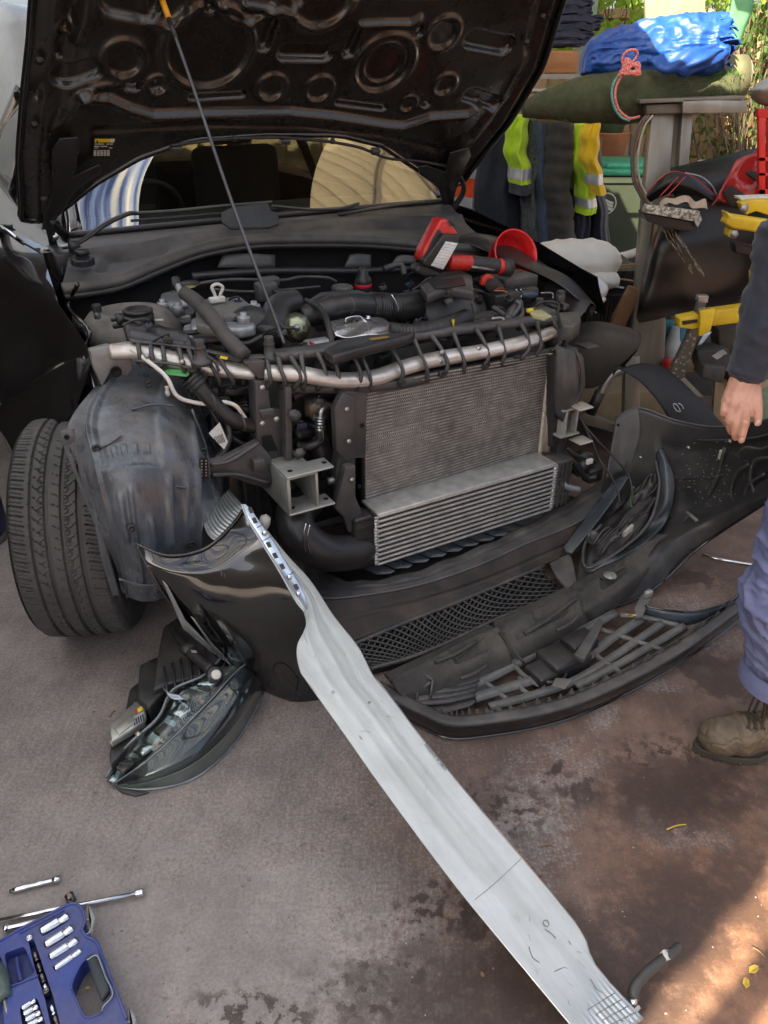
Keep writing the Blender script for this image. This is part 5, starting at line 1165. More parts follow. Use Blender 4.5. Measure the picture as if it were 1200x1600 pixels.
# turbo intake drum and actuator
mb = MB(); p = F(408, 520, -.34); lathe(mb, p - CF * .06, CF * .8 - CL * .5 + UP * .1, [(.03, -.01), (.065, .01), (.075, .035), (.075, .05), (.060, .075), (.03, .088), (.0001, .09)], 32); obj('intake_drum', mb, plas, car)
T('intake_elbow', [F(418, 530, -.3), F(428, 500, -.36), F(436, 480, -.42), F(460, 472, -.46)], [.05, .045, .042, .04], plas, n=8, seg=20)
act = M('zinc_gold', (.42, .41, .27), (.30, .34, .24), .28, metal=.9, scale=8)
mb = MB(); p = F(462, 512, -.34); ax_ = CF * .75 + UP * .2 - CL * .2; lathe(mb, p, ax_, [(.03, -.03), (.040, -.02), (.041, 0), (.046, .002), (.046, .006), (.036, .010), (.034, .018), (.012, .022), (.0001, .022)], 32); ac = obj('vacuum_actuator', mb, act, car)
mb = MB(); lathe(mb, p, ax_, [(.013, .018), (.010, .030), (.004, .031), (.0001, .04)], 14); obj('actuator_rod', mb, steel, ac)
T('vacuum_hose', [F(478, 470, -.44), F(500, 482, -.36), F(512, 505, -.28), F(520, 548, -.2)], .010, rubber, n=8)
T('vacuum_hose', [F(432, 500, -.3), F(445, 512, -.28), F(460, 512, -.27)], .006, rubber, n=6)
T('breather_hose', [F(430, 455, -.56), F(445, 462, -.52), F(455, 478, -.45)], .014, rubber, n=6)
B('coil_block', F(416, 455, -.58), .07, .05, .06, plas_d, bev=.008)
B('coil_block', F(420, 440, -.62), .065, .045, .03, plas_d, bev=.006)
T('hose_clamp', [F(442, 458, -.50), F(448, 466, -.5), F(444, 472, -.49)], .004, M('copper_clamp', (.5, .3, .14), None, .4, metal=.8), seg=6)
mb = MB(); cap_knurl(mb, F(535, 462, -.56) + UP * .0, UP, .038, .034, 18); obj('coolant_cap', mb, plas_d, car)
SL('sensor_plate', [Z(u, v, .93) for u, v in ((478, 470), (500, 456), (560, 452), (578, 458), (572, 468), (520, 474), (500, 482))], -UP * .02, plas_d, bev=.006)
# air intake pipe: smooth, bellows, smooth into the airbox
T('intake_pipe', [F(470, 496, -.42), F(505, 486, -.42), F(545, 478, -.42), F(580, 480, -.42)], [.036, .041, .043, .045], plas, n=8, seg=24, prof=lambda s: 1.07 if .10 < s < .105 or .115 < s < .12 or .085 < s < .09 else 1)
T('bellows', [F(578, 480, -.42), F(618, 482, -.42)], .046, rubber, n=40, seg=24, prof=corr(.0072, .10))
T('air_meter_tube', [F(616, 482, -.42), F(650, 478, -.43), F(676, 476, -.44)], [.046, .050, .056], plas, n=8, seg=24, prof=lambda s: 1.06 if s > .085 and s < .11 else 1)
T('hose_clamp', [F(612, 460, -.375), F(622, 480, -.365), F(618, 503, -.375)], .005, chrome, seg=6, flat=.5)
T('hose_clamp', [F(665, 455, -.39), F(668, 480, -.375), F(664, 500, -.385)], .004, steel, seg=6)
ab = [[F(662, 462, -.46), F(700, 448, -.50), F(735, 452, -.50), F(752, 462, -.46)], [F(664, 470, -.38), F(702, 462, -.38), F(740, 464, -.40), F(758, 474, -.42)], [F(668, 496, -.34), F(702, 494, -.34), F(742, 490, -.36), F(760, 486, -.40)], [F(672, 515, -.34), F(705, 512, -.34), F(742, 505, -.36), F(760, 500, -.40)]]
mb = MB(); patch(mb, ab, 8, 8, lambda s, t: .004 * (abs((s * 5) % 1 - .5) < .06) * (t > .4)); abx = obj('air_filter_box', mb, plas_d, car)
T('box_rib', [F(684, 478, -.37), F(688, 500, -.33), F(692, 520, -.33)], .005, plas_d, abx, seg=6)
for (u, v) in ((708, 495), (722, 490), (738, 484)): T('box_rib', [F(u, v - 10, -.37), F(u + 5, v + 8, -.345), F(u + 10, v + 20, -.345)], .003, plas_d, abx, seg=6)
SL('filter_box_lid', [Z(u, v, .955) for u, v in ((656, 445), (690, 424), (722, 422), (738, 430), (740, 455), (700, 448), (668, 460))], -UP * .035, plas_d, bev=.008)
SL('lid_recess', [Z(u, v, .957) for u, v in ((670, 440), (722, 432), (728, 446), (680, 452))], UP * .002, plas, bev=0)
mb = MB(); patch(mb, [[F(716, 500, -.28), F(745, 488, -.34), F(776, 485, -.36)], [F(724, 512, -.22), F(752, 500, -.26), F(780, 492, -.32)], [F(735, 522, -.22), F(760, 515, -.24), F(782, 500, -.32)]], 6, 6, thick=.004); obj('duct_cover', mb, plas_d, car)
T('ribbed_duct', [F(610, 515, -.22), F(645, 520, -.20), F(690, 512, -.22), F(728, 498, -.28)], [.022, .026, .03, .03], plas, n=30, seg=16, prof=corr(.010, .10))
# heat shield of thin pressed foil
foil = M('heat_shield_foil', (.72, .72, .70), (.55, .55, .53), .30, metal=.9, scale=24, bump=.5, bscale=70)
mb = MB(); patch(mb, [[F(508, 504, -.34), F(535, 498, -.36), F(570, 495, -.36), F(598, 497, -.36), F(612, 508, -.33)], [F(515, 512, -.28), F(540, 508, -.28), F(575, 506, -.28), F(605, 508, -.28), F(625, 514, -.27)], [F(524, 525, -.24), F(545, 527, -.22), F(580, 524, -.22), F(605, 520, -.22), F(632, 520, -.22)]], 10, 8, lambda s, t: .006 * math.sin(s * 14 + t * 5) * math.sin(t * 6), thick=.001); hs = obj('heat_shield', mb, foil, car, 'crumpled shiny foil heat shield')
T('shield_loop', [F(540, 503, -.30), F(542, 497, -.30), F(560, 494, -.30), F(568, 499, -.30), F(572, 504, -.29)], .003, chrome, hs, seg=6)
mb = MB(); bolt(mb, F(575, 497, -.31), UP, .008, .008); obj('shield_bolt', mb, chrome, hs)
SL('foam_pad', [Z(u, v, .90) for u, v in ((505, 545), (530, 532), (600, 520), (650, 517), (640, 524), (560, 545), (520, 556))], -UP * .03, plas, bev=.008)
mb = MB(); slab(mb, [Z(u, v, .9015) for u, v in ((576, 529), (606, 525), (608, 528), (580, 532))], UP * .0008); obj('faded_sticker', mb, M('faded_orange', (.35, .2, .05), None, .6), car)
# dipstick
T('dipstick', [F(708, 520, -.2), F(708, 500, -.2)], [.006, .011], M('dipstick_yellow', (.85, .66, .01), None, .4), n=4, flat=.4)
# bright coupling, red wire, blue-grey block behind the carrier
mb = MB(); box(mb, Z(495, 540, .86), CL * .04, CF * .02, UP * .02, .008); obj('alternator_casing', mb, cast, car)
T('red_cable', [F(484, 535, -.22), F(490, 538, -.20), F(492, 548, -.2)], .004, M('red_wire', (.5, .02, .01), None, .4), seg=6)
# battery / fuse area at right of the bay
B('fuse_box', F(800, 438, -.52), .16, .12, .05, plas_d, bev=.008, label='flat dusty fuse box lid')
B('fuse_box', F(784, 468, -.42), .12, .08, .06, plas, bev=.006)
mb = MB(); cyl(mb, F(822, 470, -.42), UP, .042, .05, 26); rs = obj('coolant_reservoir', mb, plas, car)
mb = MB(); lathe(mb, F(822, 462, -.42), UP, [(.044, 0), (.046, .004), (.046, .018), (.040, .024), (.034, .022), (.0001, .022)], 26); obj('reservoir_lid', mb, M('blue_cap', (.03, .075, .11), (.02, .05, .075), .3, dust=DUST, dust_amt=.3), rs)
T('wiring_loom', [F(770, 480, -.32), F(785, 490, -.28), F(800, 500, -.24), F(815, 492, -.26), F(812, 470, -.32)], .010, plas_d, n=6, seg=8)
T('wiring_loom', [F(792, 500, -.2), F(800, 485, -.26), F(812, 475, -.3)], .014, plas_d, n=6, seg=8, prof=corr(.012, .15))
T('metal_stay', [F(768, 498, -.2), F(785, 498, -.2), F(790, 508, -.18)], .006, steel, n=6, seg=8)
T('metal_stay', [F(800, 495, -.22), F(812, 478, -.26), F(806, 470, -.28)], .007, plas_g, n=6, seg=8)
for (u, v) in ((806, 452), (813, 452)): T('spring_clip', [F(u, v, -.4), F(u + 3, v + 6, -.4), F(u, v + 14, -.4)], .003, chrome, seg=6)
for col_, p_ in (((.5, .03, .02), ((775, 452), (785, 450), (790, 458))), ((.5, .3, .15), ((772, 454), (788, 455), (796, 462)))):
    T('wire', [F(u, v, -.4) for u, v in p_], .0025, M('wire_%d' % int(col_[1] * 100), col_, None, .4), seg=6)
mb = MB(); box(mb, F(842, 488, -.3), CL * .05, CF * .04, UP * .012, .006); obj('lamp_bracket_tray', mb, plas_d, car)
mb = MB(); slab(mb, [Z(u, v, .885) for u, v in ((826, 488), (846, 486), (862, 496), (850, 502), (832, 498))], UP * .006, .002); obj('yellow_label_tab', mb, M('tab_cream', (.5, .47, .25), (.3, .28, .15), .5), car)
mb = MB(); box(mb, Z(828, 485, .895), CL * .012, CF * .006, UP * .006, .002); obj('yellow_clip', mb, lab_y, car)
for (u, v, r_) in ((841, 474, .016), (874, 462, .018)):
    mb = MB(); p = F(u, v + 14, -.36); cyl(mb, p, UP, r_, .04); cyl(mb, p - UP * .01, UP, r_ * 2, .012); cap_knurl(mb, p + UP * .035, UP, r_ * .9, .018, 12); obj('buffer_mount', mb, plas_d, car)
SL('wing_bracket', [Z(u, v, .86) for u, v in ((872, 488), (905, 486), (908, 500), (896, 510), (878, 508))], -UP * .05, plas_d, bev=.004)
T('long_clip', [F(845, 458, -.4), F(862, 458, -.4), F(864, 466, -.38)], .004, steel, seg=6)
# ribbed rail across the back of the bay, bottle with red band
T('rear_pipe', [F(300, 445, -.72), F(360, 437, -.74), F(440, 438, -.76), F(470, 433, -.78), F(510, 434, -.78), F(525, 440, -.78)], .006, plas_d, n=8)
T('rear_pipe', [F(330, 452, -.70), F(400, 456, -.70), F(500, 448, -.72)], .005, plas_d, n=6)
T('rear_pipe', [F(300, 432, -.80), F(420, 424, -.82), F(560, 424, -.82), F(640, 420, -.82)], .014, plas, n=6)
T('rear_pipe', [F(600, 420, -.76), F(625, 414, -.76), F(632, 430, -.74)], .012, plas_d, n=6)
mb = MB(); p = F(568, 470, -.64); lathe(mb, p, UP, [(.028, 0), (.030, .01), (.030, .07), (.028, .08), (.018, .095), (.018, .11), (.010, .12), (.0001, .12)], 26); bt = thing('small_bottle', p, 'small black bottle with a red band standing at the back of the engine bay', 'bottle'); obj('bottle_body', mb, plas, bt)
mb = MB(); lathe(mb, p + UP * .05, UP, [(.0306, 0), (.0312, .002), (.0312, .010), (.0306, .012)], 26); obj('red_band', mb, M('band_red', (.6, .02, .03), None, .4), bt)
# AC pipes and rubble left of the radiator
T('ac_pipe', [F(520, 634, -.16), F(510, 634, -.14), F(502, 642, -.13), F(500, 655, -.13)], .010, alu, n=6)
T('ac_pipe', [F(500, 650, -.13), F(500, 672, -.13)], .014, alu, n=20, prof=corr(.01, .15))
T('ac_hose', [F(500, 672, -.13), F(498, 690, -.13), F(480, 698, -.14), F(462, 696, -.14)], .014, rubber, n=8)
T('ac_hose', [F(462, 680, -.16), F(490, 676, -.2), F(510, 690, -.22)], .016, rubber, n=8)
T('ac_hose', [F(456, 620, -.2), F(480, 612, -.2), F(520, 612, -.2)], .018, plas, n=8)
mb = MB(); lathe(mb, F(478, 636, -.22), CF * .5 + CL * .8, [(.03, 0), (.034, .02), (.030, .04), (.034, .05), (.02, .07), (.0001, .07)], 20); obj('pulley', mb, M('rusty_pulley', (.34, .25, .17), (.25, .2, .16), .5, metal=.5, bump=.3), car)
mb = MB(); box(mb, F(496, 640, -.2), CL * .025, CF * .02, UP * .03, .006); obj('compressor_casing', mb, cast, car)
T('coolant_pipe', [F(515, 740, -.2), F(500, 700, -.2), F(490, 660, -.24)], .035, M('dark_blue_pipe', (.03, .035, .045), None, .4), n=6, seg=16)
for (u, v) in ((458, 648), (468, 708), (462, 650)):
    mb = MB(); bolt(mb, F(u, v, -.07), CF, .012, .012); obj('flange_bolt', mb, plas_d, car)
T('horizontal_stay', [F(456, 708, -.1), F(470, 714, -.08)], .008, plas_d, n=2)
# dark radiator-fan mass behind
mb = MB(); patch(mb, [L3((-.62, -.30, .78), (0, -.30, .78), (.62, -.30, .78)), L3((-.62, -.30, .2), (0, -.30, .2), (.62, -.30, .2))], 4, 4, thick=.01); obj('fan_cowl', mb, bay, car)
# pipes, hose and label between liner and column
T('washer_hose', [F(205, 545, -.28), F(245, 575, -.22), F(262, 592, -.19), F(276, 618, -.18), F(300, 628, -.18), F(335, 632, -.17), F(350, 628, -.16), F(368, 634, -.15), F(378, 646, -.15), F(384, 655, -.15)], .006, beige_pl, n=8)
T('brake_duct', [F(300, 592, -.20), F(330, 625, -.17), F(362, 655, -.15), F(400, 668, -.15)], [.028, .022, .022, .020], rubber, n=8, seg=16)
T('duct_cuff', [F(298, 588, -.2), F(312, 602, -.19)], .034, plas, n=20, prof=corr(.012, .08))
SL('green_bracket', [F(255, 577, -.24), F(290, 578, -.22), F(298, 584, -.20), F(292, 590, -.2), F(262, 586, -.22)], -CF * .01, M('green_plastic', (.12, .50, .14), None, .4), bev=.003)
mb = MB(); lathe(mb, F(261, 608, -.22), UP, [(.006, -.02), (.008, -.01), (.004, 0), (.006, .008), (.0001, .01)], 12); obj('white_clip', mb, white_pl, car)
paperm = M('paper_label', (.68, .67, .62), None, .6)
mb = MB(); slab(mb, [F(326, 677, -.13), F(343, 660, -.12), F(356, 690, -.10), F(350, 702, -.10)], CF * .001); pl_ = obj('paper_tag', mb, paperm, car)
mb = MB()
for k in range(7): slab(mb, [F(334 + k * 2.0, 683 - k * .8, -.097), F(335 + k * 2.0, 682.4 - k * .8, -.097), F(340 + k * 2.0, 694 - k * .6, -.093), F(339 + k * 2.0, 694.5 - k * .6, -.093)], CF * .0004)
obj('barcode', mb, lab_d, pl_)
T('wiring_loom', [F(352, 650, -.16), F(358, 680, -.14), F(350, 705, -.12), F(338, 718, -.10)], .010, rubber, n=6, prof=corr(.008, .1), seg=8)
T('wiring_loom', [F(330, 640, -.2), F(345, 665, -.18), F(372, 690, -.16), F(400, 700, -.15)], .008, plas, n=6, seg=8)
mb = MB()
rng = random.Random(9)
for i in range(14): box(mb, F(rng.uniform(345, 398), rng.uniform(590, 700), rng.uniform(-.30, -.2)), CL * rng.uniform(.01, .035), CF * .02, UP * rng.uniform(.01, .04), .005)
obj('lamp_well_parts', mb, plas, car)
mb = MB(); patch(mb, [[F(325, 590, -.32), F(370, 590, -.30), F(402, 600, -.28)], [F(330, 660, -.30), F(370, 680, -.28), F(404, 700, -.26)], [F(330, 780, -.26), F(380, 790, -.24), F(425, 800, -.22)], [F(340, 860, -.2), F(400, 860, -.2), F(440, 860, -.2)]], 6, 6, lambda s, t: .008 * math.sin(s * 25)); obj('inner_splash_panel', mb, plas, car)
mb = MB(); p = F(415, 808, -.06); lathe(mb, p, UP * -1 + CL * -.3, [(.0001, -.01), (.016, 0), (.018, .02), (.010, .045), (.0001, .05)], 16); obj('beige_bung', mb, beige_pl, car)

# connectors, tie wraps and bolts scattered on the visible hoses and covers
rng = random.Random(31)
cpos = [(232, 508, -.34), (262, 530, -.27), (352, 545, -.24), (372, 472, -.50), (440, 520, -.26), (470, 545, -.22), (505, 470, -.46), (556, 506, -.30), (598, 450, -.62), (640, 446, -.55), (655, 505, -.28), (700, 470, -.32), (748, 470, -.38), (770, 500, -.24), (795, 470, -.34), (812, 508, -.20), (845, 500, -.24), (498, 626, -.12), (470, 665, -.12), (360, 612, -.2), (384, 640, -.18), (330, 612, -.22)]
for k, (u, v, b) in enumerate(cpos):
    p = F(u, v, b); rt_ = Matrix.Rotation(rng.uniform(-.7, .7), 3, 'Y'); mb = MB(); w = rng.uniform(.010, .018)
    box(mb, p, rt_ @ (CL * w), CF * .010, rt_ @ (UP * w * .6), .002); box(mb, p + CF * .008, rt_ @ (CL * w * .6), CF * .006, rt_ @ (UP * w * .35), .001)
    cn = obj('wiring_plug', mb, rng.choice((plas, plas_d, plas_g, M('plug_dark_blue', (.02, .03, .06), None, .4))), car)
    q = p + CL * rng.uniform(-.09, .09) - CF * .03 - UP * rng.uniform(.0, .05)
    T('plug_lead', [p, p + UP * .018 + CF * .008, q.lerp(p, .4) + UP * .015, q], .0032, rubber, cn, seg=6, n=5)
for (u, v, b) in ((318, 480, -.37), (346, 515, -.26), (372, 545, -.185), (500, 486, -.38), (548, 478, -.375), (332, 628, -.14), (378, 660, -.13), (500, 678, -.11)):
    mb = MB(); p = F(u, v, b); ax_ = (F(u + 10, v + 12, b + .03) - p) if v > 470 and u < 400 else CL
    tube(mb, [p + (UP * math.cos(a) - CF * math.sin(a) * -1) * .0245 for a in [k * .35 for k in range(10)]], .0028, seg=6, n=2); obj('tie_wrap', mb, plas_d, car)
for (u, v, b) in ((410, 606, -.06), (410, 662, -.06), (432, 655, -.06), (542, 640, -.045), (545, 690, -.045), (550, 750, -.015), (230, 556, -.22), (285, 566, -.2), (880, 562, -.045), (876, 640, -.045)):
    mb = MB(); bolt(mb, F(u, v, b), CF, .006, .005); obj('bolt', mb, steel, car)
mb = MB(); slab(mb, [Z(u, v, .9565) for u, v in ((676, 441), (700, 437), (703, 444), (680, 449))], UP * .0008); obj('maker_label', mb, M('label_silver', (.4, .4, .38), (.2, .2, .2), .4, scale=200), car)
# ================================================================ FRONT BUMPER, rolled forward on the floor
bmp = thing('front_bumper', C(.1, .4, 0), 'black front bumper cover taken off and lying inside up before the car', 'bumper')
bump_in = M('bumper_inner', (.018, .019, .020), (.032, .033, .034), .32, scale=6, bump=.12, bscale=90, dust=(.22, .20, .18), dust_amt=.28)
blue_in = M('bumper_blue_grey', (.07, .095, .125), (.04, .055, .07), .24, scale=7, bump=.06, dust=(.3, .28, .25), dust_amt=.3)
def TB(name, pts, r, mat, **k): return T(name, pts, r, mat, k.pop('parent', bmp), **k)
def PT(name, rows, nu, nv, mat, parent=bmp, disp=None, thick=.003, label=None):
    mb = MB(); patch(mb, rows, nu, nv, disp, thick); return obj(name, mb, mat, parent, label)
# painted left corner: the wheel-arch edge curves along its top
def YY(*p): return [Y(u, v, y) for u, v, y in p]
lc = [YY((213, 850, 1.66), (262, 868, 1.665), (318, 858, 1.69), (358, 825, 1.71), (385, 790, 1.727)),
      YY((236, 895, 1.645), (285, 900, 1.63), (335, 893, 1.64), (382, 870, 1.665), (422, 865, 1.67)),
      YY((268, 945, 1.65), (320, 950, 1.62), (370, 948, 1.62), (420, 935, 1.63), (474, 950, 1.625)),
      YY((308, 995, 1.67), (350, 1005, 1.64), (395, 1005, 1.63), (440, 1005, 1.635), (520, 1010, 1.66)),
      YY((350, 1035, 1.70), (385, 1050, 1.67), (420, 1060, 1.66), (465, 1065, 1.665), (540, 1075, 1.69)),
      YY((388, 1068, 1.71), (410, 1080, 1.69), (440, 1092, 1.675), (480, 1103, 1.67), (560, 1120, 1.70))]
skin = PT('painted_corner', lc, 14, 12, paint, disp=lambda s, t: .005 * math.exp(-((t - .16) / .06) ** 2) * (1 - s * .5), thick=.003, label='glossy black painted left corner of the bumper')
TB('arch_edge', YY((213, 850, 1.657), (262, 868, 1.662), (318, 858, 1.687), (358, 825, 1.707), (384, 791, 1.722)), .004, paint, parent=skin)
TB('corner_edge', YY((213, 850, 1.657), (236, 895, 1.642), (268, 945, 1.647), (308, 995, 1.667), (350, 1035, 1.697), (392, 1070, 1.71)), .0035, paint, parent=skin)
SL('trim_flash', YY((254, 906, 1.64), (262, 914, 1.635), (290, 968, 1.63), (330, 1010, 1.65), (352, 1032, 1.665), (330, 1018, 1.665), (286, 982, 1.645)), V((0, -.003, 0)), M('lens_flash', (.5, .52, .53), None, .12, metal=.7), skin, .0008)
SL('trim_flash', YY((298, 962, 1.60), (304, 966, 1.60), (328, 1000, 1.60), (350, 1024, 1.62), (362, 1040, 1.63), (336, 1018, 1.63)), V((0, -.003, 0)), MATS['lens_flash'], skin, .0008)
TB('tow_eye_cover', YY((424, 1070, 1.64), (427, 1056, 1.635), (437, 1048, 1.635), (450, 1060, 1.635), (462, 1078, 1.64), (467, 1084, 1.642), (462, 1096, 1.65)), .0016, M('seam_black', (.03, .03, .03), None, .3), parent=skin, seg=6)
for (u, v) in ((345, 893), (350, 896)): TB('paint_scratch', YY((u, v, 1.63), (u + 2, v + 4, 1.63), (u + 1, v + 7, 1.63)), .0006, MATS['lens_flash'], parent=skin, seg=5)
# slotted bright strip along the inner edge
def yb(v): return 1.722 + (1.598 - 1.722) * (v - 790) / 165
def SP(u, v, o=0.): return Y(u, v, yb(v) - .006 - o)
slots = M('slot_strip_blue', (.40, .50, .62), (.30, .36, .42), .22, metal=.75, scale=16, rvar=.06)
strip = SL('fixing_strip', [SP(378, 787), SP(384, 787), SP(396, 800), SP(411, 822), SP(432, 852), SP(452, 886), SP(466, 908), SP(477, 930), SP(481, 950), SP(476, 956), SP(462, 935), SP(436, 890), SP(410, 846), SP(390, 815)], V((0, -.004, 0)), slots, bmp, .001)
TB('strip_edge', [SP(377, 788, .003), SP(389, 815, .003), SP(409, 848, .003), SP(436, 892, .003), SP(462, 938, .003), SP(477, 957, .003)], .0028, alu, parent=strip, seg=8)
for (u, v) in ((391, 797), (397, 813), (419, 851), (429, 868), (440, 885), (462, 917)):
    SL('strip_slot', [SP(u - 4, v - 3, .0045), SP(u + 2, v - 5, .0045), SP(u + 6, v + 3, .0045), SP(u, v + 5, .0045)], V((0, -.0008, 0)), M('slot_brown', (.035, .022, .02), None, .5), strip, 0)
for (u, v) in ((413, 833), (452, 902), (466, 928)):
    mb = MB(); bolt(mb, SP(u, v, .004), V((0, -1, .3)), .005, .005); obj('strip_screw', mb, chrome, strip)
for (a, b) in (((401, 825), (411, 819)), ((409, 846), (424, 838)), ((447, 903), (459, 893))): TB('strip_seam', [SP(*a, .0045), SP(*b, .0045)], .0009, MATS['seam_black'], parent=strip, seg=5, n=1)
# spoiler rail under the intercooler
band = [[Z(470, 868, .12), Z(520, 900, .13), Z(570, 907, .13), Z(645, 893, .13), Z(721, 865, .13), Z(790, 836, .13), Z(858, 801, .13), Z(910, 770, .135), Z(950, 742, .15)],
        [Z(480, 905, .125), Z(515, 918, .13), Z(585, 916, .13), Z(655, 903, .13), Z(732, 873, .13), Z(800, 843, .13), Z(866, 810, .13), Z(918, 780, .135), Z(962, 748, .15)],
        [Z(488, 930, .12), Z(520, 936, .125), Z(600, 926, .125), Z(668, 911, .125), Z(750, 883, .125), Z(820, 851, .125), Z(888, 824, .125), Z(935, 795, .125), Z(975, 755, .14)]]
spl = PT('spoiler_rail', band, 8, 6, plas_d, disp=lambda s, t: .004 * math.sin(s * 60) * (t < .4) - .004 * (abs(t - .5) < .08), thick=.004)
face = [band[2], [Z(500, 962, .075), Z(530, 966, .08), Z(610, 950, .08), Z(680, 932, .08), Z(760, 905, .08), Z(828, 876, .08), Z(895, 845, .08), Z(945, 805, .085), Z(985, 765, .10)],
        [Z(505, 995, .055), Z(545, 1002, .055), Z(630, 972, .055), Z(700, 946, .055), Z(775, 915, .055), Z(840, 886, .055), Z(900, 862, .055), Z(950, 820, .06), Z(990, 780, .08)]]
PT('spoiler_face', face, 8, 8, M('dark_face', (.016, .014, .013), (.032, .027, .023), .6, scale=9, bump=.2, dust=(.15, .11, .09), dust_amt=.45), disp=lambda s, t: -.007 * (abs(t - .52) < .04) + .003 * math.sin(s * 40) * (t > .55))  # front face a darker black than the rail top
TB('spoiler_lip', [p + UP * .002 for p in band[2]], .004, plas_g, seg=8)
# shutters seen in the gap behind the rail
mb = MB()
for i in range(12):
    a = -.28 + i * .07; p = C(a, -.09, .115); box(mb, p, CL * .022 + CF * .01, CF * .07 + CL * .03, UP * .004 + CL * .01, .002)
obj('duct_vanes', mb, blue_in, bmp)
PT('duct_floor', [[C(-.55, -.16, .085), C(0, -.16, .085), C(.7, -.16, .085)], [C(-.55, .03, .08), C(0, .05, .08), C(.7, .0, .08)]], 4, 4, plas)
# honeycomb lower grille: diamond bars
MT = [Z(u, v, .052) for u, v in ((540, 1012), (630, 974), (700, 947), (770, 918), (850, 884))]
MBt = [Z(u, v, .030) for u, v in ((578, 1045), (640, 1028), (700, 1004), (780, 966), (890, 922))]
mt, mbt = cr(MT, 12), cr(MBt, 12)
def gp(s, t):
    k = s * (len(mt) - 1); i = min(int(k), len(mt) - 2); f = k - i
    p = mt[i].lerp(mt[i + 1], f).lerp(mbt[i].lerp(mbt[i + 1], f), t); return p - UP * .012 * math.sin(t * math.pi)
mb = MB(); nd = 26; h_ = .42
for i in range(-8, nd + 8):
    for sg in (1, -1):
        pts = []
        for k in range(9):
            t = k / 8; s = (i + sg * t * 6.0) / nd
            if 0 <= s <= 1: pts.append(gp(s, t))
        if len(pts) >= 2: tube(mb, [p + UP * (.0015 * sg) for p in pts], .0034, seg=5, n=1, sharp=True)
grl = obj('lower_grille', mb, M('grille_black', (.035, .038, .042), None, .38, dust=DUST, dust_amt=.3), bmp)
PT('grille_backing', [[p - UP * .035 for p in MT], [p - UP * .024 for p in MBt]], 4, 4, MATS['hole_black'], grl)
TB('grille_frame', [MT[0], *MT[1:]], .007, plas_d, parent=grl, seg=8); TB('grille_frame', MBt, .007, plas_d, parent=grl, seg=8)
SL('grille_bracket', [Z(858, 884, .06), Z(890, 868, .07), Z(895, 885, .07), Z(902, 918, .05), Z(885, 924, .05), Z(868, 905, .05)], UP * .012, plas_d, grl, .003)
# foam / absorber bar with stepped blocks
foam = M('absorber_foam', (.022, .022, .022), (.042, .040, .037), .8, scale=30, bump=.9, bscale=220, dust=(.20, .18, .155), dust_amt=.5)
fo = [[Z(600, 1052, .055), Z(690, 1014, .07), Z(770, 974, .08), (Z(850, 932, .09)), Z(930, 890, .10), Z(985, 852, .11), Z(1022, 836, .12)],
      [Z(612, 1066, .085), Z(700, 1022, .10), Z(785, 982, .105), Z(866, 942, .11), Z(945, 897, .12), Z(1000, 856, .13), Z(1040, 838, .13)],
      [Z(625, 1085, .07), Z(715, 1048, .085), Z(800, 1010, .09), Z(880, 972, .095), Z(955, 930, .10), Z(1012, 885, .11), Z(1048, 850, .12)],
      [Z(640, 1105, .03), Z(720, 1078, .03), Z(808, 1040, .03), Z(890, 1000, .03), Z(965, 950, .03), Z(1020, 905, .04), Z(1052, 868, .08)]]
def foam_rel(s, t):
    h = .006 * math.sin(s * 7)
    for (c, w, tc, tw) in ((.22, .05, .45, .12), (.48, .05, .45, .12), (.70, .05, .4, .1)): h -= .016 * (abs(s - c) < w) * (abs(t - tc) < tw)
    for c in (.33, .58): h -= .012 * (abs(s - c) < .006)
    return h + .008 * (abs(t - .36) < .05)
fb = PT('impact_absorber', fo, 22, 16, foam, disp=foam_rel, thick=.01, label='dusty charcoal foam impact absorber bar')
mb = MB(); lathe(mb, Z(953, 900, .125), UP, [(.022, 0), (.022, .004), (.016, .005), (.0001, .008)], 20); obj('foam_button', mb, M('mica_disc', (.5, .5, .48), (.2, .2, .2), .4, metal=.4, scale=80), fb)
for (u0, v0, u1, v1) in ((680, 1035, 745, 1002), (720, 1060, 760, 1040), (820, 990, 900, 935), (870, 985, 905, 962), (940, 905, 1005, 862)):
    TB('foam_ridge', [Z(u0, v0, .108), Z((u0 + u1) / 2, (v0 + v1) / 2 + 3, .112), Z(u1, v1, .114)], .006, foam, parent=fb, seg=8)
TB('foam_strap', [Z(770, 975, .11), Z(790, 1000, .11), Z(812, 1028, .09), Z(822, 1040, .06)], .004, plas, parent=fb, seg=6)
# right side shell seen from inside
rs_ = [[A(962, 653, .80), A(997, 637, .85), A(1060, 658, .92), A(1130, 667, .95), A(1225, 650, .93)],
       [A(948, 730, .76), A(985, 725, .82), A(1050, 735, .89), A(1130, 730, .93), A(1225, 705, .92)],
       [A(930, 800, .70), A(962, 815, .75), A(1035, 815, .83), A(1115, 785, .88), A(1225, 742, .90)],
       [Z(905, 880, .075), Z(945, 895, .085), Z(1010, 872, .12), Z(1098, 818, .20), A(1225, 758, .89)],
       [Z(900, 960, .012), Z(950, 952, .012), Z(1022, 920, .03), Z(1100, 850, .13), A(1225, 768, .885)]]
def rs_rel(s, t): return -.006 * math.exp(-((t - .14) / .03) ** 2) * (s > .4) + .006 * math.exp(-((s - .55) / .02) ** 2) * (t > .35) - .012 * (1 / (1 + math.exp(-(s - .60) * 70))) * (1 / (1 + math.exp(-(t - .40) * 60))) + .006 * math.exp(-((s - .22) / .02) ** 2)
shell = PT('side_shell', rs_, 14, 12, bump_in, disp=rs_rel, thick=.004, label='dusty dark inside of the right hand side of the bumper')
TB('shell_edge', rs_[0], .004, plas_g, parent=shell, seg=8)
TB('shell_edge', rs_[4], .005, paint, parent=shell, seg=8)
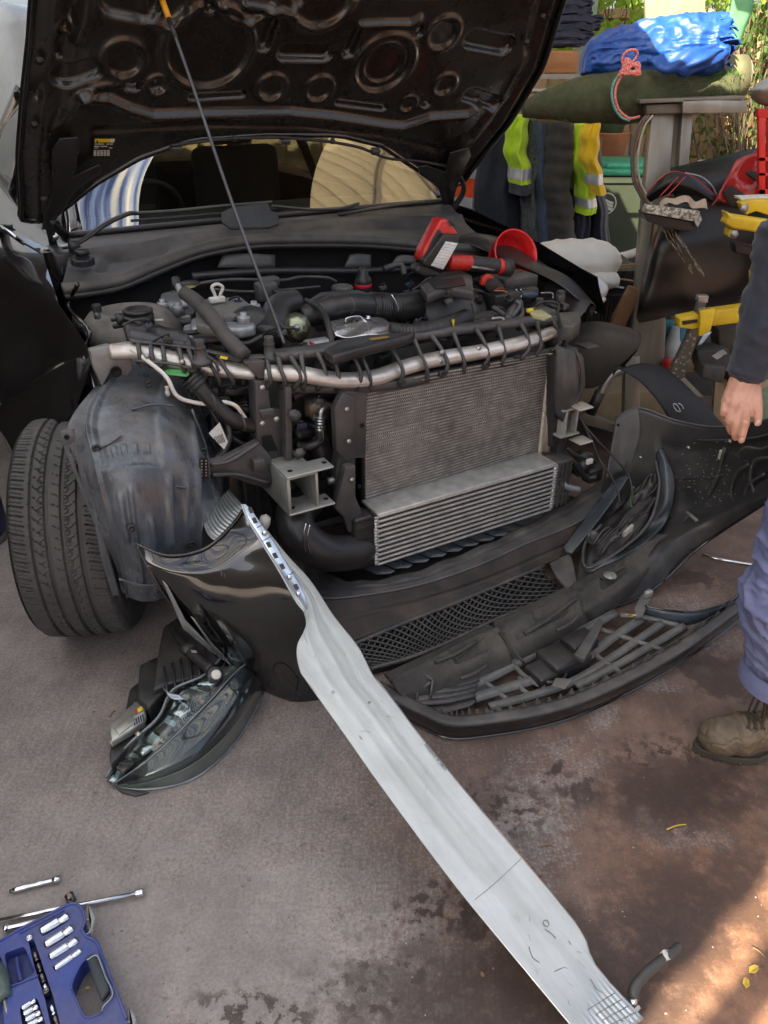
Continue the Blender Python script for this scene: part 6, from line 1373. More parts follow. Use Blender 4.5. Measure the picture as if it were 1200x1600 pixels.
PT('corner_flap', [[A(962, 653, .79), A(980, 642, .82), A(997, 637, .845)], [A(955, 700, .76), A(972, 690, .80), A(1000, 680, .84)], [A(946, 752, .73), A(962, 745, .78), A(985, 735, .82)]], 5, 5, plas_g, shell)
mb = MB(); lathe(mb, A(966, 664, .77), -CL + CF * .4, [(.006, 0), (.006, .001), (.0001, .001)], 12); obj('flap_hole', mb, MATS['hole_black'], shell)
TB('inner_rib', [A(1090, 688, .93), A(1130, 688, .935), A(1180, 684, .93), A(1225, 672, .92)], .005, plas_d, parent=shell, seg=8)
# curved duct band and lamp housing inside the corner
PT('brake_duct', [[A(1024, 712, .85), A(1030, 700, .85), A(1036, 702, .87)], [A(1030, 735, .83), A(1040, 728, .84), A(1052, 742, .86)], [A(1026, 790, .80), A(1038, 790, .80), A(1053, 775, .84)], [A(985, 835, .72), A(1000, 835, .72), A(1040, 815, .80)], [Z(945, 870, .12), Z(965, 872, .12), Z(1005, 850, .14)], [Z(912, 890, .08), Z(925, 895, .08), Z(955, 882, .09)]], 6, 6, blue_in, shell)
PT('brake_duct', [[Z(955, 755, .22), Z(970, 745, .25), Z(985, 740, .27)], [Z(925, 795, .14), Z(940, 790, .17), Z(955, 785, .2)], [Z(895, 835, .11), Z(905, 838, .12), Z(915, 838, .13)], [Z(880, 855, .09), Z(885, 862, .09), Z(893, 865, .09)]], 6, 6, blue_in, shell)
fg = PT('lamp_housing', [[A(1000, 760, .76), A(1012, 742, .78), A(1024, 738, .80)], [A(960, 800, .68), A(985, 790, .70), A(1022, 775, .78)], [Z(925, 840, .12), Z(955, 840, .13), Z(1008, 815, .17)], [Z(915, 885, .09), Z(945, 880, .10), Z(985, 850, .13)]], 8, 8, plas, shell, disp=lambda s, t: .010 * math.sin(s * 14) * math.sin(t * 17), thick=.004)
TB('housing_rim', [A(1024, 720, .82), A(1030, 760, .80), Z(1015, 815, .19), Z(975, 855, .14), Z(918, 888, .10), Z(914, 850, .12), Z(940, 820, .16)], .006, plas_d, parent=fg, seg=8)
rng = random.Random(5)
for i in range(12):
    u, v = rng.uniform(925, 1012), 0; v = 860 - (u - 925) * .95 + rng.uniform(-16, 22); p = Z(u, v, .16 + (u - 925) * .0008)
    TB('housing_rib', [p, p + CL * rng.uniform(.03, .06) + UP * rng.uniform(.0, .05), p + CL * .07 + UP * .05], .004, rng.choice((plas, plas_d)), parent=fg, seg=6, n=3)
mb = MB(); cyl(mb, Z(926, 842, .17), UP, .012, .03, 16); cyl(mb, Z(926, 846, .14), UP, .022, .03, 16); obj('adjuster_knob', mb, plas_g, fg)
mb = MB(); box(mb, Z(981, 829, .20), CL * .020 + UP * .008, CF * .006, UP * .012, .002); obj('part_tag', mb, M('grey_tag', (.5, .5, .46), None, .5), fg)
TB('sensor_wire', [A(1110, 747, .91), A(1070, 748, .88), A(1048, 747, .86), A(1032, 760, .84), A(1030, 782, .82), A(1042, 798, .83), A(1049, 812, .84), A(1047, 822, .84)], .003, rubber, parent=shell, seg=6)
TB('sensor_wire', [A(990, 760, .70), A(985, 780, .70), A(988, 795, .70)], .003, M('green_wire', (.10, .25, .12), None, .4), parent=shell, seg=6)
# parking sensor bracket, white clip, smeared glue
for pts in (((1050, 825), (1070, 840)), ((1073, 800), (1094, 818))):
    TB('sensor_bracket', [A(u, v, .835) for u, v in pts], .007, M('bracket_light', (.22, .22, .20), None, .4), parent=shell, seg=8, n=2)
for (a, b) in (((1058, 828), (1076, 805)), ((1068, 836), (1086, 813))): TB('sensor_bracket', [A(*a, .84), A(*b, .84)], .004, plas_d, parent=shell, seg=6, n=1)
PT('bracket_plate', [[A(1088, 822, .85), A(1105, 815, .86), A(1122, 812, .87)], [A(1080, 840, .82), A(1095, 838, .83), A(1110, 832, .84)]], 4, 4, blue_in, shell)
mb = MB(); box(mb, A(1127, 711, .92), CF * .010, CL * .005, UP * .018, .004); obj('white_clip', mb, M('clip_cream', (.62, .68, .50), None, .5), shell)
mb = MB(); rng = random.Random(3)
for i in range(130):
    q = abs(rng.gauss(0, 1)); u, v = 1105 + rng.gauss(0, 26), 765 + rng.gauss(0, 34); p = A(u, v, .885); r_ = rng.uniform(.0005, .0014)
    lathe(mb, p, -CL, [(r_, -.004), (r_, .001), (.0001, .0014)], 6)
obj('glue_specks', mb, M('glue_grey', (.40, .40, .37), None, .6), shell); COL.objects[-1]['kind'] = 'stuff'
for pts in (((1132, 700), (1120, 745), (1100, 790), (1085, 812), (1075, 830)), ((1150, 715), (1165, 700), (1190, 702), (1215, 690)), ((1150, 800), (1142, 770), (1150, 740), (1170, 725)), ((1160, 790), (1168, 760), (1195, 740)), ((1180, 775), (1172, 745), (1180, 720), (1205, 715))):
    TB('inner_rib', [A(u, v, .90) for u, v in pts], .006, plas_d, parent=shell, seg=8)
# grille surround lying on the floor: outer lip with row of gussets, slats, cross bars
lipo = [Z(u, v, .004) for u, v in ((585, 1098), (622, 1120), (655, 1137), (700, 1155), (760, 1152), (860, 1134), (950, 1100), (1060, 1040), (1165, 962), (1245, 890))]
lp = cr(lipo, 10)
def off(path, din, dz):
    out = []
    for i, p in enumerate(path):
        t = path[min(i + 1, len(path) - 1)] - path[max(i - 1, 0)]; n_ = V((-t.y, t.x, 0)).normalized(); out.append(p + n_ * din + UP * dz)
    return out
gs = thing('grille_surround', C(.1, .5, 0), None, None); gs.parent = bmp; gs.location = ORG['grille_surround'] - ORG['front_bumper']
gs_o = gs
mb = MB(); patch(mb, [off(lp, .002, .058)[::4], off(lp, -.002, .030)[::4], off(lp, .004, .006)[::4], lp[::4]], 3, 3, thick=.004); obj('outer_lip', mb, paint, gs_o)
mb = MB(); patch(mb, [off(lp, .030, .062)[::4], off(lp, .002, .060)[::4], off(lp, -.003, .050)[::4]], 4, 4, thick=.006); obj('lip_band', mb, plas_d, gs_o)
mb = MB(); patch(mb, [off(lp, .052, .040)[22::4], off(lp, .045, .020)[22::4]], 4, 3, thick=.004); patch(mb, [off(lp, .068, .016)[22::4], off(lp, .045, .014)[22::4]], 4, 3, thick=.003); obj('inner_flange', mb, plas_d, gs_o)
gus = M('gusset_plastic', (.06, .058, .053), (.10, .095, .085), .5, dust=(.3, .27, .22), dust_amt=.5)
for i in range(26, len(lp) - 6, 2):
    a_, b2, c_ = off(lp, .028, .060)[i], off(lp, .058, .018)[i], off(lp, .030, .016)[i]; t = (lp[i + 1] - lp[i - 1]).normalized()
    hgt = .020 + .008 * ((i // 2) % 3 == 0)
    mb = MB(); slab(mb, [a_ + UP * hgt, b2, c_], t * .003, .0006); slab(mb, [a_ + UP * hgt, a_ + UP * hgt + t * .004, off(lp, .030, .030)[min(i + 2, len(lp) - 1)], c_ + UP * .01], V((-t.y, t.x, 0)) * .002, 0); obj('gusset', mb, gus, gs_o)
slat = M('slat_grey', (.11, .12, .12), (.07, .075, .078), .42, bump=.1, dust=(.3, .27, .23), dust_amt=.45)
def bar(pts, w, h, mat=slat, name='grille_slat', z=.03):
    P = [Z(u, v, z) for u, v in pts]; mb = MB(); Pc = cr(P, 6) if len(P) > 2 else P
    L_, R_ = off(Pc, w / 2, 0), off(Pc, -w / 2, 0)
    patch(mb, [[p + UP * h for p in L_], L_], 1, 1, thick=.0025); patch(mb, [[p + UP * h for p in L_], [p + UP * h * .6 for p in R_]], 1, 1, thick=.0025); patch(mb, [[p + UP * h * .6 for p in R_], R_], 1, 1, thick=.0025)
    return obj(name, mb, mat, gs_o)
bar(((655, 1098), (720, 1085), (800, 1045), (850, 1020), (910, 990), (962, 962)), .022, .02, name='grille_slat')
bar(((742, 1096), (800, 1078), (860, 1058), (905, 1040), (960, 1000), (1002, 972)), .020, .02)
bar(((765, 1110), (830, 1092), (890, 1072), (945, 1040), (1000, 1002), (1035, 978)), .018, .018)
bar(((900, 1078), (950, 1052), (1010, 1018), (1070, 982)), .018, .018)
bar(((700, 1065), (740, 1052), (800, 1022), (840, 1005)), .016, .02)
for pts in (((735, 1055), (765, 1075), (790, 1095)), ((800, 1040), (822, 1062), (850, 1078)), ((905, 1002), (932, 1028), (970, 1055)), ((938, 986), (985, 1002), (1034, 1018)), ((968, 964), (1010, 968), (1060, 980)), ((810, 1060), (815, 1080), (835, 1092)), ((700, 1062), (690, 1080), (700, 1096))):
    bar(pts, .008, .012, name='cross_bar', z=.035)
for k in range(5):
    bar(((640 + k * 6, 1104 - k * 9), (700 + k * 8, 1098 - k * 9), (742 + k * 2, 1088 - k * 8)), .010, .010, plas_d, 'vent_slat', z=.045)
SL('vent_plate', [Z(u, v, .03) for u, v in ((622, 1095), (660, 1062), (700, 1050), (755, 1060), (770, 1078), (735, 1105), (690, 1118), (650, 1122))], UP * .006, plas_d, gs_o, .002)
# small open box bracket
sb = MB()
for a, b in (((658, 1052), (676, 1062)), ((676, 1062), (672, 1092)), ((672, 1092), (650, 1095)), ((650, 1095), (658, 1052)), ((660, 1070), (673, 1078)), ((655, 1082), (672, 1066))): tube(sb, [Z(*a, .09 if a[1] < 1070 else .05), Z(*b, .09 if b[1] < 1070 else .05)], .0045, seg=4, n=1, sharp=True)
obj('triangle_bracket', sb, plas_g, gs_o)
SL('corner_bracket', [Z(u, v, .07) for u, v in ((615, 1055), (645, 1050), (650, 1062), (632, 1072), (616, 1066))], UP * .004, blue_in, gs_o, .001)
# latch bracket lying across
mb = MB(); box(mb, Z(880, 1030, .06), CL * .07, CF * .05, UP * .03, .010); box(mb, Z(905, 1003, .09), CL * .05, CF * .035, UP * .02, .008); box(mb, Z(852, 1050, .05), CL * .05, CF * .04, UP * .02, .008); cb = obj('latch_bracket', mb, plas, gs_o)
mb = MB(); slab(mb, [Z(u, v, .10) for u, v in ((895, 1030), (935, 972), (942, 978), (932, 1002), (912, 1038))], UP * .02, .004); obj('latch_strut', mb, plas_d, cb)
mb = MB(); lathe(mb, Z(858, 1055, .04), UP, [(.05, 0), (.05, .02), (.042, .02), (.040, .0), (.0001, .0)], 24); obj('badge_mount', mb, plas, gs_o)
SL('latch_plate', [Z(u, v, .085) for u, v in ((868, 1060), (895, 1062), (882, 1078), (862, 1072))], UP * .003, M('dusty_tan_plate', (.16, .15, .13), None, .6), cb, .001)
# end horn of the surround and curved chromeless trim
SL('surround_horn', [Z(u, v, .06) for u, v in ((990, 955), (1000, 935), (1012, 922), (1021, 928), (1012, 948), (1002, 968), (992, 968))], UP * .012, slat, gs_o, .003)
mb = MB(); box(mb, Z(1013, 928, .085), CL * .014, CF * .006, UP * .012, .002); obj('horn_tip', mb, M('tip_alu', (.6, .6, .57), None, .4, metal=.5), gs_o)
mb = MB(); patch(mb, [[Z(1008, 948, .07), Z(1040, 956, .07), Z(1085, 958, .07), Z(1135, 945, .07)], [Z(1006, 960, .03), Z(1040, 972, .02), Z(1080, 976, .02), Z(1125, 958, .03)]], 5, 5, lambda s, t: .006 * math.sin(t * 3), thick=.004); obj('trim_curve', mb, blue_in, gs_o)
TB('trim_lip', [Z(1008, 947, .074), Z(1040, 953, .074), Z(1085, 956, .074), Z(1135, 942, .074), Z(1170, 915, .07)], .004, paint, parent=gs_o, seg=8)
# dry leaf caught on it
mb = MB()
for k in range(4): leaf(mb, Z(984, 962, .11), V((random.uniform(-1, 1), -.3, random.uniform(-.2, 1))), (0, 0, 1), .022, .007)
obj('dry_leaf', mb, M('dry_leaf_gold', (.62, .42, .15), None, .6), label='small golden dry leaf caught on the bumper slats', cat='leaf')

# ================================================================ ALUMINIUM IMPACT BEAM leaning across the bumper
P1, B1 = Y(345, 800, 1.905), Z(950, 1580, .055)
bd = (B1 - P1).normalized(); hp = V((-bd.y, bd.x, 0)).normalized() * -1; hp = hp if hp.x > 0 else -hp
bn = bd.cross(hp).normalized(); bn = bn if bn.z > 0 else -bn
def BM(u, v, o=0.): return onp(u, v, bn, P1) - bn * 0 + bn * o
Lp = [(313, 806), (332, 842), (398, 868), (448, 915), (478, 968), (464, 1010), (468, 1045), (482, 1068), (540, 1150), (600, 1235), (700, 1369), (783, 1471), (890, 1600), (932, 1652)]
Rp = [(357, 764), (376, 786), (412, 822), (448, 866), (486, 908), (522, 962), (560, 1010), (584, 1056), (612, 1090), (657, 1150), (760, 1275), (898, 1440), (930, 1508), (1006, 1592)]
beam_m = M('beam_aluminium', (.57, .61, .615), (.47, .50, .49), .28, metal=.85, scale=3.5, contrast=(.35, .65), bump=.10, bscale=60, rvar=.12, stretch=(1.2, .16, 1.0), rot=R(-51), dust=(.34, .33, .28), dust_amt=.22, detail=10)
bt_ = thing('impact_beam', Z(960, 1590, 0), 'long bare aluminium impact beam leaning from the bumper corner down to the floor', 'beam')
rws = []
for (l, r_) in zip(Lp, Rp):
    a_, b_ = BM(*l), BM(*r_); rws.append([a_.lerp(b_, k / 6) for k in range(7)])
def beam_rel(s, t):
    bow = .0
    h = .0004 * math.exp(-((s - .30) / .05) ** 2) + .0006 * math.exp(-((s - .55) / .05) ** 2) - .0004 * math.exp(-((s - .75) / .05) ** 2) + .0010 * math.sin(t * 23) * math.sin(s * 3.1)
    if t < .085 or t > .94: h += .0010 * (1 if (s * 12) % 1 < .5 else -1) * (0 if s < .1 else 1)
    return h
mb = MB(); patch(mb, rws, 10, 10, beam_rel, thick=.0035); obj('front_plate', mb, beam_m, bt_)
mb = MB()
patch(mb, [[r[0] - bn * .002 for r in rws[7:]], [r[0] - bn * .018 + hp * .022 for r in rws[7:]]], 3, 3, thick=.003); patch(mb, [[r[-1] - bn * .002 for r in rws[7:]], [r[-1] - bn * .022 - hp * .004 for r in rws[7:]]], 3, 3, thick=.003)
obj('side_walls', mb, beam_m, bt_)
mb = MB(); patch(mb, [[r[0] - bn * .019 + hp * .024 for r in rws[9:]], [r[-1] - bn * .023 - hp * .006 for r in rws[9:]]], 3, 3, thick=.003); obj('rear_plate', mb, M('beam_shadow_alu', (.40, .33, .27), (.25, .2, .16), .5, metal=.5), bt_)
for (a, b) in (((814, 1342), (742, 1406)),): T('saw_line', [BM(*a, .0022), BM((a[0] + b[0]) / 2, (a[1] + b[1]) / 2 + 2, .0022), BM(*b, .0022)], .0004, M('scribe_line', (.20, .20, .19), None, .5), bt_, seg=5)
for k in range(4): T('press_line', [BM(918 + k * 12, 1600 + k * 8 - 22, .0024), BM(960 + k * 11, 1552 + k * 10, .0024)], .0006, MATS['scribe_line'], bt_, seg=5, n=1)
for (u, v, r_) in ((520, 1082, .0035), (577, 1098, .0025), (853, 1443, .006)):
    mb = MB(); pts = [BM(u, v, .0024) + (hp * math.cos(a) + bd * math.sin(a)) * r_ for a in [k * .5236 for k in range(13)]]; tube(mb, pts, .0006, seg=5, n=1, sharp=True); obj('stamped_ring', mb, MATS['scribe_line'], bt_)
for pts in (((851, 1452), (860, 1458), (868, 1466)), ((826, 1480), (832, 1496), (842, 1504)), ((866, 1518), (880, 1512)), ((922, 1530), (932, 1545), (940, 1552)), ((561, 1150), (566, 1156)), ((888, 1470), (892, 1476))):
    T('scuff', [BM(*p, .0022) for p in pts], .0006, MATS['scribe_line'], bt_, seg=5)
o_ = BM(664, 1163, .0032); text('engraving', 'MAGNO © 2634', M('engraved_grey', (.20, .22, .22), None, .6), bt_, o_, BM(688, 1192, .0032) - o_, BM(664 + 8, 1163 - 6, .0032) - o_, .0105)
mb = MB(); slab(mb, [BM(690, 1194, .0032), BM(693, 1196, .0032), BM(691, 1200, .0032)], bn * .0004); obj('arrow_mark', mb, MATS['engraved_grey'], bt_)
mb = MB(); box(mb, BM(985, 1588, -.02), bd * .004, hp * .03, bn * .02, .002); obj('end_cap', mb, MATS['tip_alu'], bt_)
mb = MB(); bolt(mb, BM(992, 1564, -.004), bn, .005, .004); obj('rivet', mb, chrome, bt_)
hk = T('bent_tube', [Z(990, 1562, .035), Z(992, 1544, .045), Z(1008, 1522, .05), Z(1035, 1500, .05), Z(1062, 1479, .045)], [.011, .0105, .0105, .0105, .0095], M('tube_black', (.045, .047, .045), None, .38, dust=DUST, dust_amt=.3), None, n=8, seg=16)
tag(hk, 'bent dark tube with torn white tape beside the lower end of the aluminium beam', 'tube')
mb = MB(); patch(mb, [[Z(1030, 1490, .052), Z(1036, 1484, .066), Z(1044, 1484, .058)], [Z(1036, 1506, .035), Z(1044, 1500, .060), Z(1050, 1500, .04)]], 4, 4, lambda s, t: .002 * math.sin(s * 20), thick=.001); obj('torn_tape', mb, M('tape_white', (.62, .60, .56), None, .6), hk)

# ================================================================ HEADLAMP on the floor
hl = thing('headlamp', Z(290, 1150, 0), 'removed headlamp unit with clear lens lying on the floor below the bumper corner', 'headlamp')
def H(name, mb, mat, parent=hl, label=None): return obj(name, mb, mat, parent, label)
lens = clear_mat('lens_plastic', (.86, .90, .89), .05, .03, 3.0)
ridge = [Z(176, 1226, .012), Z(230, 1188, .07), Z(285, 1138, .115), Z(330, 1092, .14), Z(368, 1050, .155), Z(392, 1032, .15)]
lowe = [Z(176, 1230, .002), Z(235, 1233, .004), Z(300, 1218, .004), Z(352, 1178, .004), Z(388, 1130, .006), Z(412, 1082, .02)]
midl = [Z(178, 1229, .008), Z(234, 1212, .048), Z(296, 1180, .075), Z(348, 1136, .095), Z(386, 1090, .11), Z(408, 1052, .11)]
uppr = [Z(164, 1216, .012), Z(196, 1168, .055), Z(246, 1122, .10), Z(270, 1078, .135), Z(318, 1055, .15), Z(350, 1022, .16)]
mb = MB(); patch(mb, [ridge, midl, lowe], 8, 8, thick=.0015); patch(mb, [uppr, [a.lerp(b, .5) + UP * .008 for a, b in zip(uppr, ridge)], ridge], 8, 6, thick=.0015); ln = H('lens', mb, lens)
rim_m = M('lens_rim', (.18, .21, .22), (.10, .12, .13), .15, coat=1)
for pth, r_ in ((ridge, .0022), (lowe, .0035), (uppr, .004)): T('lens_edge', pth, r_, rim_m, hl, seg=8, n=8)
# inner bezel
mb = MB(); ins = lambda P, d: [p + UP * d for p in P]
patch(mb, [[p - UP * .008 + V((-.004, .004, 0)) for p in ridge], [p - UP * .022 + V((-.008, .010, 0)) for p in midl], [p + V((-.004, .008, .003)) for p in lowe]], 8, 8, lambda s, t: -.012 * math.sin(math.pi * s) * (1 - t), thick=.002); bz = H('bezel', mb, M('bezel_dark', (.014, .018, .022), (.022, .027, .032), .38))
mb = MB(); patch(mb, [[p.lerp(q, .35) - UP * .004 + V((-.004, .006, 0)) for p, q in zip(lowe, midl)], [p.lerp(q, .02) + V((-.005, .010, .002)) for p, q in zip(lowe, midl)]], 8, 3, lambda s, t: .0012 * math.sin(s * 150), thick=.002); H('daylight_strip', mb, M('drl_strip', (.42, .40, .33), (.22, .22, .2), .2, metal=.5, scale=30), bz)
mb = MB(); patch(mb, [[p.lerp(q, .10) - UP * .012 for p, q in zip(uppr, ridge)], [p.lerp(q, .55) - UP * .022 for p, q in zip(uppr, ridge)], [p.lerp(q, .92) - UP * .012 for p, q in zip(uppr, ridge)]], 14, 6, lambda s, t: .003 * math.sin(s * 22) * math.cos(t * 4), thick=.002); rf = H('reflector', mb, M('reflector_chrome', (.42, .47, .50), (.10, .13, .15), .16, metal=.9, scale=18, rvar=.06), hl)
rng = random.Random(8)
for i in range(7):
    k = .12 + i * .12; p = uppr[0]; pa = cr(uppr, 10)[int(k * 50)]; pb_ = cr(ridge, 10)[int(k * 50)]; c_ = pa.lerp(pb_, .5) - UP * .004
    mb = MB(); box(mb, c_, (pb_ - pa) * .22, V((.012, .012, .004)), UP * .006, .003); obj('reflector_cell', mb, (chrome if i % 2 else M('amber_grey', (.12, .11, .10), None, .25)), rf)
pc = Z(352, 1096, .07)
mb = MB(); lathe(mb, pc, V((.55, -.62, .35)), [(.055, -.03), (.058, 0), (.052, .006), (.048, 0), (.044, -.004), (.040, .010), (.030, .022), (.012, .028), (.0001, .029)], 32); H('projector', mb, M('projector_grey', (.30, .29, .27), (.1, .1, .1), .1, metal=.7, scale=5), bz)
# housing
hm = M('lamp_housing', (.012, .013, .015), (.025, .026, .028), .38, bump=.1, dust=DUST, dust_amt=.25)
def blk_(pts, z0, h, name='housing', par=hl, bev=.008, mat=hm): mb = MB(); slab(mb, [Z(u, v, z0) for u, v in pts], UP * h, bev); return H(name, mb, mat, par)
hsg = blk_([(256, 1050), (262, 1018), (285, 1002), (322, 1004), (350, 1030), (352, 1070), (318, 1098), (270, 1110), (246, 1120)], .03, .10)
blk_([(225, 1075), (250, 1062), (268, 1070), (272, 1110), (240, 1142), (222, 1130)], .02, .09, 'housing_step', hsg)
blk_([(208, 1105), (222, 1092), (236, 1110), (232, 1150), (205, 1175), (196, 1170)], .012, .07, 'housing_step', hsg)
blk_([(176, 1200), (180, 1172), (215, 1152), (240, 1150), (230, 1168), (196, 1196), (178, 1216)], .006, .05, 'housing_rib', hsg, .004)
blk_([(168, 1222), (186, 1232), (235, 1240), (212, 1246), (190, 1240)], .0, .006, 'housing_foot', hsg, .002)
for k in range(6): T('housing_rib', [Z(256 + k * 13, 1042 - k * 6, .142), Z(262 + k * 13, 1086 - k * 5, .135)], .0035, hm, hsg, seg=6, n=2)
for k in range(4): T('housing_rib', [Z(186 + k * 10, 1192 - k * 9, .062), Z(206 + k * 8, 1196 - k * 9, .055)], .003, hm, hsg, seg=6, n=1)
mb = MB(); patch(mb, [[Z(252, 1070, .15), Z(262, 1080, .15), Z(280, 1086, .15)], [Z(256, 1078, .148), Z(268, 1092, .145), Z(290, 1092, .145)]], 5, 4, thick=.002); H('steel_clip', mb, M('clip_steel', (.35, .38, .42), None, .25, metal=.8), hsg)
T('levelling_motor', [Z(270, 985, .13), Z(286, 1005, .15), Z(296, 1018, .16)], [.010, .012, .012], rubber, hsg, seg=12)
T('levelling_motor', [Z(296, 1016, .165), Z(312, 1032, .165), Z(330, 1046, .165)], [.016, .016, .017], hm, hsg, seg=14, n=8)
T('motor_band', [Z(291, 1012, .168), Z(298, 1018, .168)], .020, hm, hsg, seg=14, n=2)
mb = MB(); box(mb, Z(303, 1018, .185), CL * .006 + CF * .004, CF * .005, UP * .002, .001); H('motor_label', mb, M('tag_grey', (.4, .38, .33), None, .5), hsg)
mb = MB(); cyl(mb, Z(334, 1054, .16), V((.35, -.55, .5)), .022, .02, 22); H('bulb_socket', mb, hm, hsg)
mb = MB(); cyl(mb, Z(336, 1054, .168), V((.35, -.55, .5)), .013, .018, 22); H('bulb_cap', mb, white_pl, hsg)
# ballast
bl_m = M('ballast_alu', (.52, .52, .46), (.42, .41, .36), .36, metal=.7, scale=30, bump=.1)
bal = blk_([(171, 1140), (212, 1104), (226, 1102), (230, 1126), (226, 1134), (176, 1166)], .075, .018, 'ballast', hsg, .004, bl_m)
blk_([(178, 1140), (205, 1116), (212, 1128), (186, 1150)], .093, .005, 'ballast_lid', bal, .003, bl_m)
blk_([(170, 1162), (224, 1132), (228, 1136), (176, 1168)], .066, .010, 'ballast_flange', bal, .002, bl_m)
blk_([(206, 1122), (224, 1112), (226, 1126), (208, 1138)], .0935, .0008, 'ballast_label', bal, 0, M('ballast_sticker', (.40, .42, .42), None, .5))
blk_([(214, 1108), (221, 1104), (223, 1110), (216, 1114)], .0938, .001, 'yellow_mark', bal, 0, lab_y)
blk_([(209, 1112), (213, 1109), (215, 1114), (211, 1116)], .0938, .001, 'red_mark', bal, 0, M('red_print', (.5, .08, .06), None, .5))
mb = MB()
for k in range(5): slab(mb, [Z(208 + k * 3.4, 1124 - k * 1.8, .0945), Z(210 + k * 3.4, 1123 - k * 1.8, .0945), Z(212 + k * 3.4, 1133 - k * 1.8, .0945), Z(210 + k * 3.4, 1134 - k * 1.8, .0945)], UP * .0003)
obj('label_print', mb, lab_d, bal)
for (u, v) in ((212, 1100), (216, 1146)): mb = MB(); bolt(mb, Z(u, v, .085), UP, .006, .004); obj('ballast_lug', mb, bl_m, bal)

# frosted outer band of the lamp lens, low side
mb = MB(); patch(mb, [[p.lerp(q, .55) - UP * .004 + V((-.003, .005, 0)) for p, q in zip(lowe, midl)], [p.lerp(q, .25) + V((-.003, .004, .001)) for p, q in zip(lowe, midl)], [p + V((-.001, .002, .001)) for p in lowe]], 8, 4, thick=.0015); H('frosted_band', mb, M('lens_frost', (.13, .135, .125), (.20, .20, .18), .18, coat=.5), bz)
# scratches and screw heads on the bumper shell
rng = random.Random(17)
for k in range(14):
    u, v = rng.uniform(1040, 1180), rng.uniform(700, 830); T('inner_scratch', [A(u, v, .878), A(u + rng.uniform(-14, 14), v + rng.uniform(-6, 6), .878)], .0005, MATS['glue_grey'], shell, n=1, seg=4)
for (u, v, a) in ((1010, 665, .87), (1075, 700, .905), (1000, 715, .81), (1140, 690, .93), (1098, 850, .82)):
    mb = MB(); bolt(mb, A(u, v, a), -CL + CF * .3, .006, .004); obj('shell_screw', mb, steel, shell)

# grime film smears, dents and pin holes on the beam
rng = random.Random(77); mb = MB()
for k in range(46):
    t = rng.uniform(.36, .97); i = t * (len(rws) - 1); i0 = min(int(i), len(rws) - 2); s = rng.uniform(.08, .92)
    def rp(s_): a = rws[i0][0].lerp(rws[i0 + 1][0], i - i0); b = rws[i0][-1].lerp(rws[i0 + 1][-1], i - i0); return a.lerp(b, s_) + bn * .0022
    p = rp(s); L_ = rng.uniform(.003, .03) * (.4 if k % 3 else 1); d_ = (bd * rng.uniform(.4, 1) + hp * rng.uniform(-.6, .6)).normalized(); tube(mb, [p, p + d_ * L_ * .5 + hp * rng.uniform(-.001, .001), p + d_ * L_], rng.uniform(.00018, .00045), seg=4, n=2)
o = obj('fine_scratches', mb, M('scratch_dark', (.38, .37, .35), None, .5), bt_); o['kind'] = 'stuff'
# ================================================================ ITEMS ON AND BESIDE THE BAY
wl_ = thing('work_light', F(680, 410, -.40), 'red and black work light with white panel leaning right of the air filter box', 'work light')
lr = M('tool_red', (.62, .03, .02), (.45, .02, .015), .35, coat=.2); lk = M('tool_black', (.02, .02, .02), (.035, .035, .034), .45)
def sl2(name, pts, b, d, mat, par, bev=.004): mb = MB(); slab(mb, [F(u, v, b) for u, v in pts], d, bev); return obj(name, mb, mat, par)
sl2('red_case', [(690, 342), (700, 342), (718, 366), (696, 376), (684, 400), (668, 414), (659, 407), (664, 390)], -.42, -CF * .06, lr, wl_, .01)
sl2('lamp_bezel', [(694, 366), (719, 367), (718, 375), (690, 424), (663, 414), (662, 408)], -.40, -CF * .03, lk, wl_, .005)
pan = M('lamp_panel', (.80, .84, .84), None, .3)
pp = sl2('lamp_panel', [(696, 377), (715, 380), (692, 421), (673, 415)], -.398, CF * .003, pan, wl_, .001)
mb = MB()
for k in range(9): a = F(694 - k * 2.5, 381 + k * 4.2, -.3935); b = F(712 - k * 2.6, 384 + k * 4.2, -.3935); tube(mb, [a, b], .0006, seg=4, n=1)
obj('panel_grooves', mb, M('panel_grey', (.5, .53, .53), None, .4), pp)
sl2('case_vents', [(676, 372), (684, 358), (690, 362), (672, 396), (666, 394)], -.418, CF * .003, lk, wl_, .001)
sl2('top_button', [(699, 345), (704, 344), (711, 352), (706, 354)], -.418, CF * .004, lk, wl_, .001)
sl2('lamp_foot', [(655, 415), (668, 413), (684, 424), (690, 432), (662, 432), (650, 424)], -.42, -CF * .05, lk, wl_, .006)
tch = thing('hand_torch', F(745, 414, -.45), 'red and black hand torch lying behind the air filter box', 'torch')
T('red_handle', [F(700, 410, -.46), F(738, 411, -.45)], .027, lr, tch, n=12, seg=18, prof=corr(.012, .04)); T('black_grip', [F(734, 411, -.45), F(778, 416, -.44)], .027, lk, tch, n=12, seg=18, prof=corr(.009, .04))
T('red_collar', [F(776, 416, -.44), F(784, 417, -.44)], .029, lr, tch, n=2, seg=18); T('torch_head', [F(783, 417, -.44), F(796, 419, -.44)], .032, lk, tch, n=2, seg=20)
T('chrome_strip', [F(736, 417, -.425), F(772, 422, -.415)], .006, M('grip_sheen', (.25, .26, .26), None, .2, metal=.6), tch, n=2, seg=8)
bpk = thing('battery_pack', F(768, 436, -.42), 'red and black battery pack with a red lever beside the torch', 'battery')
sl2('pack_body', [(750, 440), (775, 432), (790, 448), (788, 462), (765, 458)], -.42, -CF * .06, lk, bpk, .006); sl2('red_lever', [(752, 446), (757, 432), (764, 428), (775, 434), (762, 438), (758, 448)], -.40, -CF * .02, lr, bpk, .005)
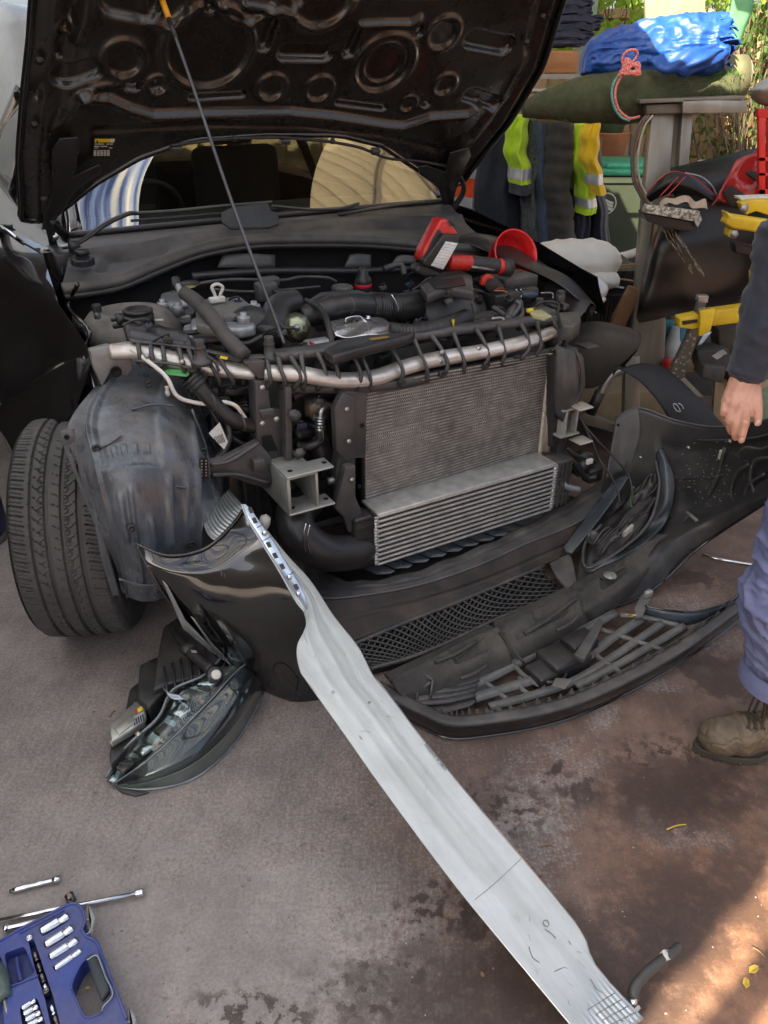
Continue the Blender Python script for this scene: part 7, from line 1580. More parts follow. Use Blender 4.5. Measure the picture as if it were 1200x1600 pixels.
red = M('funnel_red', (.85, .02, .02), (.7, .012, .014), .28, coat=.3)
fc = F(806, 396, -.66); fa = (V((1, 0, 0)) * .42 + _u * .26 - ray(806, 396).normalized() * .80).normalized()
mb = MB(); lathe(mb, fc - fa * .11, fa, [(.012, -.10), (.016, -.03), (.050, .0), (.078, .020), (.090, .055), (.094, .108), (.098, .110), (.098, .114), (.091, .112), (.086, .056), (.074, .024), (.046, .005), (.010, -.02), (.008, -.1)], 40)
fn_ = obj('red_funnel', mb, red, label='bright red plastic funnel lying on the far corner of the engine bay', cat='funnel')

# ---------------- steel trestle
stl = M('trestle_steel', (.36, .34, .29), (.26, .245, .20), .38, metal=.5, scale=5, bump=.06, stretch=(3, 3, .5)); stl2 = M('trestle_brown', (.26, .23, .18), (.17, .15, .12), .5, metal=.4, scale=6)
tr = thing('steel_trestle', Y(1040, 500, 3.7), 'stainless steel trestle frame carrying rolled turf and a blue tarp', 'trestle')
def poly(name, pts, y, d, mat, par, bev=.004): mb = MB(); slab(mb, [Y(u, v, y) for u, v in pts], V((0, d, 0)), bev); return obj(name, mb, mat, par)
poly('left_upright', [(1018, 178), (1054, 176), (1045, 300), (1040, 520), (1032, 700), (968, 700), (992, 470), (1000, 370)], 3.62, .05, stl, tr)
poly('web', [(1052, 177), (1068, 176), (1056, 330), (1050, 500), (1040, 500), (1044, 300)], 3.66, .02, stl2, tr)
poly('right_upright', [(1066, 176), (1084, 175), (1072, 300), (1060, 500), (1048, 500), (1056, 330)], 3.62, .05, stl, tr)
poly('rear_rail', [(838, 183), (1015, 178), (1015, 192), (840, 192)], 3.75, .06, stl2, tr)
poly('top_rail', [(1010, 163), (1068, 161), (1068, 177), (1010, 179)], 3.58, .10, stl2, tr)
poly('top_rail', [(1067, 155), (1168, 157), (1168, 177), (1067, 178)], 3.55, .10, stl, tr)
poly('shelf_plate', [(1000, 162), (1166, 155), (1165, 150), (1000, 156)], 3.55, .55, stl2, tr, .001)
tfm = M('turf_backing', (.075, .082, .036), (.048, .055, .022), .85, scale=30, bump=.7, bscale=260)
sc_ = 3.9 / 1209
tx = [Y(u, v, 3.72) for u, v in ((816, 172), (850, 164), (890, 158), (935, 154), (985, 150), (1035, 143), (1085, 140), (1148, 139))]
t = thing('rolled_turf', tx[3] - UP * .1, 'long roll of dark green artificial turf lying on the trestle', 'turf roll')
mb = MB(); tube(mb, tx, [.030, .055, .080, .095, .105, .092, .062, .056], n=8, seg=28, prof=lambda s: 1 + .025 * math.sin(s * 31) + .012 * math.sin(s * 90)); obj('turf_body', mb, tfm, t)
gr = M('grass_blade', (.10, .24, .03), (.06, .15, .02), .6, scale=30); mb = MB(); rng = random.Random(2); path = cr(tx, 12)
def tuft(k, n_, L_, rad):
    for i in range(n_):
        p = path[min(k + rng.randint(-2, 2), len(path) - 1)]; a = rng.uniform(0, 6.28); d = V((rng.uniform(-.6, .9), math.cos(a), math.sin(a))); q = p + V((rng.uniform(-.02, .02), math.cos(a) * rad, math.sin(a) * rad)); mb.add([q, q + V((.003, 0, 0)), q + d.normalized() * L_ * rng.uniform(.4, 1)], [(0, 1, 2)], False)
for k in range(72, 85): tuft(k, 60, .028, .056)
for k in range(61, 65): tuft(k, 50, .024, .085)
for k in range(12, 26): tuft(k, 8, .02, .07)
o = obj('grass_fringe', mb, gr, t); o['kind'] = 'stuff'
c2 = [Y(u, v, 3.86) for u, v in ((1040, 126), (1100, 124), (1160, 122))]; t = thing('carpet_roll', c2[1] - UP * .08, 'short olive carpet roll with a spiral end behind the turf on the trestle', 'carpet roll')
mb = MB(); tube(mb, c2, [.088, .09, .09], n=4, seg=28); obj('roll_body', mb, M('olive_carpet', (.16, .16, .08), (.10, .10, .05), .8, bump=.5), t)
mb = MB(); ce = c2[2] + V((.006, 0, 0)); tube(mb, [ce + V((0, math.cos(a) * (.012 + .0030 * a), math.sin(a) * (.012 + .0030 * a))) for a in [k * .35 for k in range(72)]], .0048, seg=6, n=1, sharp=True); obj('spiral_end', mb, M('carpet_edge', (.26, .22, .17), (.08, .07, .05), .8, scale=60), t)
mb = MB(); 
# blue tarp: crumpled folded bundle
tb_m = M('tarp_blue', (.016, .09, .36), (.010, .055, .26), .46, scale=5, bump=.35, bscale=45)
def TY(u, v, y): return Y(u, v, y)
rows = []
cen = [((907, 108), 10), ((918, 92), 26), ((960, 84), 36), ((1010, 78), 42), ((1060, 74), 44), ((1100, 72), 46), ((1122, 68), 42)]
def tdisp(p, k): return mnoise.noise(p * 8) * .018 - abs(mnoise.noise(p * 16 + V((3, 1, 2)))) * .030 - abs(mnoise.noise(V((p.x * 6, p.y * 34, p.z * 34)))) * .020 - abs(mnoise.noise(p * 38)) * .008
mb = MB(); ctr = cr([Y(c[0][0], c[0][1], 3.80) for c in cen], 18); rr = cr([float(c[1]) for c in cen], 18); sg = 110
for i, (c, r_) in enumerate(zip(ctr, rr)):
    for k in range(sg):
        a = 2 * math.pi * k / sg; d = V((0, math.cos(a) * 1.15, math.sin(a) * .80)); p = c + d * r_ * sc_ * (1 + .12 * math.cos(3 * a + 1)); p = p + d.normalized() * tdisp(p, k); p.z = max(p.z, c.z - .8 * r_ * sc_ * .95); mb.v.append(p)
for i in range(len(ctr) - 1):
    for k in range(sg): mb.f.append((i * sg + k, i * sg + (k + 1) % sg, (i + 1) * sg + (k + 1) % sg, (i + 1) * sg + k)); mb.sm.append(True)
mb.f.append(tuple(range(sg))); mb.sm.append(False)
tp = thing('blue_tarp', ctr[60] - UP * .15, 'folded crumpled blue tarpaulin bundle lying on top of the turf roll', 'tarp')
obj('bundle', mb, tb_m, tp)
mb = MB(); ce = ctr[-1]
for k in range(9):                                   # folded layers showing at the open end
    f_ = (k - 4) / 4.5; pts = [ce + V((.01 + .01 * math.sin(k * 2.1), yy * (1 - abs(f_) * .5) * .16, f_ * .095 + .012 * math.sin(yy * 8 + k))) for yy in (-1, -.5, 0, .5, 1)]
    patch(mb, [[p + V((-.05, 0, 0)) for p in pts], [p + V((.0, 0, .004)) for p in pts], [p + V((.018, 0, -.012)) for p in pts]], 4, 4, thick=.004)
obj('folded_layers', mb, tb_m, tp)
mb = MB(); patch(mb, [[Y(1010, 92, 3.62), Y(1060, 78, 3.60), Y(1118, 70, 3.62)], [Y(1030, 112, 3.58), Y(1075, 100, 3.56), Y(1135, 78, 3.62)], [Y(1060, 120, 3.62), Y(1095, 112, 3.60), Y(1142, 84, 3.66)]], 8, 8, lambda s, t: .014 * math.sin(s * 11 + t * 6) * math.sin(t * 9), thick=.003); obj('loose_flap', mb, tb_m, tp)
mb = MB(); bg = thing('bungee_cord', Y(970, 184, 3.6), 'red and teal bungee cord knotted round the turf roll', 'cord')
cr_red = M('cord_red', (.75, .05, .04), (.85, .45, .35), .5, scale=220, contrast=(.45, .55)); cr_teal = M('cord_teal', (.03, .22, .20), (.3, .5, .45), .5, scale=220, contrast=(.45, .55))
T('red_cord', [Y(u, v, 3.60) for u, v in ((972, 118), (964, 132), (961, 150), (966, 170), (978, 182), (986, 185), (1000, 182))], .0055, cr_red, bg, n=8, seg=8)
T('teal_cord', [Y(u, v, 3.60) for u, v in ((966, 118), (958, 132), (956, 150), (961, 170), (972, 184), (984, 188))], .0055, cr_teal, bg, n=8, seg=8)
for k in range(5): T('knot_loop', [Y(u, v, 3.58) for u, v in ((966 + k * 2, 118 - k * 3), (980, 108 - k * 4), (996 + k, 98 + k * 4), (998 - k * 2, 108 + k * 2), (980, 116 - k * 2), (968 + k, 112))], .006, cr_red, bg, n=6, seg=8)
T('knot_loop', [Y(u, v, 3.58) for u, v in ((976, 108), (972, 92), (980, 80), (992, 78), (996, 86), (986, 100), (980, 110))], .005, cr_red, bg, n=6, seg=8)
for j, (c_, off_) in enumerate(((M('cable_rust', (.30, .12, .05), None, .5), 0), (M('cable_pale', (.50, .52, .42), None, .5), 6), (M('cable_grey', (.12, .13, .15), None, .5), -4))):
    o = T('hanging_cable', [Y(u + off_, v, 3.56) for u, v in ((1014, 180), (1000, 200), (991, 240), (993, 280), (1004, 305), (1012, 320))], .005, c_, None, n=8, seg=8); tag(o, ('rusty brown cable looped down beside the trestle upright', 'pale green cable looped down beside the trestle upright', 'dark grey cable looped down beside the trestle upright')[j], 'cable')

# ---------------- black case with red piping, leaning black panel
blk2 = M('case_black', (.010, .010, .011), (.018, .018, .018), .42, bump=.2, bscale=200); redf = M('case_red', (.50, .03, .025), (.35, .02, .02), .22, coat=.5)
pn = thing('scrap_bodywork', Y(1080, 500, 3.35), 'large glossy black car panel leaning against the trestle', 'bodywork')
def PY(name, rows, nu, nv, mat, par, disp=None, thick=.004): mb = MB(); patch(mb, [[Y(*q) for q in r] for r in rows], nu, nv, disp, thick); return obj(name, mb, mat, par)
PY('panel_face', [[(1022, 330, 3.44), (1060, 318, 3.34), (1120, 312, 3.32), (1210, 300, 3.34)], [(1014, 380, 3.40), (1036, 380, 3.24), (1130, 380, 3.30), (1210, 390, 3.3)], [(1003, 440, 3.38), (1020, 440, 3.24), (1115, 440, 3.28), (1175, 440, 3.3)], [(995, 490, 3.36), (1006, 486, 3.26), (1100, 472, 3.30), (1160, 466, 3.34)], [(998, 504, 3.42), (1010, 503, 3.40), (1100, 482, 3.40), (1155, 474, 3.42)]], 8, 8, M('panel_black', (.008, .008, .008), (.012, .011, .010), .34, dust=(.2, .17, .12), dust_amt=.10), pn, lambda s, t: .012 * math.exp(-((s - .35 - .3 * t) / .05) ** 2) - .012 * math.exp(-((s - .12) / .03) ** 2))
rng = random.Random(12); mb = MB()
for i in range(70):
    k = rng.random(); q = rng.choice((-14, -10, 0, 2)) + rng.gauss(0, 1.6); p = Y(1046 + k * 52 + q, 352 + k * 76, 3.20); d = V((.24, 0, -.34)).normalized(); tube(mb, [p, p + d * rng.uniform(.006, .06) * (1 - .5 * k)], rng.uniform(.0006, .0015), seg=4, n=1)
o = obj('paint_streaks', mb, M('dried_splash', (.42, .36, .24), None, .7), pn); o['kind'] = 'stuff'
cs = thing('tool_case', Y(1090, 320, 3.4), 'black fabric tool case with red piping and buckle beside the trestle', 'case')
PY('case_lid', [[(1048, 262, 3.5), (1110, 248, 3.5), (1160, 236, 3.5), (1215, 224, 3.5)], [(1046, 285, 3.38), (1110, 280, 3.36), (1160, 270, 3.36), (1215, 262, 3.4)], [(1060, 320, 3.34), (1115, 320, 3.33), (1160, 320, 3.33), (1215, 320, 3.36)]], 6, 6, blk2, cs)
PY('case_flap', [[(1012, 300, 3.30), (1030, 280, 3.28), (1052, 268, 3.27), (1085, 278, 3.27), (1118, 306, 3.28)], [(1010, 308, 3.26), (1030, 292, 3.24), (1052, 284, 3.23), (1085, 294, 3.23), (1116, 314, 3.25)], [(1016, 316, 3.28), (1032, 308, 3.27), (1055, 302, 3.26), (1085, 306, 3.26), (1110, 318, 3.28)]], 6, 5, blk2, cs)
T('red_piping', [Y(u, v, 3.255) for u, v in ((1012, 300), (1030, 280), (1052, 268), (1085, 278), (1118, 306))], .0022, redf, cs, seg=6, n=6)
for o_ in (0, 11): T('red_stripe', [Y(u + o_, v, 3.228) for u, v in ((1030, 308), (1045, 292), (1060, 276))], .0028, redf, cs, seg=6, n=4)
T('pale_edge', [Y(u, v, 3.33) for u, v in ((1070, 270), (1095, 276), (1112, 290), (1120, 305))], .003, M('pale_piping', (.45, .47, .5), None, .5), cs, seg=6)
PY('tail_light', [[(1150, 250, 3.3), (1182, 238, 3.3), (1215, 236, 3.3)], [(1132, 285, 3.27), (1165, 285, 3.26), (1215, 275, 3.27)], [(1118, 312, 3.27), (1160, 325, 3.26), (1215, 322, 3.27)]], 6, 6, redf, cs, lambda s, t: .008 * math.sin(s * 9) * math.sin(t * 7))  # red tail light cluster
T('red_piping', [Y(u, v, 3.24) for u, v in ((1182, 236), (1150, 262), (1122, 308), (1112, 322))], .0028, redf, cs, seg=6)
poly('buckle', [(1166, 272), (1172, 266), (1192, 272), (1194, 286), (1182, 284)], 3.22, .02, blk2, cs, .004); poly('dark_patch', [(1130, 300), (1142, 290), (1168, 306), (1158, 324), (1140, 322)], 3.235, .01, blk2, cs, .002)
# paint-splashed block
pb_m = M('speckled_paint', (.62, .60, .52), (.16, .14, .10), .7, scale=90, contrast=(.42, .55), bump=.4)
ob = thing('splashed_block', Y(1050, 345, 3.2), 'paint splashed grey block end sticking out in front of the black panel', 'block')
poly('block_face', [(1006, 332), (1010, 320), (1092, 330), (1084, 346)], 3.14, .03, pb_m, ob, .001); poly('block_end', [(1085, 345), (1093, 330), (1097, 344), (1090, 356)], 3.135, .03, M('block_end_grey', (.5, .49, .46), (.2, .19, .17), .6, scale=60, contrast=(.5, .6)), ob, .001); poly('block_body', [(1008, 334), (1083, 347), (1087, 358), (1074, 362), (1040, 356), (1012, 346)], 3.15, .10, blk2, ob, .002)
mb = MB(); patch(mb, [[Y(1030, 318, 3.2), Y(1055, 306, 3.2), Y(1085, 312, 3.2), Y(1102, 312, 3.2)], [Y(1034, 324, 3.16), Y(1060, 316, 3.16), Y(1080, 322, 3.17), Y(1104, 328, 3.18)]], 5, 4, lambda s, t: .01 * math.sin(s * 15)); obj('torn_paper', mb, M('torn_paper_tan', (.52, .42, .30), (.4, .3, .2), .8), ob)
# red crate post at the right edge, cushion
rc = thing('red_crate', Y(1195, 300, 3.0), 'bright red plastic crate frame at the right edge of the photo', 'crate')
mb = MB()
for (u0, u1, v0, v1) in ((1184, 1260, 170, 184), (1186, 1196, 184, 305), (1200, 1206, 184, 305), (1186, 1260, 296, 306), (1186, 1260, 246, 252), (1186, 1260, 270, 275)): slab(mb, [Y(u0, v0, 3.0), Y(u1, v0, 3.0), Y(u1, v1, 3.0), Y(u0, v1, 3.0)], V((0, .02, 0)), .001)
obj('crate_side', mb, M('crate_red', (.72, .03, .02), (.6, .02, .02), .4), rc)
mb = MB(); patch(mb, [[Y(1172, 150, 3.1), Y(1180, 132, 3.05), Y(1210, 118, 3.05), Y(1260, 112, 3.1)], [Y(1170, 142, 3.0), Y(1190, 140, 2.95), Y(1220, 138, 2.95), Y(1260, 136, 3.0)], [Y(1174, 155, 3.1), Y(1190, 164, 3.05), Y(1220, 168, 3.05), Y(1260, 168, 3.1)]], 6, 6, thick=.01); obj('grey_cushion', mb, M('cushion_grey', (.42, .42, .38), (.3, .3, .27), .8, bump=.3), label='pale grey cushion with dark piping above the red crate', cat='cushion')
# yellow clamps
yl = M('clamp_yellow', (.80, .58, .02), (.65, .42, .02), .42, scale=12, bump=.1, dust=(.3, .22, .1), dust_amt=.3)
yc = thing('yellow_clamp', Y(1170, 385, 2.9), 'yellow steel clamp head in front of the black panel at the right edge', 'clamp')
def p3(name, pts, y, d, par, mat=yl, bev=.004): return poly(name, pts, y, d, mat, par, bev)
p3('clamp_plate', [(1158, 318), (1175, 312), (1230, 312), (1230, 334), (1200, 336), (1182, 330), (1166, 336)], 2.85, .05, yc); p3('clamp_jaw', [(1136, 330), (1144, 336), (1210, 346), (1230, 348), (1230, 372), (1200, 366), (1145, 358), (1133, 350), (1138, 342)], 2.80, .06, yc, bev=.008)
p3('clamp_foot', [(1140, 358), (1150, 360), (1146, 374), (1138, 370)], 2.82, .05, yc); p3('clamp_foot', [(1188, 362), (1230, 368), (1230, 388), (1190, 386)], 2.80, .06, yc); p3('clamp_top', [(1157, 309), (1230, 306), (1230, 312), (1158, 314)], 2.88, .06, yc, white_pl, .002)
for (u, v) in ((1163, 326), (1147, 366), (1196, 380)): mb = MB(); bolt(mb, Y(u, v, 2.79), V((0, -1, 0)), .010, .008); obj('clamp_bolt', mb, steel, yc)
p3('rubber_pad', [(1148, 380), (1192, 388), (1190, 402), (1150, 396)], 2.86, .05, yc, blk2)
yt = thing('yellow_stand', Y(1110, 520, 2.9), 'yellow square steel arm with sliding bracket behind the bumper', 'clamp')
p3('arm_tube', [(1112, 487), (1172, 479), (1230, 474), (1230, 500), (1172, 503), (1112, 510)], 2.90, .06, yt, bev=.004); p3('arm_fork', [(1062, 498), (1072, 496), (1092, 492), (1094, 512), (1082, 515), (1061, 512)], 2.88, .06, yt, bev=.004)
p3('sliding_bracket', [(1094, 486), (1118, 483), (1113, 508), (1108, 524), (1092, 526), (1094, 508)], 2.86, .02, yt, bev=.003); p3('yellow_strut', [(1174, 424), (1186, 420), (1184, 456), (1176, 462)], 2.95, .03, yt)
p3('arm_slot', [(1066, 502), (1090, 499), (1090, 504), (1067, 508)], 2.875, .004, yt, blk2, .0); p3('arm_pin', [(1092, 462), (1108, 462), (1106, 474), (1090, 472)], 2.88, .03, yt, steel, .003)
mb = MB(); patch(mb, [[Y(1100, 522, 2.84), Y(1112, 518, 2.84)], [Y(1090, 540, 2.84), Y(1096, 538, 2.84)]], 3, 4, lambda s, t: .004 * math.sin(s * 9), thick=.001); obj('tape_scrap', mb, M('tape_blue_white', (.5, .62, .7), None, .4), yt)
# splashed stand leg, dark blocks, rails
sl_m = M('splashed_steel', (.12, .11, .09), (.45, .40, .30), .6, scale=60, contrast=(.55, .62), metal=.3)
o = SL('stand_leg', [Y(u, v, 3.0) for u, v in ((1092, 472), (1104, 474), (1100, 500), (1070, 590), (1046, 600), (1046, 584), (1082, 510))], V((0, .03, 0)), sl_m, None, .003); tag(o, 'splashed dark steel leg running down under the yellow arm', 'stand')
dk = M('dark_block', (.05, .047, .043), (.03, .028, .026), .7, bump=.3, dust=(.2, .18, .15), dust_amt=.4)
mg = thing('machine_block', Y(1140, 580, 3.0), 'stack of dark grey machine blocks behind the hand', 'machine')
for pts, y in ((((1122, 514), (1160, 508), (1162, 550), (1124, 548)), 3.05), (((1090, 548), (1140, 545), (1145, 578), (1095, 582)), 3.0), (((1100, 570), (1136, 575), (1130, 600), (1096, 592)), 2.95), (((1140, 540), (1180, 540), (1180, 620), (1142, 600)), 3.05)): p3('machine_part', pts, y, .1, mg, dk, .008)
mb = MB(); patch(mb, [[Y(1112, 556, 2.96), Y(1130, 545, 2.96)], [Y(1120, 562, 2.96), Y(1136, 552, 2.96)]], 3, 3, lambda s, t: .01 * math.sin(s * 9)); obj('grey_rag', mb, M('rag_grey', (.4, .4, .4), None, .8), mg)
tn = M('tan_board', (.36, .28, .17), (.26, .2, .12), .75, scale=6, bump=.2)
o = SL('tan_board', [Y(u, v, 3.1) for u, v in ((1118, 592), (1230, 596), (1230, 700), (1110, 700))], V((0, .02, 0)), tn, None); tag(o, 'tan board standing behind the bumper at the right', 'board')
o = SL('plank', [Y(u, v, 3.15) for u, v in ((1062, 578), (1095, 564), (1096, 580), (1066, 582))], V((0, .05, 0)), tn, None); tag(o, 'short brown plank under the dark machine blocks', 'plank')
o = SL('green_pad', [Y(u, v, 2.7) for u, v in ((1186, 620), (1230, 600), (1230, 660), (1188, 668))], V((0, .05, 0)), M('pad_green', (.20, .27, .18), (.15, .2, .14), .7), None, .008); tag(o, 'pale green pad just right of the hand', 'pad')
# teal tub and red can deep under the trestle
tl_m = M('teal_tub', (.02, .20, .24), (.015, .14, .18), .4)
mb = MB(); box(mb, Y(1030, 540, 3.9), (.10, 0, 0), (0, .08, 0), (0, 0, .16), .02); o = obj('teal_tub', mb, tl_m, label='teal plastic tub under the trestle', cat='tub')
mb = MB(); lathe(mb, Y(1047, 556, 3.8) - UP * .05, UP, [(.05, 0), (.05, .10), (.03, .14), (.02, .2), (.0001, .2)], 18); obj('white_bottle', mb, M('bottle_pale', (.5, .52, .5), None, .4), label='pale translucent bottle beside the teal tub', cat='bottle')
mb = MB(); lathe(mb, Y(1046, 580, 3.6) - UP * .04, UP, [(.04, 0), (.045, .08), (.03, .1), (.0001, .1)], 18); obj('red_can', mb, lr, label='small red can under the trestle', cat='can')
mb = MB(); box(mb, Y(1100, 560, 4.1), (.5, 0, 0), (0, .03, 0), (0, 0, .4), .01); obj('dark_cabinet', mb, dk, label='dark cabinet in shadow under the trestle', cat='cabinet')
# carpet roll black, low shelf, badge cover
felt = M('felt_black', (.030, .029, .027), (.045, .043, .039), .9, bump=.4, dust=(.16, .13, .10), dust_amt=.5)
fr_ = thing('black_mat', Y(940, 600, 3.1), 'dusty black felt mat curled over behind the radiator', 'mat')
PY('mat_sheet', [[(868, 512, 3.15), (930, 502, 3.12), (985, 512, 3.10)], [(872, 545, 3.02), (935, 520, 2.98), (1000, 524, 2.96)], [(876, 575, 2.98), (938, 562, 2.94), (996, 545, 2.92)], [(880, 605, 3.02), (930, 605, 2.98), (958, 580, 2.96)]], 8, 10, felt, fr_)
PY('mat_underside', [[(985, 512, 3.11), (1000, 524, 2.97), (994, 548, 2.93)], [(975, 530, 3.1), (985, 545, 3.05), (975, 570, 3.0)], [(950, 585, 3.0), (955, 590, 3.0), (958, 582, 2.97)]], 6, 6, blk2, fr_)
lt = thing('low_bench', Y(960, 660, 3.2), 'low steel bench with a worn tan board behind the radiator', 'bench')
p3('tan_top', [(900, 636), (950, 615), (1010, 612), (1100, 620), (1100, 660), (960, 662), (905, 655)], 3.3, .3, lt, tn, .004); p3('bench_leg', [(978, 557), (1000, 557), (1000, 700), (974, 700)], 3.05, .05, lt, stl, .003); p3('bench_rail', [(905, 650), (920, 645), (965, 664), (965, 678), (915, 664)], 3.1, .04, lt, stl2, .003)
T('bent_leg', [Y(u, v, 3.0) for u, v in ((972, 578), (958, 584), (948, 596), (938, 615), (925, 640))], .018, steel, lt, seg=12); T('leg_rubber', [Y(u, v, 3.0) for u, v in ((938, 612), (922, 646))], .022, rubber, lt, n=2)
bc_ = thing('badge_cover', Y(1050, 620, 2.75), 'matt black cover with a silver winged emblem leaning behind the bumper', 'cover')
PY('cover_sheet', [[(968, 576, 2.90), (1000, 568, 2.92), (1034, 571, 2.94)], [(1000, 596, 2.86), (1028, 588, 2.87), (1062, 592, 2.9)], [(1030, 630, 2.80), (1062, 625, 2.81), (1100, 630, 2.84)], [(1052, 668, 2.78), (1090, 668, 2.79), (1136, 670, 2.80)]], 6, 8, M('cover_black', (.014, .015, .018), (.02, .021, .024), .7, bump=.2), bc_)
for pts in (((1052, 631), (1057, 632), (1062, 640), (1063, 643), (1058, 642), (1053, 636), (1052, 631)), ((1060, 630), (1065, 633), (1068, 639))):
    T('emblem_ring', [Y(u, v, 2.775) for u, v in pts], .0018, silver, bc_, seg=6, n=4)
# rusty floor plank and pallet edge in the gap, brown diagonal timber
rust = M('rusty_wood', (.26, .13, .06), (.18, .10, .055), .75, scale=8, bump=.3)
o = SL('brown_timber', [Y(u, v, 3.5) for u, v in ((985, 448), (997, 452), (996, 470), (975, 514), (955, 508), (960, 495))], V((0, .04, 0)), rust, None, .003); tag(o, 'rusty brown timber leaning on the trestle foot', 'timber')
o = SL('floor_batten', [Z(u, v, .03) for u, v in ((905, 650), (960, 648), (962, 662), (905, 662))], UP * .04, M('grey_batten', (.25, .23, .2), (.12, .11, .1), .8, scale=20), None, .003); tag(o, 'weathered grey batten on the floor behind the radiator', 'batten')
# pillow bags, plastic bag, crates
wb = M('bag_white', (.82, .80, .75), (.70, .69, .64), .7, scale=10, bump=.5, bscale=40)
def pillow(name, c, hx, hy, hz, lab, cat, mat, seed=1):
    mb = MB(); n, m = 40, 24
    for i in range(m + 1):
        for j in range(n):
            a = 2 * math.pi * j / n; ph = math.pi * (i / m - .5); cx, sx_ = math.cos(a), math.sin(a); q = (abs(cx) ** 4 + abs(sx_) ** 4) ** -.25
            d = V((cx * q * hx * math.cos(ph) ** .7, sx_ * q * hy * math.cos(ph) ** .7, math.sin(ph) * hz * (1.0 - .0 * abs(cx))))
            p = V(c) + d; w = mnoise.noise(p * 6 + V((seed, 0, 0))) * .022 + abs(mnoise.noise(V((p.x * 14, p.y * 5, p.z * 22)))) * -.018; mb.v.append(p + d.normalized() * w)
    for i in range(m):
        for j in range(n): mb.f.append((i * n + j, i * n + (j + 1) % n, (i + 1) * n + (j + 1) % n, (i + 1) * n + j)); mb.sm.append(True)
    return obj(name, mb, mat, label=lab, cat=cat)
pillow('white_sack', Y(898, 402, 3.8), .205, .16, .088, 'full white fabric sack lying behind the red funnel', 'sack', wb)
pillow('grey_sack', Y(905, 432, 3.75), .17, .14, .05, 'flatter pale sack underneath the full white one', 'sack', wb, 4)
mb = MB(); patch(mb, [[Y(892, 434, 3.35), Y(905, 428, 3.3), (Y(922, 430, 3.3)), Y(938, 432, 3.35)], [Y(890, 455, 3.3), Y(905, 450, 3.22), Y(925, 452, 3.2), Y(948, 462, 3.3)], [Y(895, 472, 3.3), Y(912, 478, 3.25), Y(924, 470, 3.22), Y(946, 470, 3.3)], [Y(905, 480, 3.35), Y(915, 482, 3.3), Y(924, 486, 3.28), Y(930, 488, 3.35)]], 8, 8, lambda s, t: .02 * math.sin(s * 13 + t * 4) * math.sin(t * 10), thick=.001); obj('plastic_bag', mb, M('bag_film', (.70, .72, .74), (.5, .52, .54), .3, scale=20), label='crumpled thin white plastic bag hanging below the sacks', cat='plastic bag')
crm = M('crate_black', (.014, .014, .015), (.022, .022, .022), .5)
for k, (v0, v1, y, lab) in enumerate(((424, 470, 3.9, 'black plastic crate filled with timber strips right of the sacks'), (462, 505, 3.8, 'lower black vented crate beneath the crate of timber strips'))):
    cx = Y(965, v0, y); t = thing('black_crate', Y(965, v1, y), lab, 'crate', 'black crates beside the sacks'); mb = MB(); a, b = Y(920, v0, y), Y(1000, v0, y); h = a.z - Y(960, v1, y).z; n = 14
    box(mb, (a + b) / 2 + V((0, .2, -.01)), ((b.x - a.x) / 2 * 1.1, 0, 0), (0, .2, 0), (0, 0, .012)); box(mb, (a + b) / 2 + V((0, .2, -h)), ((b.x - a.x) / 2 * 1.1, 0, 0), (0, .2, 0), (0, 0, .01))
    for i in range(n): box(mb, a.lerp(b, (i + .5) / n) + V((0, 0, -h / 2)), (.006, 0, 0), (0, .006, 0), (0, 0, h / 2))
    box(mb, (a + b) / 2 + V((0, .1, -h / 2)), ((b.x - a.x) / 2, 0, 0), (0, .01, 0), (0, 0, h / 2)); obj('crate_side', mb, crm, t)
stm = M('strip_wood', (.42, .28, .16), (.3, .2, .11), .7)
for k, (u0, v0, u1, v1) in enumerate(((935, 425, 995, 415), (940, 432, 996, 440), (950, 418, 994, 412), (948, 446, 975, 450))): o = T('timber_strip', [Y(u0, v0, 3.86), Y(u1, v1, 3.86)], .005, stm if k < 3 else silver, None, n=1, seg=4); tag(o, ('long thin timber strip crossing the crate', 'second timber strip lying lower across the crate', 'short timber strip at the back of the crate', 'pale metal strip low on the crate')[k], 'strip', 'strips in the crate')
o = T('white_pipe', [Y(948, 404, 4.3), Y(975, 400, 4.3), Y(1000, 392, 4.3)], .022, white_pl, None, n=3); tag(o, 'short white pipe lying in front of the wheelie bin', 'pipe')
mb = MB(); box(mb, V((1.0, 4.9, .22)), (.9, 0, 0), (0, .35, 0), (0, 0, .22), .02); obj('dark_chest', mb, dk, label='low dark chest under the hanging clothes', cat='chest')
# upright board on the trestle behind the tarp (grey green)
mb = MB(); slab(mb, [Y(1008, -60, 4.05), Y(1104, -60, 4.05), Y(1100, 100, 4.05), Y(1010, 100, 4.05)], V((0, .03, 0)), .003); obj('upright_board', mb, wood_g, label='grey green timber board standing behind the blue tarp', cat='board')
# metal rod on the floor beyond the bumper
T('x', [Z(1098, 866, .01), Z(1120, 873, .012), Z(1160, 880, .01), Z(1185, 884, .01)], .006, chrome, None); o = COL.objects[-1]; o.name = 'metal_rod'; tag(o, 'thin shiny metal rod on the floor between bumper and leg', 'rod')

ws_ = thing('steel_stand', V((1.62, 3.2, 0)), 'dark steel stand at the right edge carrying the crate and clamps', 'stand')
for x_ in (1.58, 1.90): mb = MB(); box(mb, V((x_, 3.20, .68)), (.022, 0, 0), (0, .022, 0), (0, 0, .68), .003); obj('stand_post', mb, dk, ws_)
mb = MB(); box(mb, V((1.72, 3.08, 1.375)), (.26, 0, 0), (0, .16, 0), (0, 0, .010), .003); obj('stand_shelf', mb, dk, ws_)
mb = MB(); box(mb, V((1.72, 3.05, 1.0)), (.24, 0, 0), (0, .15, 0), (0, 0, .012), .003); obj('stand_shelf', mb, dk, ws_)
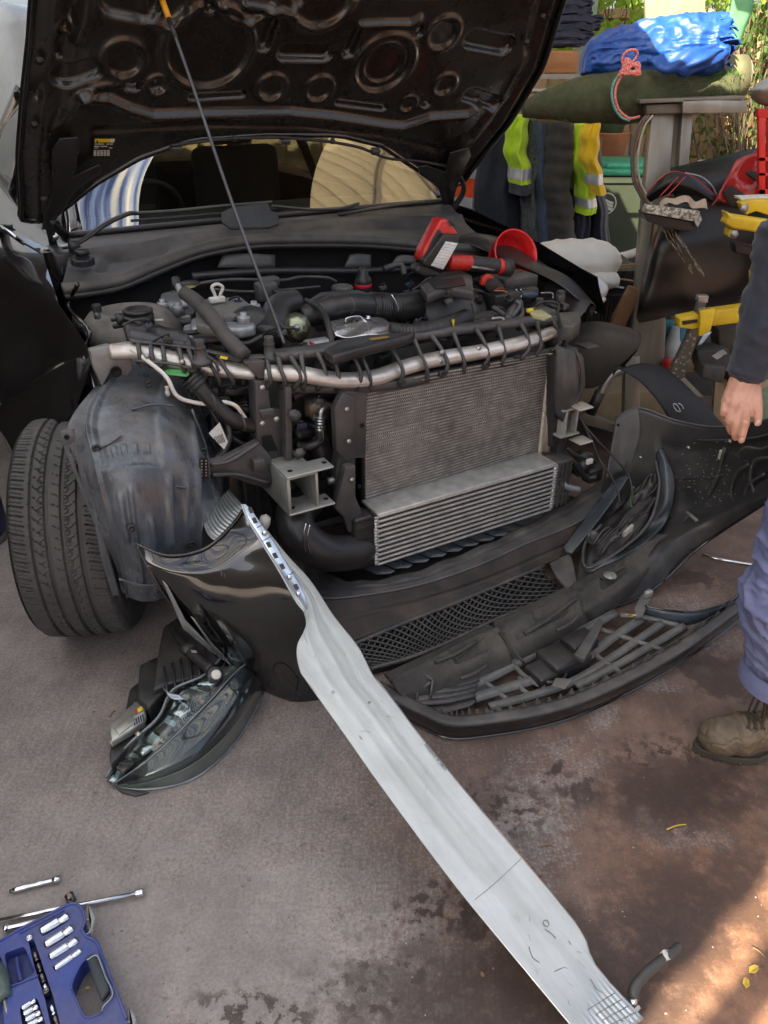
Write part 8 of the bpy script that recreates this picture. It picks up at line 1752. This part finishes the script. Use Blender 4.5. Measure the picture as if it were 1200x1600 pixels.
# ================================================================ TOOL CASE AND LOOSE TOOLS
from mathutils.geometry import tessellate_polygon
def plate(mb, loops, z1, z0):
    """flat plate with openings: first loop outline, others holes; photo pixels met with the plate's real height"""
    L_ = [[Z(u, v, z1) for u, v in lp_] for lp_ in loops]; tris = tessellate_polygon(L_); flat = sum(L_, []); o = len(mb.v)
    mb.add(flat, [t[::1] for t in tris], False); n0 = 0
    for lp_ in L_:
        n = len(lp_); low = [p + UP * (z0 - z1) for p in lp_]; mb.add(lp_ + low, [(i, (i + 1) % n, n + (i + 1) % n, n + i) for i in range(n)], False)
def rnd(pts, r=.25, n=4):
    out = []; k = len(pts)
    for i in range(k):
        p0, p1, p2 = pts[i - 1], pts[i], pts[(i + 1) % k]; a = (p1[0] + (p0[0] - p1[0]) * r, p1[1] + (p0[1] - p1[1]) * r); b = (p1[0] + (p2[0] - p1[0]) * r, p1[1] + (p2[1] - p1[1]) * r)
        for j in range(n + 1): t = j / n; out.append(((1 - t) ** 2 * a[0] + 2 * t * (1 - t) * p1[0] + t * t * b[0], (1 - t) ** 2 * a[1] + 2 * t * (1 - t) * p1[1] + t * t * b[1]))
    return out
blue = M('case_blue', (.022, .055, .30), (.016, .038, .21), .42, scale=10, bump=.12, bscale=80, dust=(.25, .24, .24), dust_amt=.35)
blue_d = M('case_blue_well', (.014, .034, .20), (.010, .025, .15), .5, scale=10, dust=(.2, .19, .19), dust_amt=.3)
tcase = thing('socket_case', Z(60, 1560, 0), 'open blue socket set case with silver sockets in the bottom left corner', 'tool case')
outer = [(-60, 1500), (-10, 1476), (30, 1452), (70, 1432), (104, 1414), (118, 1412), (128, 1420), (133, 1440), (128, 1452), (136, 1464), (150, 1470), (158, 1490), (176, 1536), (198, 1592), (206, 1640), (190, 1690), (-60, 1690)]
hole = rnd([(110, 1540), (128, 1502), (150, 1492), (160, 1520), (176, 1552), (174, 1560), (160, 1572), (158, 1584), (132, 1592), (118, 1560)], .3, 3)
wells = [rnd([(60, 1451), (104, 1428), (109, 1438), (66, 1464)], .2, 2), rnd([(67, 1473), (112, 1448), (116, 1457), (73, 1484)], .2, 2), rnd([(74, 1492), (119, 1466), (123, 1475), (80, 1502)], .2, 2), rnd([(81, 1510), (126, 1482), (129, 1490), (87, 1518)], .2, 2),
         rnd([(44, 1470), (53, 1468), (68, 1512), (84, 1560), (100, 1625), (84, 1625), (70, 1560), (54, 1512)], .12, 3), rnd([(6, 1490), (38, 1478), (56, 1520), (18, 1542)], .15, 3), rnd([(30, 1574), (58, 1558), (74, 1610), (40, 1630)], .15, 3), rnd([(-30, 1500), (0, 1492), (18, 1550), (4, 1572), (10, 1630), (-30, 1640)], .12, 3)]
mb = MB(); plate(mb, [outer, hole] + wells, .045, .004); body = obj('case_body', mb, blue, tcase)
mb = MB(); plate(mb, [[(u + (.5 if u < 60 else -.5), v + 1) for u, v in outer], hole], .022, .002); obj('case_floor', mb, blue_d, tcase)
T('case_rim', [Z(u, v, .046) for u, v in outer[:14]], .003, blue, tcase, seg=8, n=2); T('hole_rim', [Z(u, v, .046) for u, v in hole] + [Z(*hole[0], .046)], .0022, blue, tcase, seg=6, n=1)
mb = MB(); slab(mb, [Z(u, v, .036) for u, v in ((136, 1500), (152, 1496), (164, 1526), (174, 1552), (161, 1570), (148, 1540))], UP * .018, .005); grip = obj('handle_grip', mb, M('grip_grey', (.035, .045, .055), (.05, .06, .065), .55, bump=.3), tcase)
T('handle_edge', [Z(u, v, .053) for u, v in ((136, 1500), (148, 1493), (154, 1497), (165, 1526), (176, 1553), (162, 1572), (159, 1580))], .0018, M('edge_pale', (.35, .4, .42), None, .3, metal=.4), grip, seg=6)
lt_m = M('latch_grey', (.42, .44, .42), (.32, .34, .33), .35, metal=.3)
for dx, dy in ((0, 0), (64, 160)):
    mb = MB(); slab(mb, [Z(u + dx, v + dy, .03) for u, v in ((137, 1424), (141, 1420), (149, 1432), (152, 1440), (146, 1462), (140, 1466), (142, 1446))], UP * .018, .004); l_ = obj('latch', mb, lt_m, tcase)
    T('latch_wire', [Z(u + dx, v + dy, .042) for u, v in ((140, 1436), (130, 1440), (122, 1448), (124, 1458), (134, 1460), (142, 1456))], .002, steel, l_, seg=6)
mb = MB(); slab(mb, [Z(u, v, .03) for u, v in ((24, 1500), (30, 1496), (34, 1520), (38, 1535), (30, 1538), (26, 1520))], UP * .010, .003); obj('bit_holder', mb, blue_d, tcase)
T('moulded_rib', [Z(6, 1545, .047), Z(30, 1536, .047), Z(60, 1524, .047)], .002, blue, tcase, seg=6); T('moulded_rib', [Z(30, 1452 + 6, .047), Z(70, 1438, .047), Z(100, 1422, .047)], .0018, blue, tcase, seg=6)
def socket(u0, v0, u1, v1, r, z, lab, grp=None, mat=chrome, name='socket'):
    a, b = Z(u0, v0, z), Z(u1, v1, z); d = b - a; L_ = d.length; mb = MB()
    lathe(mb, a, d, [(r * .62, .006), (r * .68, 0), (r * .95, 0), (r, .0015), (r, L_ * .62), (r * .97, L_ * .64), (r * .88, L_ * .66), (r * .88, L_ * .70), (r * .96, L_ * .72), (r * .96, L_ - .002), (r * .86, L_), (r * .5, L_), (r * .45, L_ - .006), (.0001, L_ - .006)], 22)
    o = obj(name, mb, mat, label=lab, cat='socket', group=grp)
    mb = MB(); lathe(mb, a + d * .0 + d.normalized() * .0065, d, [(.0001, 0), (r * .61, 0)], 6); p = obj('hex_bore', mb, MATS['hole_black'], o); return o
G1 = 'long sockets in the blue case'
for k, (a, l_) in enumerate((((64, 1456, 107, 1432), 'top long silver socket in the blue case, the fattest of four'), ((71, 1477, 114, 1451), 'second long silver socket from the top in the blue case'), ((78, 1496, 121, 1470), 'third long silver socket from the top in the blue case'), ((86, 1514, 127, 1486), 'lowest and thinnest of the four long silver sockets'))):
    socket(*a, (.0105, .010, .0095, .0075)[k], .044, l_, G1)
dkc = M('dark_chrome', (.22, .19, .17), (.12, .10, .09), .22, metal=.9, scale=90)
for k in range(9):
    t = k / 8; u, v = 49 + t * 42, 1474 + t * 132 - 8 * math.sin(t * 3.1) * 0; up_ = k in (0, 5)
    p = Z(u, v, .030); mb = MB(); r = .0068 + .0008 * math.sin(k * 2.2)
    ax_ = UP if up_ else (Z(u + 3, v + 9, .030) - p); 
    lathe(mb, p, ax_, [(r * .9, 0), (r, .001), (r, .009), (r * .78, .011), (r * .78, .014), (r * .92, .016), (r * .92, .021), (r * .6, .021), (r * .5, .017), (.0001, .017)], 18)
    o = obj('short_socket', mb, chrome if k in (0, 4, 6) else dkc, label=['small socket standing upright at the top of the slanting row', 'second short socket of the slanting row, dark', 'third short socket of the slanting row, dark', 'fourth short socket of the slanting row, dark', 'fifth short socket of the slanting row, bright silver', 'short socket standing upright in the middle of the slanting row', 'seventh short socket of the slanting row, bright silver', 'eighth short socket of the slanting row, dark', 'lowest short socket of the slanting row, dark'][k], cat='socket', group='slanting row of short sockets')
for k in range(4): socket(34 + k * 3, 1576 + k * 9, 56 + k * 4, 1563 + k * 9.5, .0058, .040, ('topmost', 'second', 'third', 'lowest')[k] + ' of four tiny silver sockets low in the blue case', 'tiny sockets in the case', name='tiny_socket')
sd = thing('screwdriver', Z(8, 1545, .04), 'screwdriver with dark green handle in the left edge of the blue case', 'screwdriver')
T('handle', [Z(-20, 1500, .048), Z(-2, 1530, .050), Z(6, 1560, .048)], [.016, .019, .014], M('handle_green', (.05, .08, .08), (.12, .16, .14), .35), sd, seg=16, n=6); T('shaft', [Z(6, 1560, .045), Z(14, 1600, .04), Z(20, 1640, .04)], .0035, steel, sd, seg=8)
# extension bars on the floor
eb = thing('extension_bar', Z(110, 1415, .01), 'long silver extension bar lying on the floor above the blue case', 'tool')
T('bar_shaft', [Z(-60, 1450, .012), Z(214, 1396, .012)], .0052, chrome, eb, n=2, seg=14); T('bar_head', [Z(212, 1396.5, .012), Z(224, 1394, .012)], .0085, chrome, eb, n=8, seg=16, prof=corr(.006, .12))
e2 = thing('short_extension', Z(55, 1382, .01), 'short silver extension with dark bit lying alone on the floor at the left', 'tool')
T('short_shaft', [Z(20, 1391.5, .009), Z(88, 1374.5, .009)], .0050, chrome, e2, n=10, seg=14, prof=lambda s: 1.25 if s < .03 or .05 < s < .055 else 1); T('socket_end', [Z(82, 1376, .009), Z(94, 1373, .009)], .0078, chrome, e2, n=2, seg=16); T('dark_bit', [Z(15, 1393, .008), Z(23, 1391, .008)], .0042, dkc, e2, n=2, seg=6)
e3 = thing('ratchet_piece', Z(30, 1447, .01), 'silver wobble bar poking out from under the blue case', 'tool')
T('wobble_shaft', [Z(9, 1451, .012), Z(34, 1446, .012), Z(60, 1440, .012)], .0062, chrome, e3, n=6, seg=14); T('wobble_ball', [Z(6, 1452, .012), Z(13, 1450, .012)], .0085, chrome, e3, n=2, seg=14)
mb = MB(); lathe(mb, Z(113, 1410, .008), V((-.5, .6, .5)), [(.006, .004), (.008, 0), (.010, 0), (.010, .02), (.007, .022), (.0001, .022)], 18); obj('loose_socket', mb, dkc, label='dark loose socket at the upper corner of the blue case', cat='socket')
# floor litter
lf_y = M('fallen_leaf', (.62, .45, .06), (.45, .28, .05), .6, scale=60); lf_b = M('twig_brown', (.30, .18, .08), (.2, .12, .06), .8)
for k, (u, v, l_, w, a, m_, lab) in enumerate(((1170, 1520, .030, .008, .5, lf_y, 'yellow leaf in the sunlit strip of floor'), (1166, 1545, .026, .007, 1.2, lf_y, 'second yellow leaf just below the first in the sunlit strip'), (756, 1527, .012, .004, 2, lf_b, 'small brown leaf scrap right of the dark stain'), (142, 1112, .014, .003, 0, lf_b, 'tiny brown leaf scrap left of the headlamp'), (133, 1544, .010, .004, 0, lf_y, 'pale chip seen through the handle hole of the blue case'))):
    mb = MB(); leaf(mb, Z(u, v, .004), V((math.cos(a), math.sin(a), .05)), UP, l_, w); obj('fallen_leaf', mb, m_, label=lab, cat='leaf')
for (u0, v0, u1, v1, lab) in ((1042, 1296, 1072, 1288, 'short straw on the floor below the boot'), (1176, 1480, 1196, 1496, 'curved straw at the edge of the sunlit strip'), (844, 1323, 862, 1320, 'small dark twig on the floor right of the beam'), (171, 1120, 180, 1110, 'small dark fragment left of the headlamp')):
    T('x', [Z(u0, v0, .004), Z((u0 + u1) / 2, (v0 + v1) / 2 - 2, .006), Z(u1, v1, .004)], .0018, lf_b if v0 != 1296 else lf_y, None, seg=5); o = COL.objects[-1]; o.name = 'twig'; tag(o, lab, 'twig')
mb = MB(); rng = random.Random(21)
for i in range(420):
    u, v = rng.uniform(20, 1190), rng.uniform(900, 1590); p = Z(u, v, .0); r = rng.choice((.0008, .0012, .0018, .0026)) * rng.uniform(.7, 1.2); d = V((rng.uniform(-1, 1), rng.uniform(-1, 1), 0)).normalized(); e = V((-d.y, d.x, 0)); h = r * .6
    mb.add([p + d * r, p + e * r * .7, p - d * r, p - e * r * .8, p + UP * h], [(0, 1, 4), (1, 2, 4), (2, 3, 4), (3, 0, 4)], False)
obj('floor_grit', mb, M('grit', (.40, .37, .33), (.10, .08, .07), .8, scale=9, contrast=(.45, .55)), label='scattered grit and crumbs on the concrete floor', cat='grit', kind='stuff')
# blue bottle jack behind the tyre
jk = thing('blue_canister', Y(-8, 850, 2.9), 'blue canister with white lettering half hidden behind the front tyre', 'canister')
jb = MB(); p = Z(-16, 838, .0); box(jb, p + UP * .09, V((.06, 0, 0)), V((0, .06, 0)), UP * .09, .015); obj('canister_body', jb, M('canister_blue', (.02, .05, .22), None, .35), jk)
cv_ = p + V((.008, -.0625, .045)); text('lettering', 'Point', white_pl, jk, cv_, V((1, 0, 0)), V((0, 0, 1)), .03)
mb = MB(); cyl(mb, p + UP * .004 - V((0, .03, 0)), UP, .075, .016); obj('steel_foot', mb, steel, jk)
# pale van far left, unseen walls and screen added for bounce and dark reflections
vn = thing('parked_van', V((-3.2, 6.2, 0)), 'pale grey van parked behind the car at the far left', 'van')
mb = MB(); box(mb, V((-3.22, 6.0, 1.12)), (1.0, 0, 0), (0, .45, 0), (0, 0, .82), .12); obj('van_body', mb, M('van_paint', (.62, .64, .60), (.55, .57, .54), .3, coat=.4), vn)
for s in (-1, 1): mb = MB(); lathe(mb, V((-3.22 + s * .65, 5.50, .32)), V((0, 1, 0)), [(.2, 0), (.32, .02), (.32, .2), (.2, .22)], 28); obj('wheel', mb, tyre_m, vn)
br = M('brown_brick', (.20, .11, .075), (.13, .075, .055), .85, scale=18, bump=.4)
mb = MB(); box(mb, V((-4.6, -.5, 1.35)), (.1, 0, 0), (0, 5.2, 0), (0, 0, 1.35), .01); obj('reflected_wall', mb, br, label='unseen brown brick wall added at the left to darken the bodywork reflection', cat='wall')  # added out of view so the glossy wing mirrors something dark
mb = MB(); box(mb, V((-2.55, 1.2, 1.1)), (.03, 0, 0), (0, 2.9, 0), (0, 0, 1.1), .005); obj('reflection_blocker', mb, M('blocker_dark', (.05, .036, .024), (.03, .022, .015), .7, scale=6, stretch=(1, 8, .5), bump=.3), label='unseen dark screen added close beside the car to darken its side reflection', cat='screen')  # unseen blocker, keeps bright ground out of the flank's reflection
cm = M('cream_render', (.62, .54, .40), (.55, .47, .35), .8, scale=4)
mb = MB(); box(mb, V((0, -7.5, 1.5)), (7, 0, 0), (0, .1, 0), (0, 0, 1.5), .01); obj('bounce_wall', mb, cm, label='unseen cream wall added behind the camera for warm bounce light', cat='wall')  # added out of view to bounce warm light back on the car
# ================================================================ THE PERSON at the right edge
per = thing('person', V((.985, 1.49, 0)), 'person in navy top, blue work trousers and worn boots, one hand hanging above the bumper', 'person')
def cap(mb, p, q, r0, r1, seg=14):
    """tapered rounded limb segment"""
    p, q = V(p), V(q); X, Yv, T_ = frame(q - p); L_ = (q - p).length; prof = []
    for k in range(5): a = -math.pi / 2 + k * math.pi / 8; prof.append((max(1e-4, r0 * math.cos(a)), r0 * math.sin(a)))
    prof += [(r0, 0)] + [(r1, L_)]
    for k in range(1, 5): a = k * math.pi / 8; prof.append((max(1e-4, r1 * math.cos(a)), L_ + r1 * math.sin(a)))
    return lathe(mb, p, q - p, prof, seg)
def ell(mb, c, ax, ay, az, n=16):
    c = V(c); vs = []; fs = []
    for i in range(n + 1):
        ph = math.pi * (i / n - .5)
        for j in range(n * 2): a = math.pi * j / n; vs.append(c + V(ax) * math.cos(ph) * math.cos(a) + V(ay) * math.cos(ph) * math.sin(a) + V(az) * math.sin(ph))
    for i in range(n):
        for j in range(n * 2): j2 = (j + 1) % (n * 2); fs.append((i * 2 * n + j, i * 2 * n + j2, (i + 1) * 2 * n + j2, (i + 1) * 2 * n + j))
    return mb.add(vs, fs)
def fuse(name, mb, vox, smooth, mat, parent, disp=None, label=None):
    """weld overlapping forms into one continuous surface"""
    me = bpy.data.meshes.new('tmp'); org = ORG[parent.name]; me.from_pydata([v - org for v in mb.v], [], mb.f); o = bpy.data.objects.new('tmp', me); COL.objects.link(o)
    m = o.modifiers.new('r', 'REMESH'); m.mode = 'VOXEL'; m.voxel_size = vox; m.use_smooth_shade = True
    if smooth: s = o.modifiers.new('s', 'SMOOTH'); s.iterations = smooth; s.factor = .5
    dg = bpy.context.evaluated_depsgraph_get(); ev = o.evaluated_get(dg); new = bpy.data.meshes.new_from_object(ev); bpy.data.objects.remove(o); bpy.data.meshes.remove(me)
    if disp:
        nrm = [v.normal.copy() for v in new.vertices]
        for v, n in zip(new.vertices, nrm): v.co = v.co + n * disp(v.co + org, n)
    new.polygons.foreach_set('use_smooth', [True] * len(new.polygons)); new.update()
    new.name = name; return obj(name, new, mat, parent, label)
skin_m = M('skin', (.60, .33, .23), (.50, .24, .16), .48, scale=26, bump=.25, bscale=220, contrast=(.4, .65)); skin_m.node_tree.nodes['Principled BSDF'].inputs['Subsurface Weight'].default_value = .12; skin_m.node_tree.nodes['Principled BSDF'].inputs['Subsurface Radius'].default_value = (.012, .005, .003)
def HP(u, v, t): return _c + ray(u, v) * t                     # point on a sight line at a given depth
wr = HP(1168, 588, 1.70); el = HP(1228, 370, 1.60); sh = V((1.10, 1.68, 1.45))
# body
bd_ = MB(); hipL, hipR = V((1.03, 1.56, .92)), V((1.14, 1.78, .92)); ch = V((1.20, 1.80, 1.26)); nk = V((1.20, 1.84, 1.50)); hd = V((1.17, 1.84, 1.66)); shR = V((1.24, 2.04, 1.44))
ell(bd_, (hipL + hipR) / 2, V((.12, 0, 0)), V((0, .16, 0)), V((0, 0, .12))); ell(bd_, ch, V((.12, 0, 0)), V((0, .17, 0)), V((-.03, 0, .22))); cap(bd_, (hipL + hipR) / 2, ch, .13, .13); cap(bd_, ch + V((0, 0, .14)), nk, .09, .055); cap(bd_, nk, hd, .055, .06)
ell(bd_, hd + V((0, 0, .03)), V((.10, 0, .0)), V((0, .078, 0)), V((0, 0, .125))); ell(bd_, hd + V((-.055, 0, -.045)), V((.05, 0, 0)), V((0, .055, 0)), V((0, 0, .06)))
cap(bd_, hd + V((-.098, 0, .03)), hd + V((-.118, 0, -.008)), .010, .014); ell(bd_, hd + V((-.1, 0, -.05)), V((.012, 0, 0)), V((0, .026, 0)), V((0, 0, .006))); ell(bd_, hd + V((-.1, 0, -.062)), V((.011, 0, 0)), V((0, .022, 0)), V((0, 0, .006)))
for s in (-1, 1): ell(bd_, hd + V((.005, s * .08, .0)), V((.018, 0, 0)), V((0, .010, 0)), V((0, 0, .032))); ell(bd_, hd + V((-.084, s * .032, .035)), V((.013, 0, 0)), V((0, .016, 0)), V((0, 0, .012)))
cap(bd_, ch + V((0, -.05, .14)), sh, .07, .055); cap(bd_, sh, el, .050, .040); cap(bd_, el, wr, .040, .027); cap(bd_, ch + V((0, .05, .14)), shR, .07, .055); eR = V((1.36, 2.12, 1.18)); wR = V((1.34, 2.04, .93)); cap(bd_, shR, eR, .05, .04); cap(bd_, eR, wR, .04, .027)
knL, ankL = V((.975, 1.50, .50)), V((1.045, 1.495, .10)); knR, ankR = V((1.34, 1.82, .50)), V((1.50, 1.84, .10))
for h_, k_, a_ in ((hipL, knL, ankL), (hipR, knR, ankR)): cap(bd_, h_, k_, .085, .055); cap(bd_, k_, a_ + V((0, 0, .06)), .055, .034); cap(bd_, a_ + V((0, 0, .06)), a_ + V((.0, 0, -.05)), .034, .028); cap(bd_, a_ + V((0, 0, -.05)), a_ + V((-.10, 0, -.065)), .028, .020)
# near hand, back of the hand towards the viewer, thumb on the right
def hand(mb, W_, pts):
    for c in pts:
        for (a, ra), (b, rb) in zip(c[:-1], c[1:]): cap(mb, a, b, ra, rb, 12)
t0 = 1.70
K = {'wr': HP(1168, 592, 1.700), 'k1': HP(1171, 640, 1.690), 'k2': HP(1158, 644, 1.685), 'k3': HP(1147, 640, 1.692), 'k4': HP(1138, 632, 1.705)}
pal = [[(HP(1178, 596, 1.705), .019), (HP(1166, 636, 1.690), .0135)], [(HP(1169, 594, 1.700), .021), (HP(1155, 638, 1.692), .0135)], [(HP(1160, 594, 1.700), .021), (HP(1144, 634, 1.700), .0130)], [(HP(1152, 596, 1.705), .019), (HP(1135, 627, 1.712), .0120)]]
fing = [[(HP(1166, 638, 1.688), .0122), (HP(1163, 662, 1.668), .0100), (HP(1160, 678, 1.672), .0090), (HP(1158, 688, 1.680), .0076)],
        [(HP(1155, 640, 1.692), .0118), (HP(1149, 662, 1.682), .0098), (HP(1148, 676, 1.690), .0088), (HP(1149, 684, 1.700), .0074)],
        [(HP(1144, 635, 1.700), .0112), (HP(1139, 656, 1.694), .0094), (HP(1140, 668, 1.704), .0084), (HP(1142, 675, 1.714), .0072)],
        [(HP(1134, 627, 1.712), .0102), (HP(1131, 644, 1.708), .0084), (HP(1133, 655, 1.718), .0075), (HP(1136, 661, 1.726), .0066)],
        [(HP(1178, 602, 1.700), .0160), (HP(1181, 628, 1.682), .0140), (HP(1184, 646, 1.674), .0106), (HP(1184, 660, 1.674), .0085)]]
hand(bd_, None, pal + fing)
for k_ in pal: cap(bd_, k_[1][0] + V((-.001, -.006, .006)), k_[1][0] + V((-.001, -.007, -.004)), .0085, .0085)
for k_ in fing[:4]: cap(bd_, k_[1][0] + V((0, -.002, .003)), k_[1][0] + V((0, -.002, -.003)), k_[1][1] * 1.02, k_[1][1] * 1.02)
for q_ in range(5):                                     # far hand, relaxed
    b0 = wR + V((-.01, (q_ - 2) * .012, -.03)); cap(bd_, wR, b0 + V((-.01, (q_ - 2) * .008, -.04)), .022, .013, 10); cap(bd_, b0 + V((-.01, (q_ - 2) * .008, -.04)), b0 + V((-.03, (q_ - 2) * .010, -.08 - .01 * math.cos(q_ - 2))), .011, .009, 10); cap(bd_, b0 + V((-.03, (q_ - 2) * .010, -.08)), b0 + V((-.025, (q_ - 2) * .009, -.11)), .009, .007, 10)
body_o = fuse('body', bd_, .0030, 2, skin_m, per)
nailm = M('nail', (.70, .50, .42), None, .28, coat=.3)
for (u, v, t, s) in ((1184, 661, 1.664, .95), (1158, 688, 1.671, .8)):
    mb = MB(); c = HP(u, v, t); ell(mb, c, V((.0068 * s, 0, 0)), V((0, .003, .0)), V((0, -.002, .0085 * s)), 8); obj('fingernail', mb, nailm, body_o)
hair = MB(); ell(hair, hd + V((.018, 0, .055)), V((.105, 0, 0)), V((0, .086, 0)), V((0, 0, .115))); fuse('hair', hair, .006, 1, M('hair_brown', (.06, .04, .025), (.03, .02, .015), .6, scale=80, bump=.6), body_o, disp=lambda p, n: mnoise.noise(p * 60) * .004)
for s in (-1, 1): mb = MB(); ell(mb, hd + V((-.092, s * .032, .036)), V((.010, 0, 0)), V((0, .011, 0)), V((0, 0, .009)), 8); obj('eye', mb, M('eye_dark', (.05, .035, .03), None, .15), body_o)
# clothes
navyc = M('top_navy', (.016, .020, .032), (.024, .029, .044), .8, scale=60, bump=.3, bscale=500, sheen=.2); trb = M('trouser_blue', (.17, .20, .38), (.12, .145, .28), .82, scale=14, bump=.35, bscale=420, contrast=(.3, .7), dust=(.28, .24, .22), dust_amt=.35)
def folds(amp, fx=1.):
    def f(p, n):
        a_ = 1 - abs(mnoise.noise(V((p.x * 8, p.y * 8, p.z * 20)) + V((mnoise.noise(p * 5), 0, 0)) * 1.2)) * 3; b_ = 1 - abs(mnoise.noise(V((p.x * 17, p.y * 17, p.z * 36 + p.x * 20)))) * 3
        return (max(0, a_) ** 2 * 1.1 + max(0, b_) ** 2 * .5 - .4 + mnoise.noise(p * 9) * .5) * amp
    return f
mb = MB(); ell(mb, ch, V((.15, 0, 0)), V((0, .20, 0)), V((-.03, 0, .25))); cap(mb, (hipL + hipR) / 2 + V((0, 0, .02)), ch, .16, .16); cap(mb, ch + V((0, -.05, .14)), sh, .09, .072); cap(mb, sh, el, .068, .056); cap(mb, el, HP(1170, 577, 1.695), .056, .041); cap(mb, ch + V((0, .05, .14)), shR, .09, .07); cap(mb, shR, eR, .066, .055); cap(mb, eR, wR + (eR - wR) * .12, .055, .040); cap(mb, nk - V((0, 0, .06)), nk - V((0, 0, .02)), .075, .065)
top_o = fuse('navy_top', mb, .006, 3, navyc, per, folds(.006))
mb = MB(); c0, c1 = HP(1170, 570, 1.695), HP(1168, 588, 1.698); tube(mb, [c0, c1], .0385, n=3, seg=24); obj('sleeve_cuff', mb, navyc, top_o)
mb = MB(); ell(mb, (hipL + hipR) / 2, V((.15, 0, 0)), V((0, .19, 0)), V((0, 0, .13)))
for h_, k_, a_ in ((hipL, knL + V((-.02, -.02, 0)), ankL + V((-.030, -.010, .22))), (hipR, knR, ankR + V((-.02, 0, .16)))): cap(mb, h_ + V((0, -.0, 0)), k_, .125, .098); cap(mb, k_, a_, .108, .100)
tr_o = fuse('work_trousers', mb, .006, 3, trb, per, folds(.011))
ah = ankL + V((-.030, -.010, .215)); mb = MB(); tube(mb, [ah + V((0, 0, -.015)), ah + V((.003, 0, -.065))], [.104, .112], n=4, seg=40, cap=False, prof=lambda s: 1 + .02 * math.sin(s * 60)); tube(mb, [ah + V((.003, 0, -.065)), ah + V((0, 0, -.015))], [.108, .100], n=3, seg=40, cap=False); obj('trouser_hem', mb, trb, tr_o)
ah2 = ankR + V((-.02, 0, .16)); mb = MB(); tube(mb, [ah2 + V((0, 0, -.015)), ah2 + V((.003, 0, -.07))], [.086, .09], n=4, seg=30, cap=False); obj('trouser_hem', mb, trb, tr_o)
# boots
bt_m = M('boot_leather', (.115, .088, .055), (.055, .043, .03), .55, scale=12, bump=.5, bscale=140, contrast=(.35, .65), dust=(.32, .25, .17), dust_amt=.45); sole_m = M('boot_sole', (.035, .03, .025), (.07, .06, .045), .8, bump=.4)
def boot(toe, heel, up_at, nm, near):
    toe, heel = V(toe), V(heel); d = (toe - heel).normalized(); s = V((-d.y, d.x, 0)); L_ = (toe - heel).length; mb = MB()
    ell(mb, toe - d * .058 + UP * .052, d * .060, s * .056, UP * .052); ell(mb, toe - d * .11 + UP * .060, d * .07, s * .058, UP * .060); cap(mb, toe - d * .10 + UP * .055, heel + d * .08 + UP * .085, .048, .055); ell(mb, heel + d * .05 + UP * .05, d * .05, s * .042, UP * .05); cap(mb, heel + d * .075 + UP * .07, V(up_at), .054, .060)
    bo = fuse('boot', mb, .0035, 3, bt_m, per, lambda p, n: mnoise.noise(p * 30) * .003 - max(0, 1 - abs(mnoise.noise(V((p.x * 40, p.y * 12, p.z * 40)))) * 5) * .0035 * (p.z > .05) - .004 * (p.z < .028))
    mb = MB(); out = []
    for k in range(40):
        a = 2 * math.pi * k / 40; f = math.cos(a); w = .054 if f > 0 else .044
        out.append(heel + d * (L_ / 2 + f * (L_ / 2 + .004)) + s * math.sin(a) * w * (1 - .12 * math.exp(-((f + .2) / .25) ** 2)))
    slab(mb, out, UP * .020, .003); obj('sole', mb, sole_m, bo)
    T('sole_welt', [p + UP * .022 for p in out] + [out[0] + UP * .022], .0035, sole_m, bo, n=1, seg=6)
    if near:
        for k in range(24):
            p = out[k * 40 // 24]; mb = MB(); box(mb, p + UP * .006, (p - (toe + heel) / 2).normalized() * .004, UP * .005, UP.cross((p - (toe + heel) / 2)).normalized() * .004, .001); obj('sole_lug', mb, sole_m, bo)
        from mathutils.bvhtree import BVHTree
        bv = BVHTree.FromPolygons([v.co.copy() for v in bo.data.vertices], [tuple(p.vertices) for p in bo.data.polygons]); org = ORG[per.name]
        def top(along, side, lift=.002):
            o_ = toe - d * along + s * side + UP * .5 - org; h = bv.ray_cast(o_, -UP)
            return (h[0] + h[1] * lift + org) if h[0] else toe - d * along + UP * .12
        for k in range(5):
            a0 = .105 + k * .020; L1, R1 = top(a0, -.028), top(a0, .028)
            T('lace', [L1, top(a0 + .006, -.012, .005), top(a0 + .006, .012, .005), R1], .0030, M('lace_brown', (.05, .038, .028), None, .8), bo, seg=6)
            T('lace', [L1, top(a0 + .010, -.008, .006), top(a0 + .018, .012, .006), top(a0 + .020, .028)], .0028, MATS['lace_brown'], bo, seg=6)
            for e_ in (L1, R1): mb = MB(); lathe(mb, e_ - UP * .001, UP, [(.0055, 0), (.0055, .002), (.003, .003), (.0001, .002)], 10); obj('eyelet', mb, M('eyelet_dark', (.10, .09, .07), None, .4, metal=.6), bo)
        T('lace', [top(.19, -.02, .006), top(.17, -.045, .010), top(.15, -.050, .004), top(.14, -.040, .004), top(.16, -.03, .012)], .0028, MATS['lace_brown'], bo, seg=6)
        seam = M('seam_thread', (.16, .13, .09), None, .8)
        T('toe_seam', [top(.085, y_, .0008) for y_ in (-.048, -.036, -.018, 0, .018, .036, .048)], .0013, seam, bo, seg=5)
        T('toe_seam', [top(.090, y_, .0008) for y_ in (-.048, -.036, -.018, 0, .018, .036, .048)], .0010, seam, bo, seg=5)
        for sd_ in (-1, 1): T('facing_seam', [top(a_, sd_ * (.036 + (a_ - .09) * .05), .0008) for a_ in (.092, .12, .15, .18)], .0012, seam, bo, seg=5)
    return bo
boot(Z(1086, 1172, 0), Z(1086, 1172, 0) + V((.295, .0, 0)), ankL + V((.0, -.0, .13)), 'n', True)
boot(ankR + V((-.19, .02, -.10)), ankR + V((.10, .0, -.10)), ankR + V((0, 0, .1)), 'f', False)
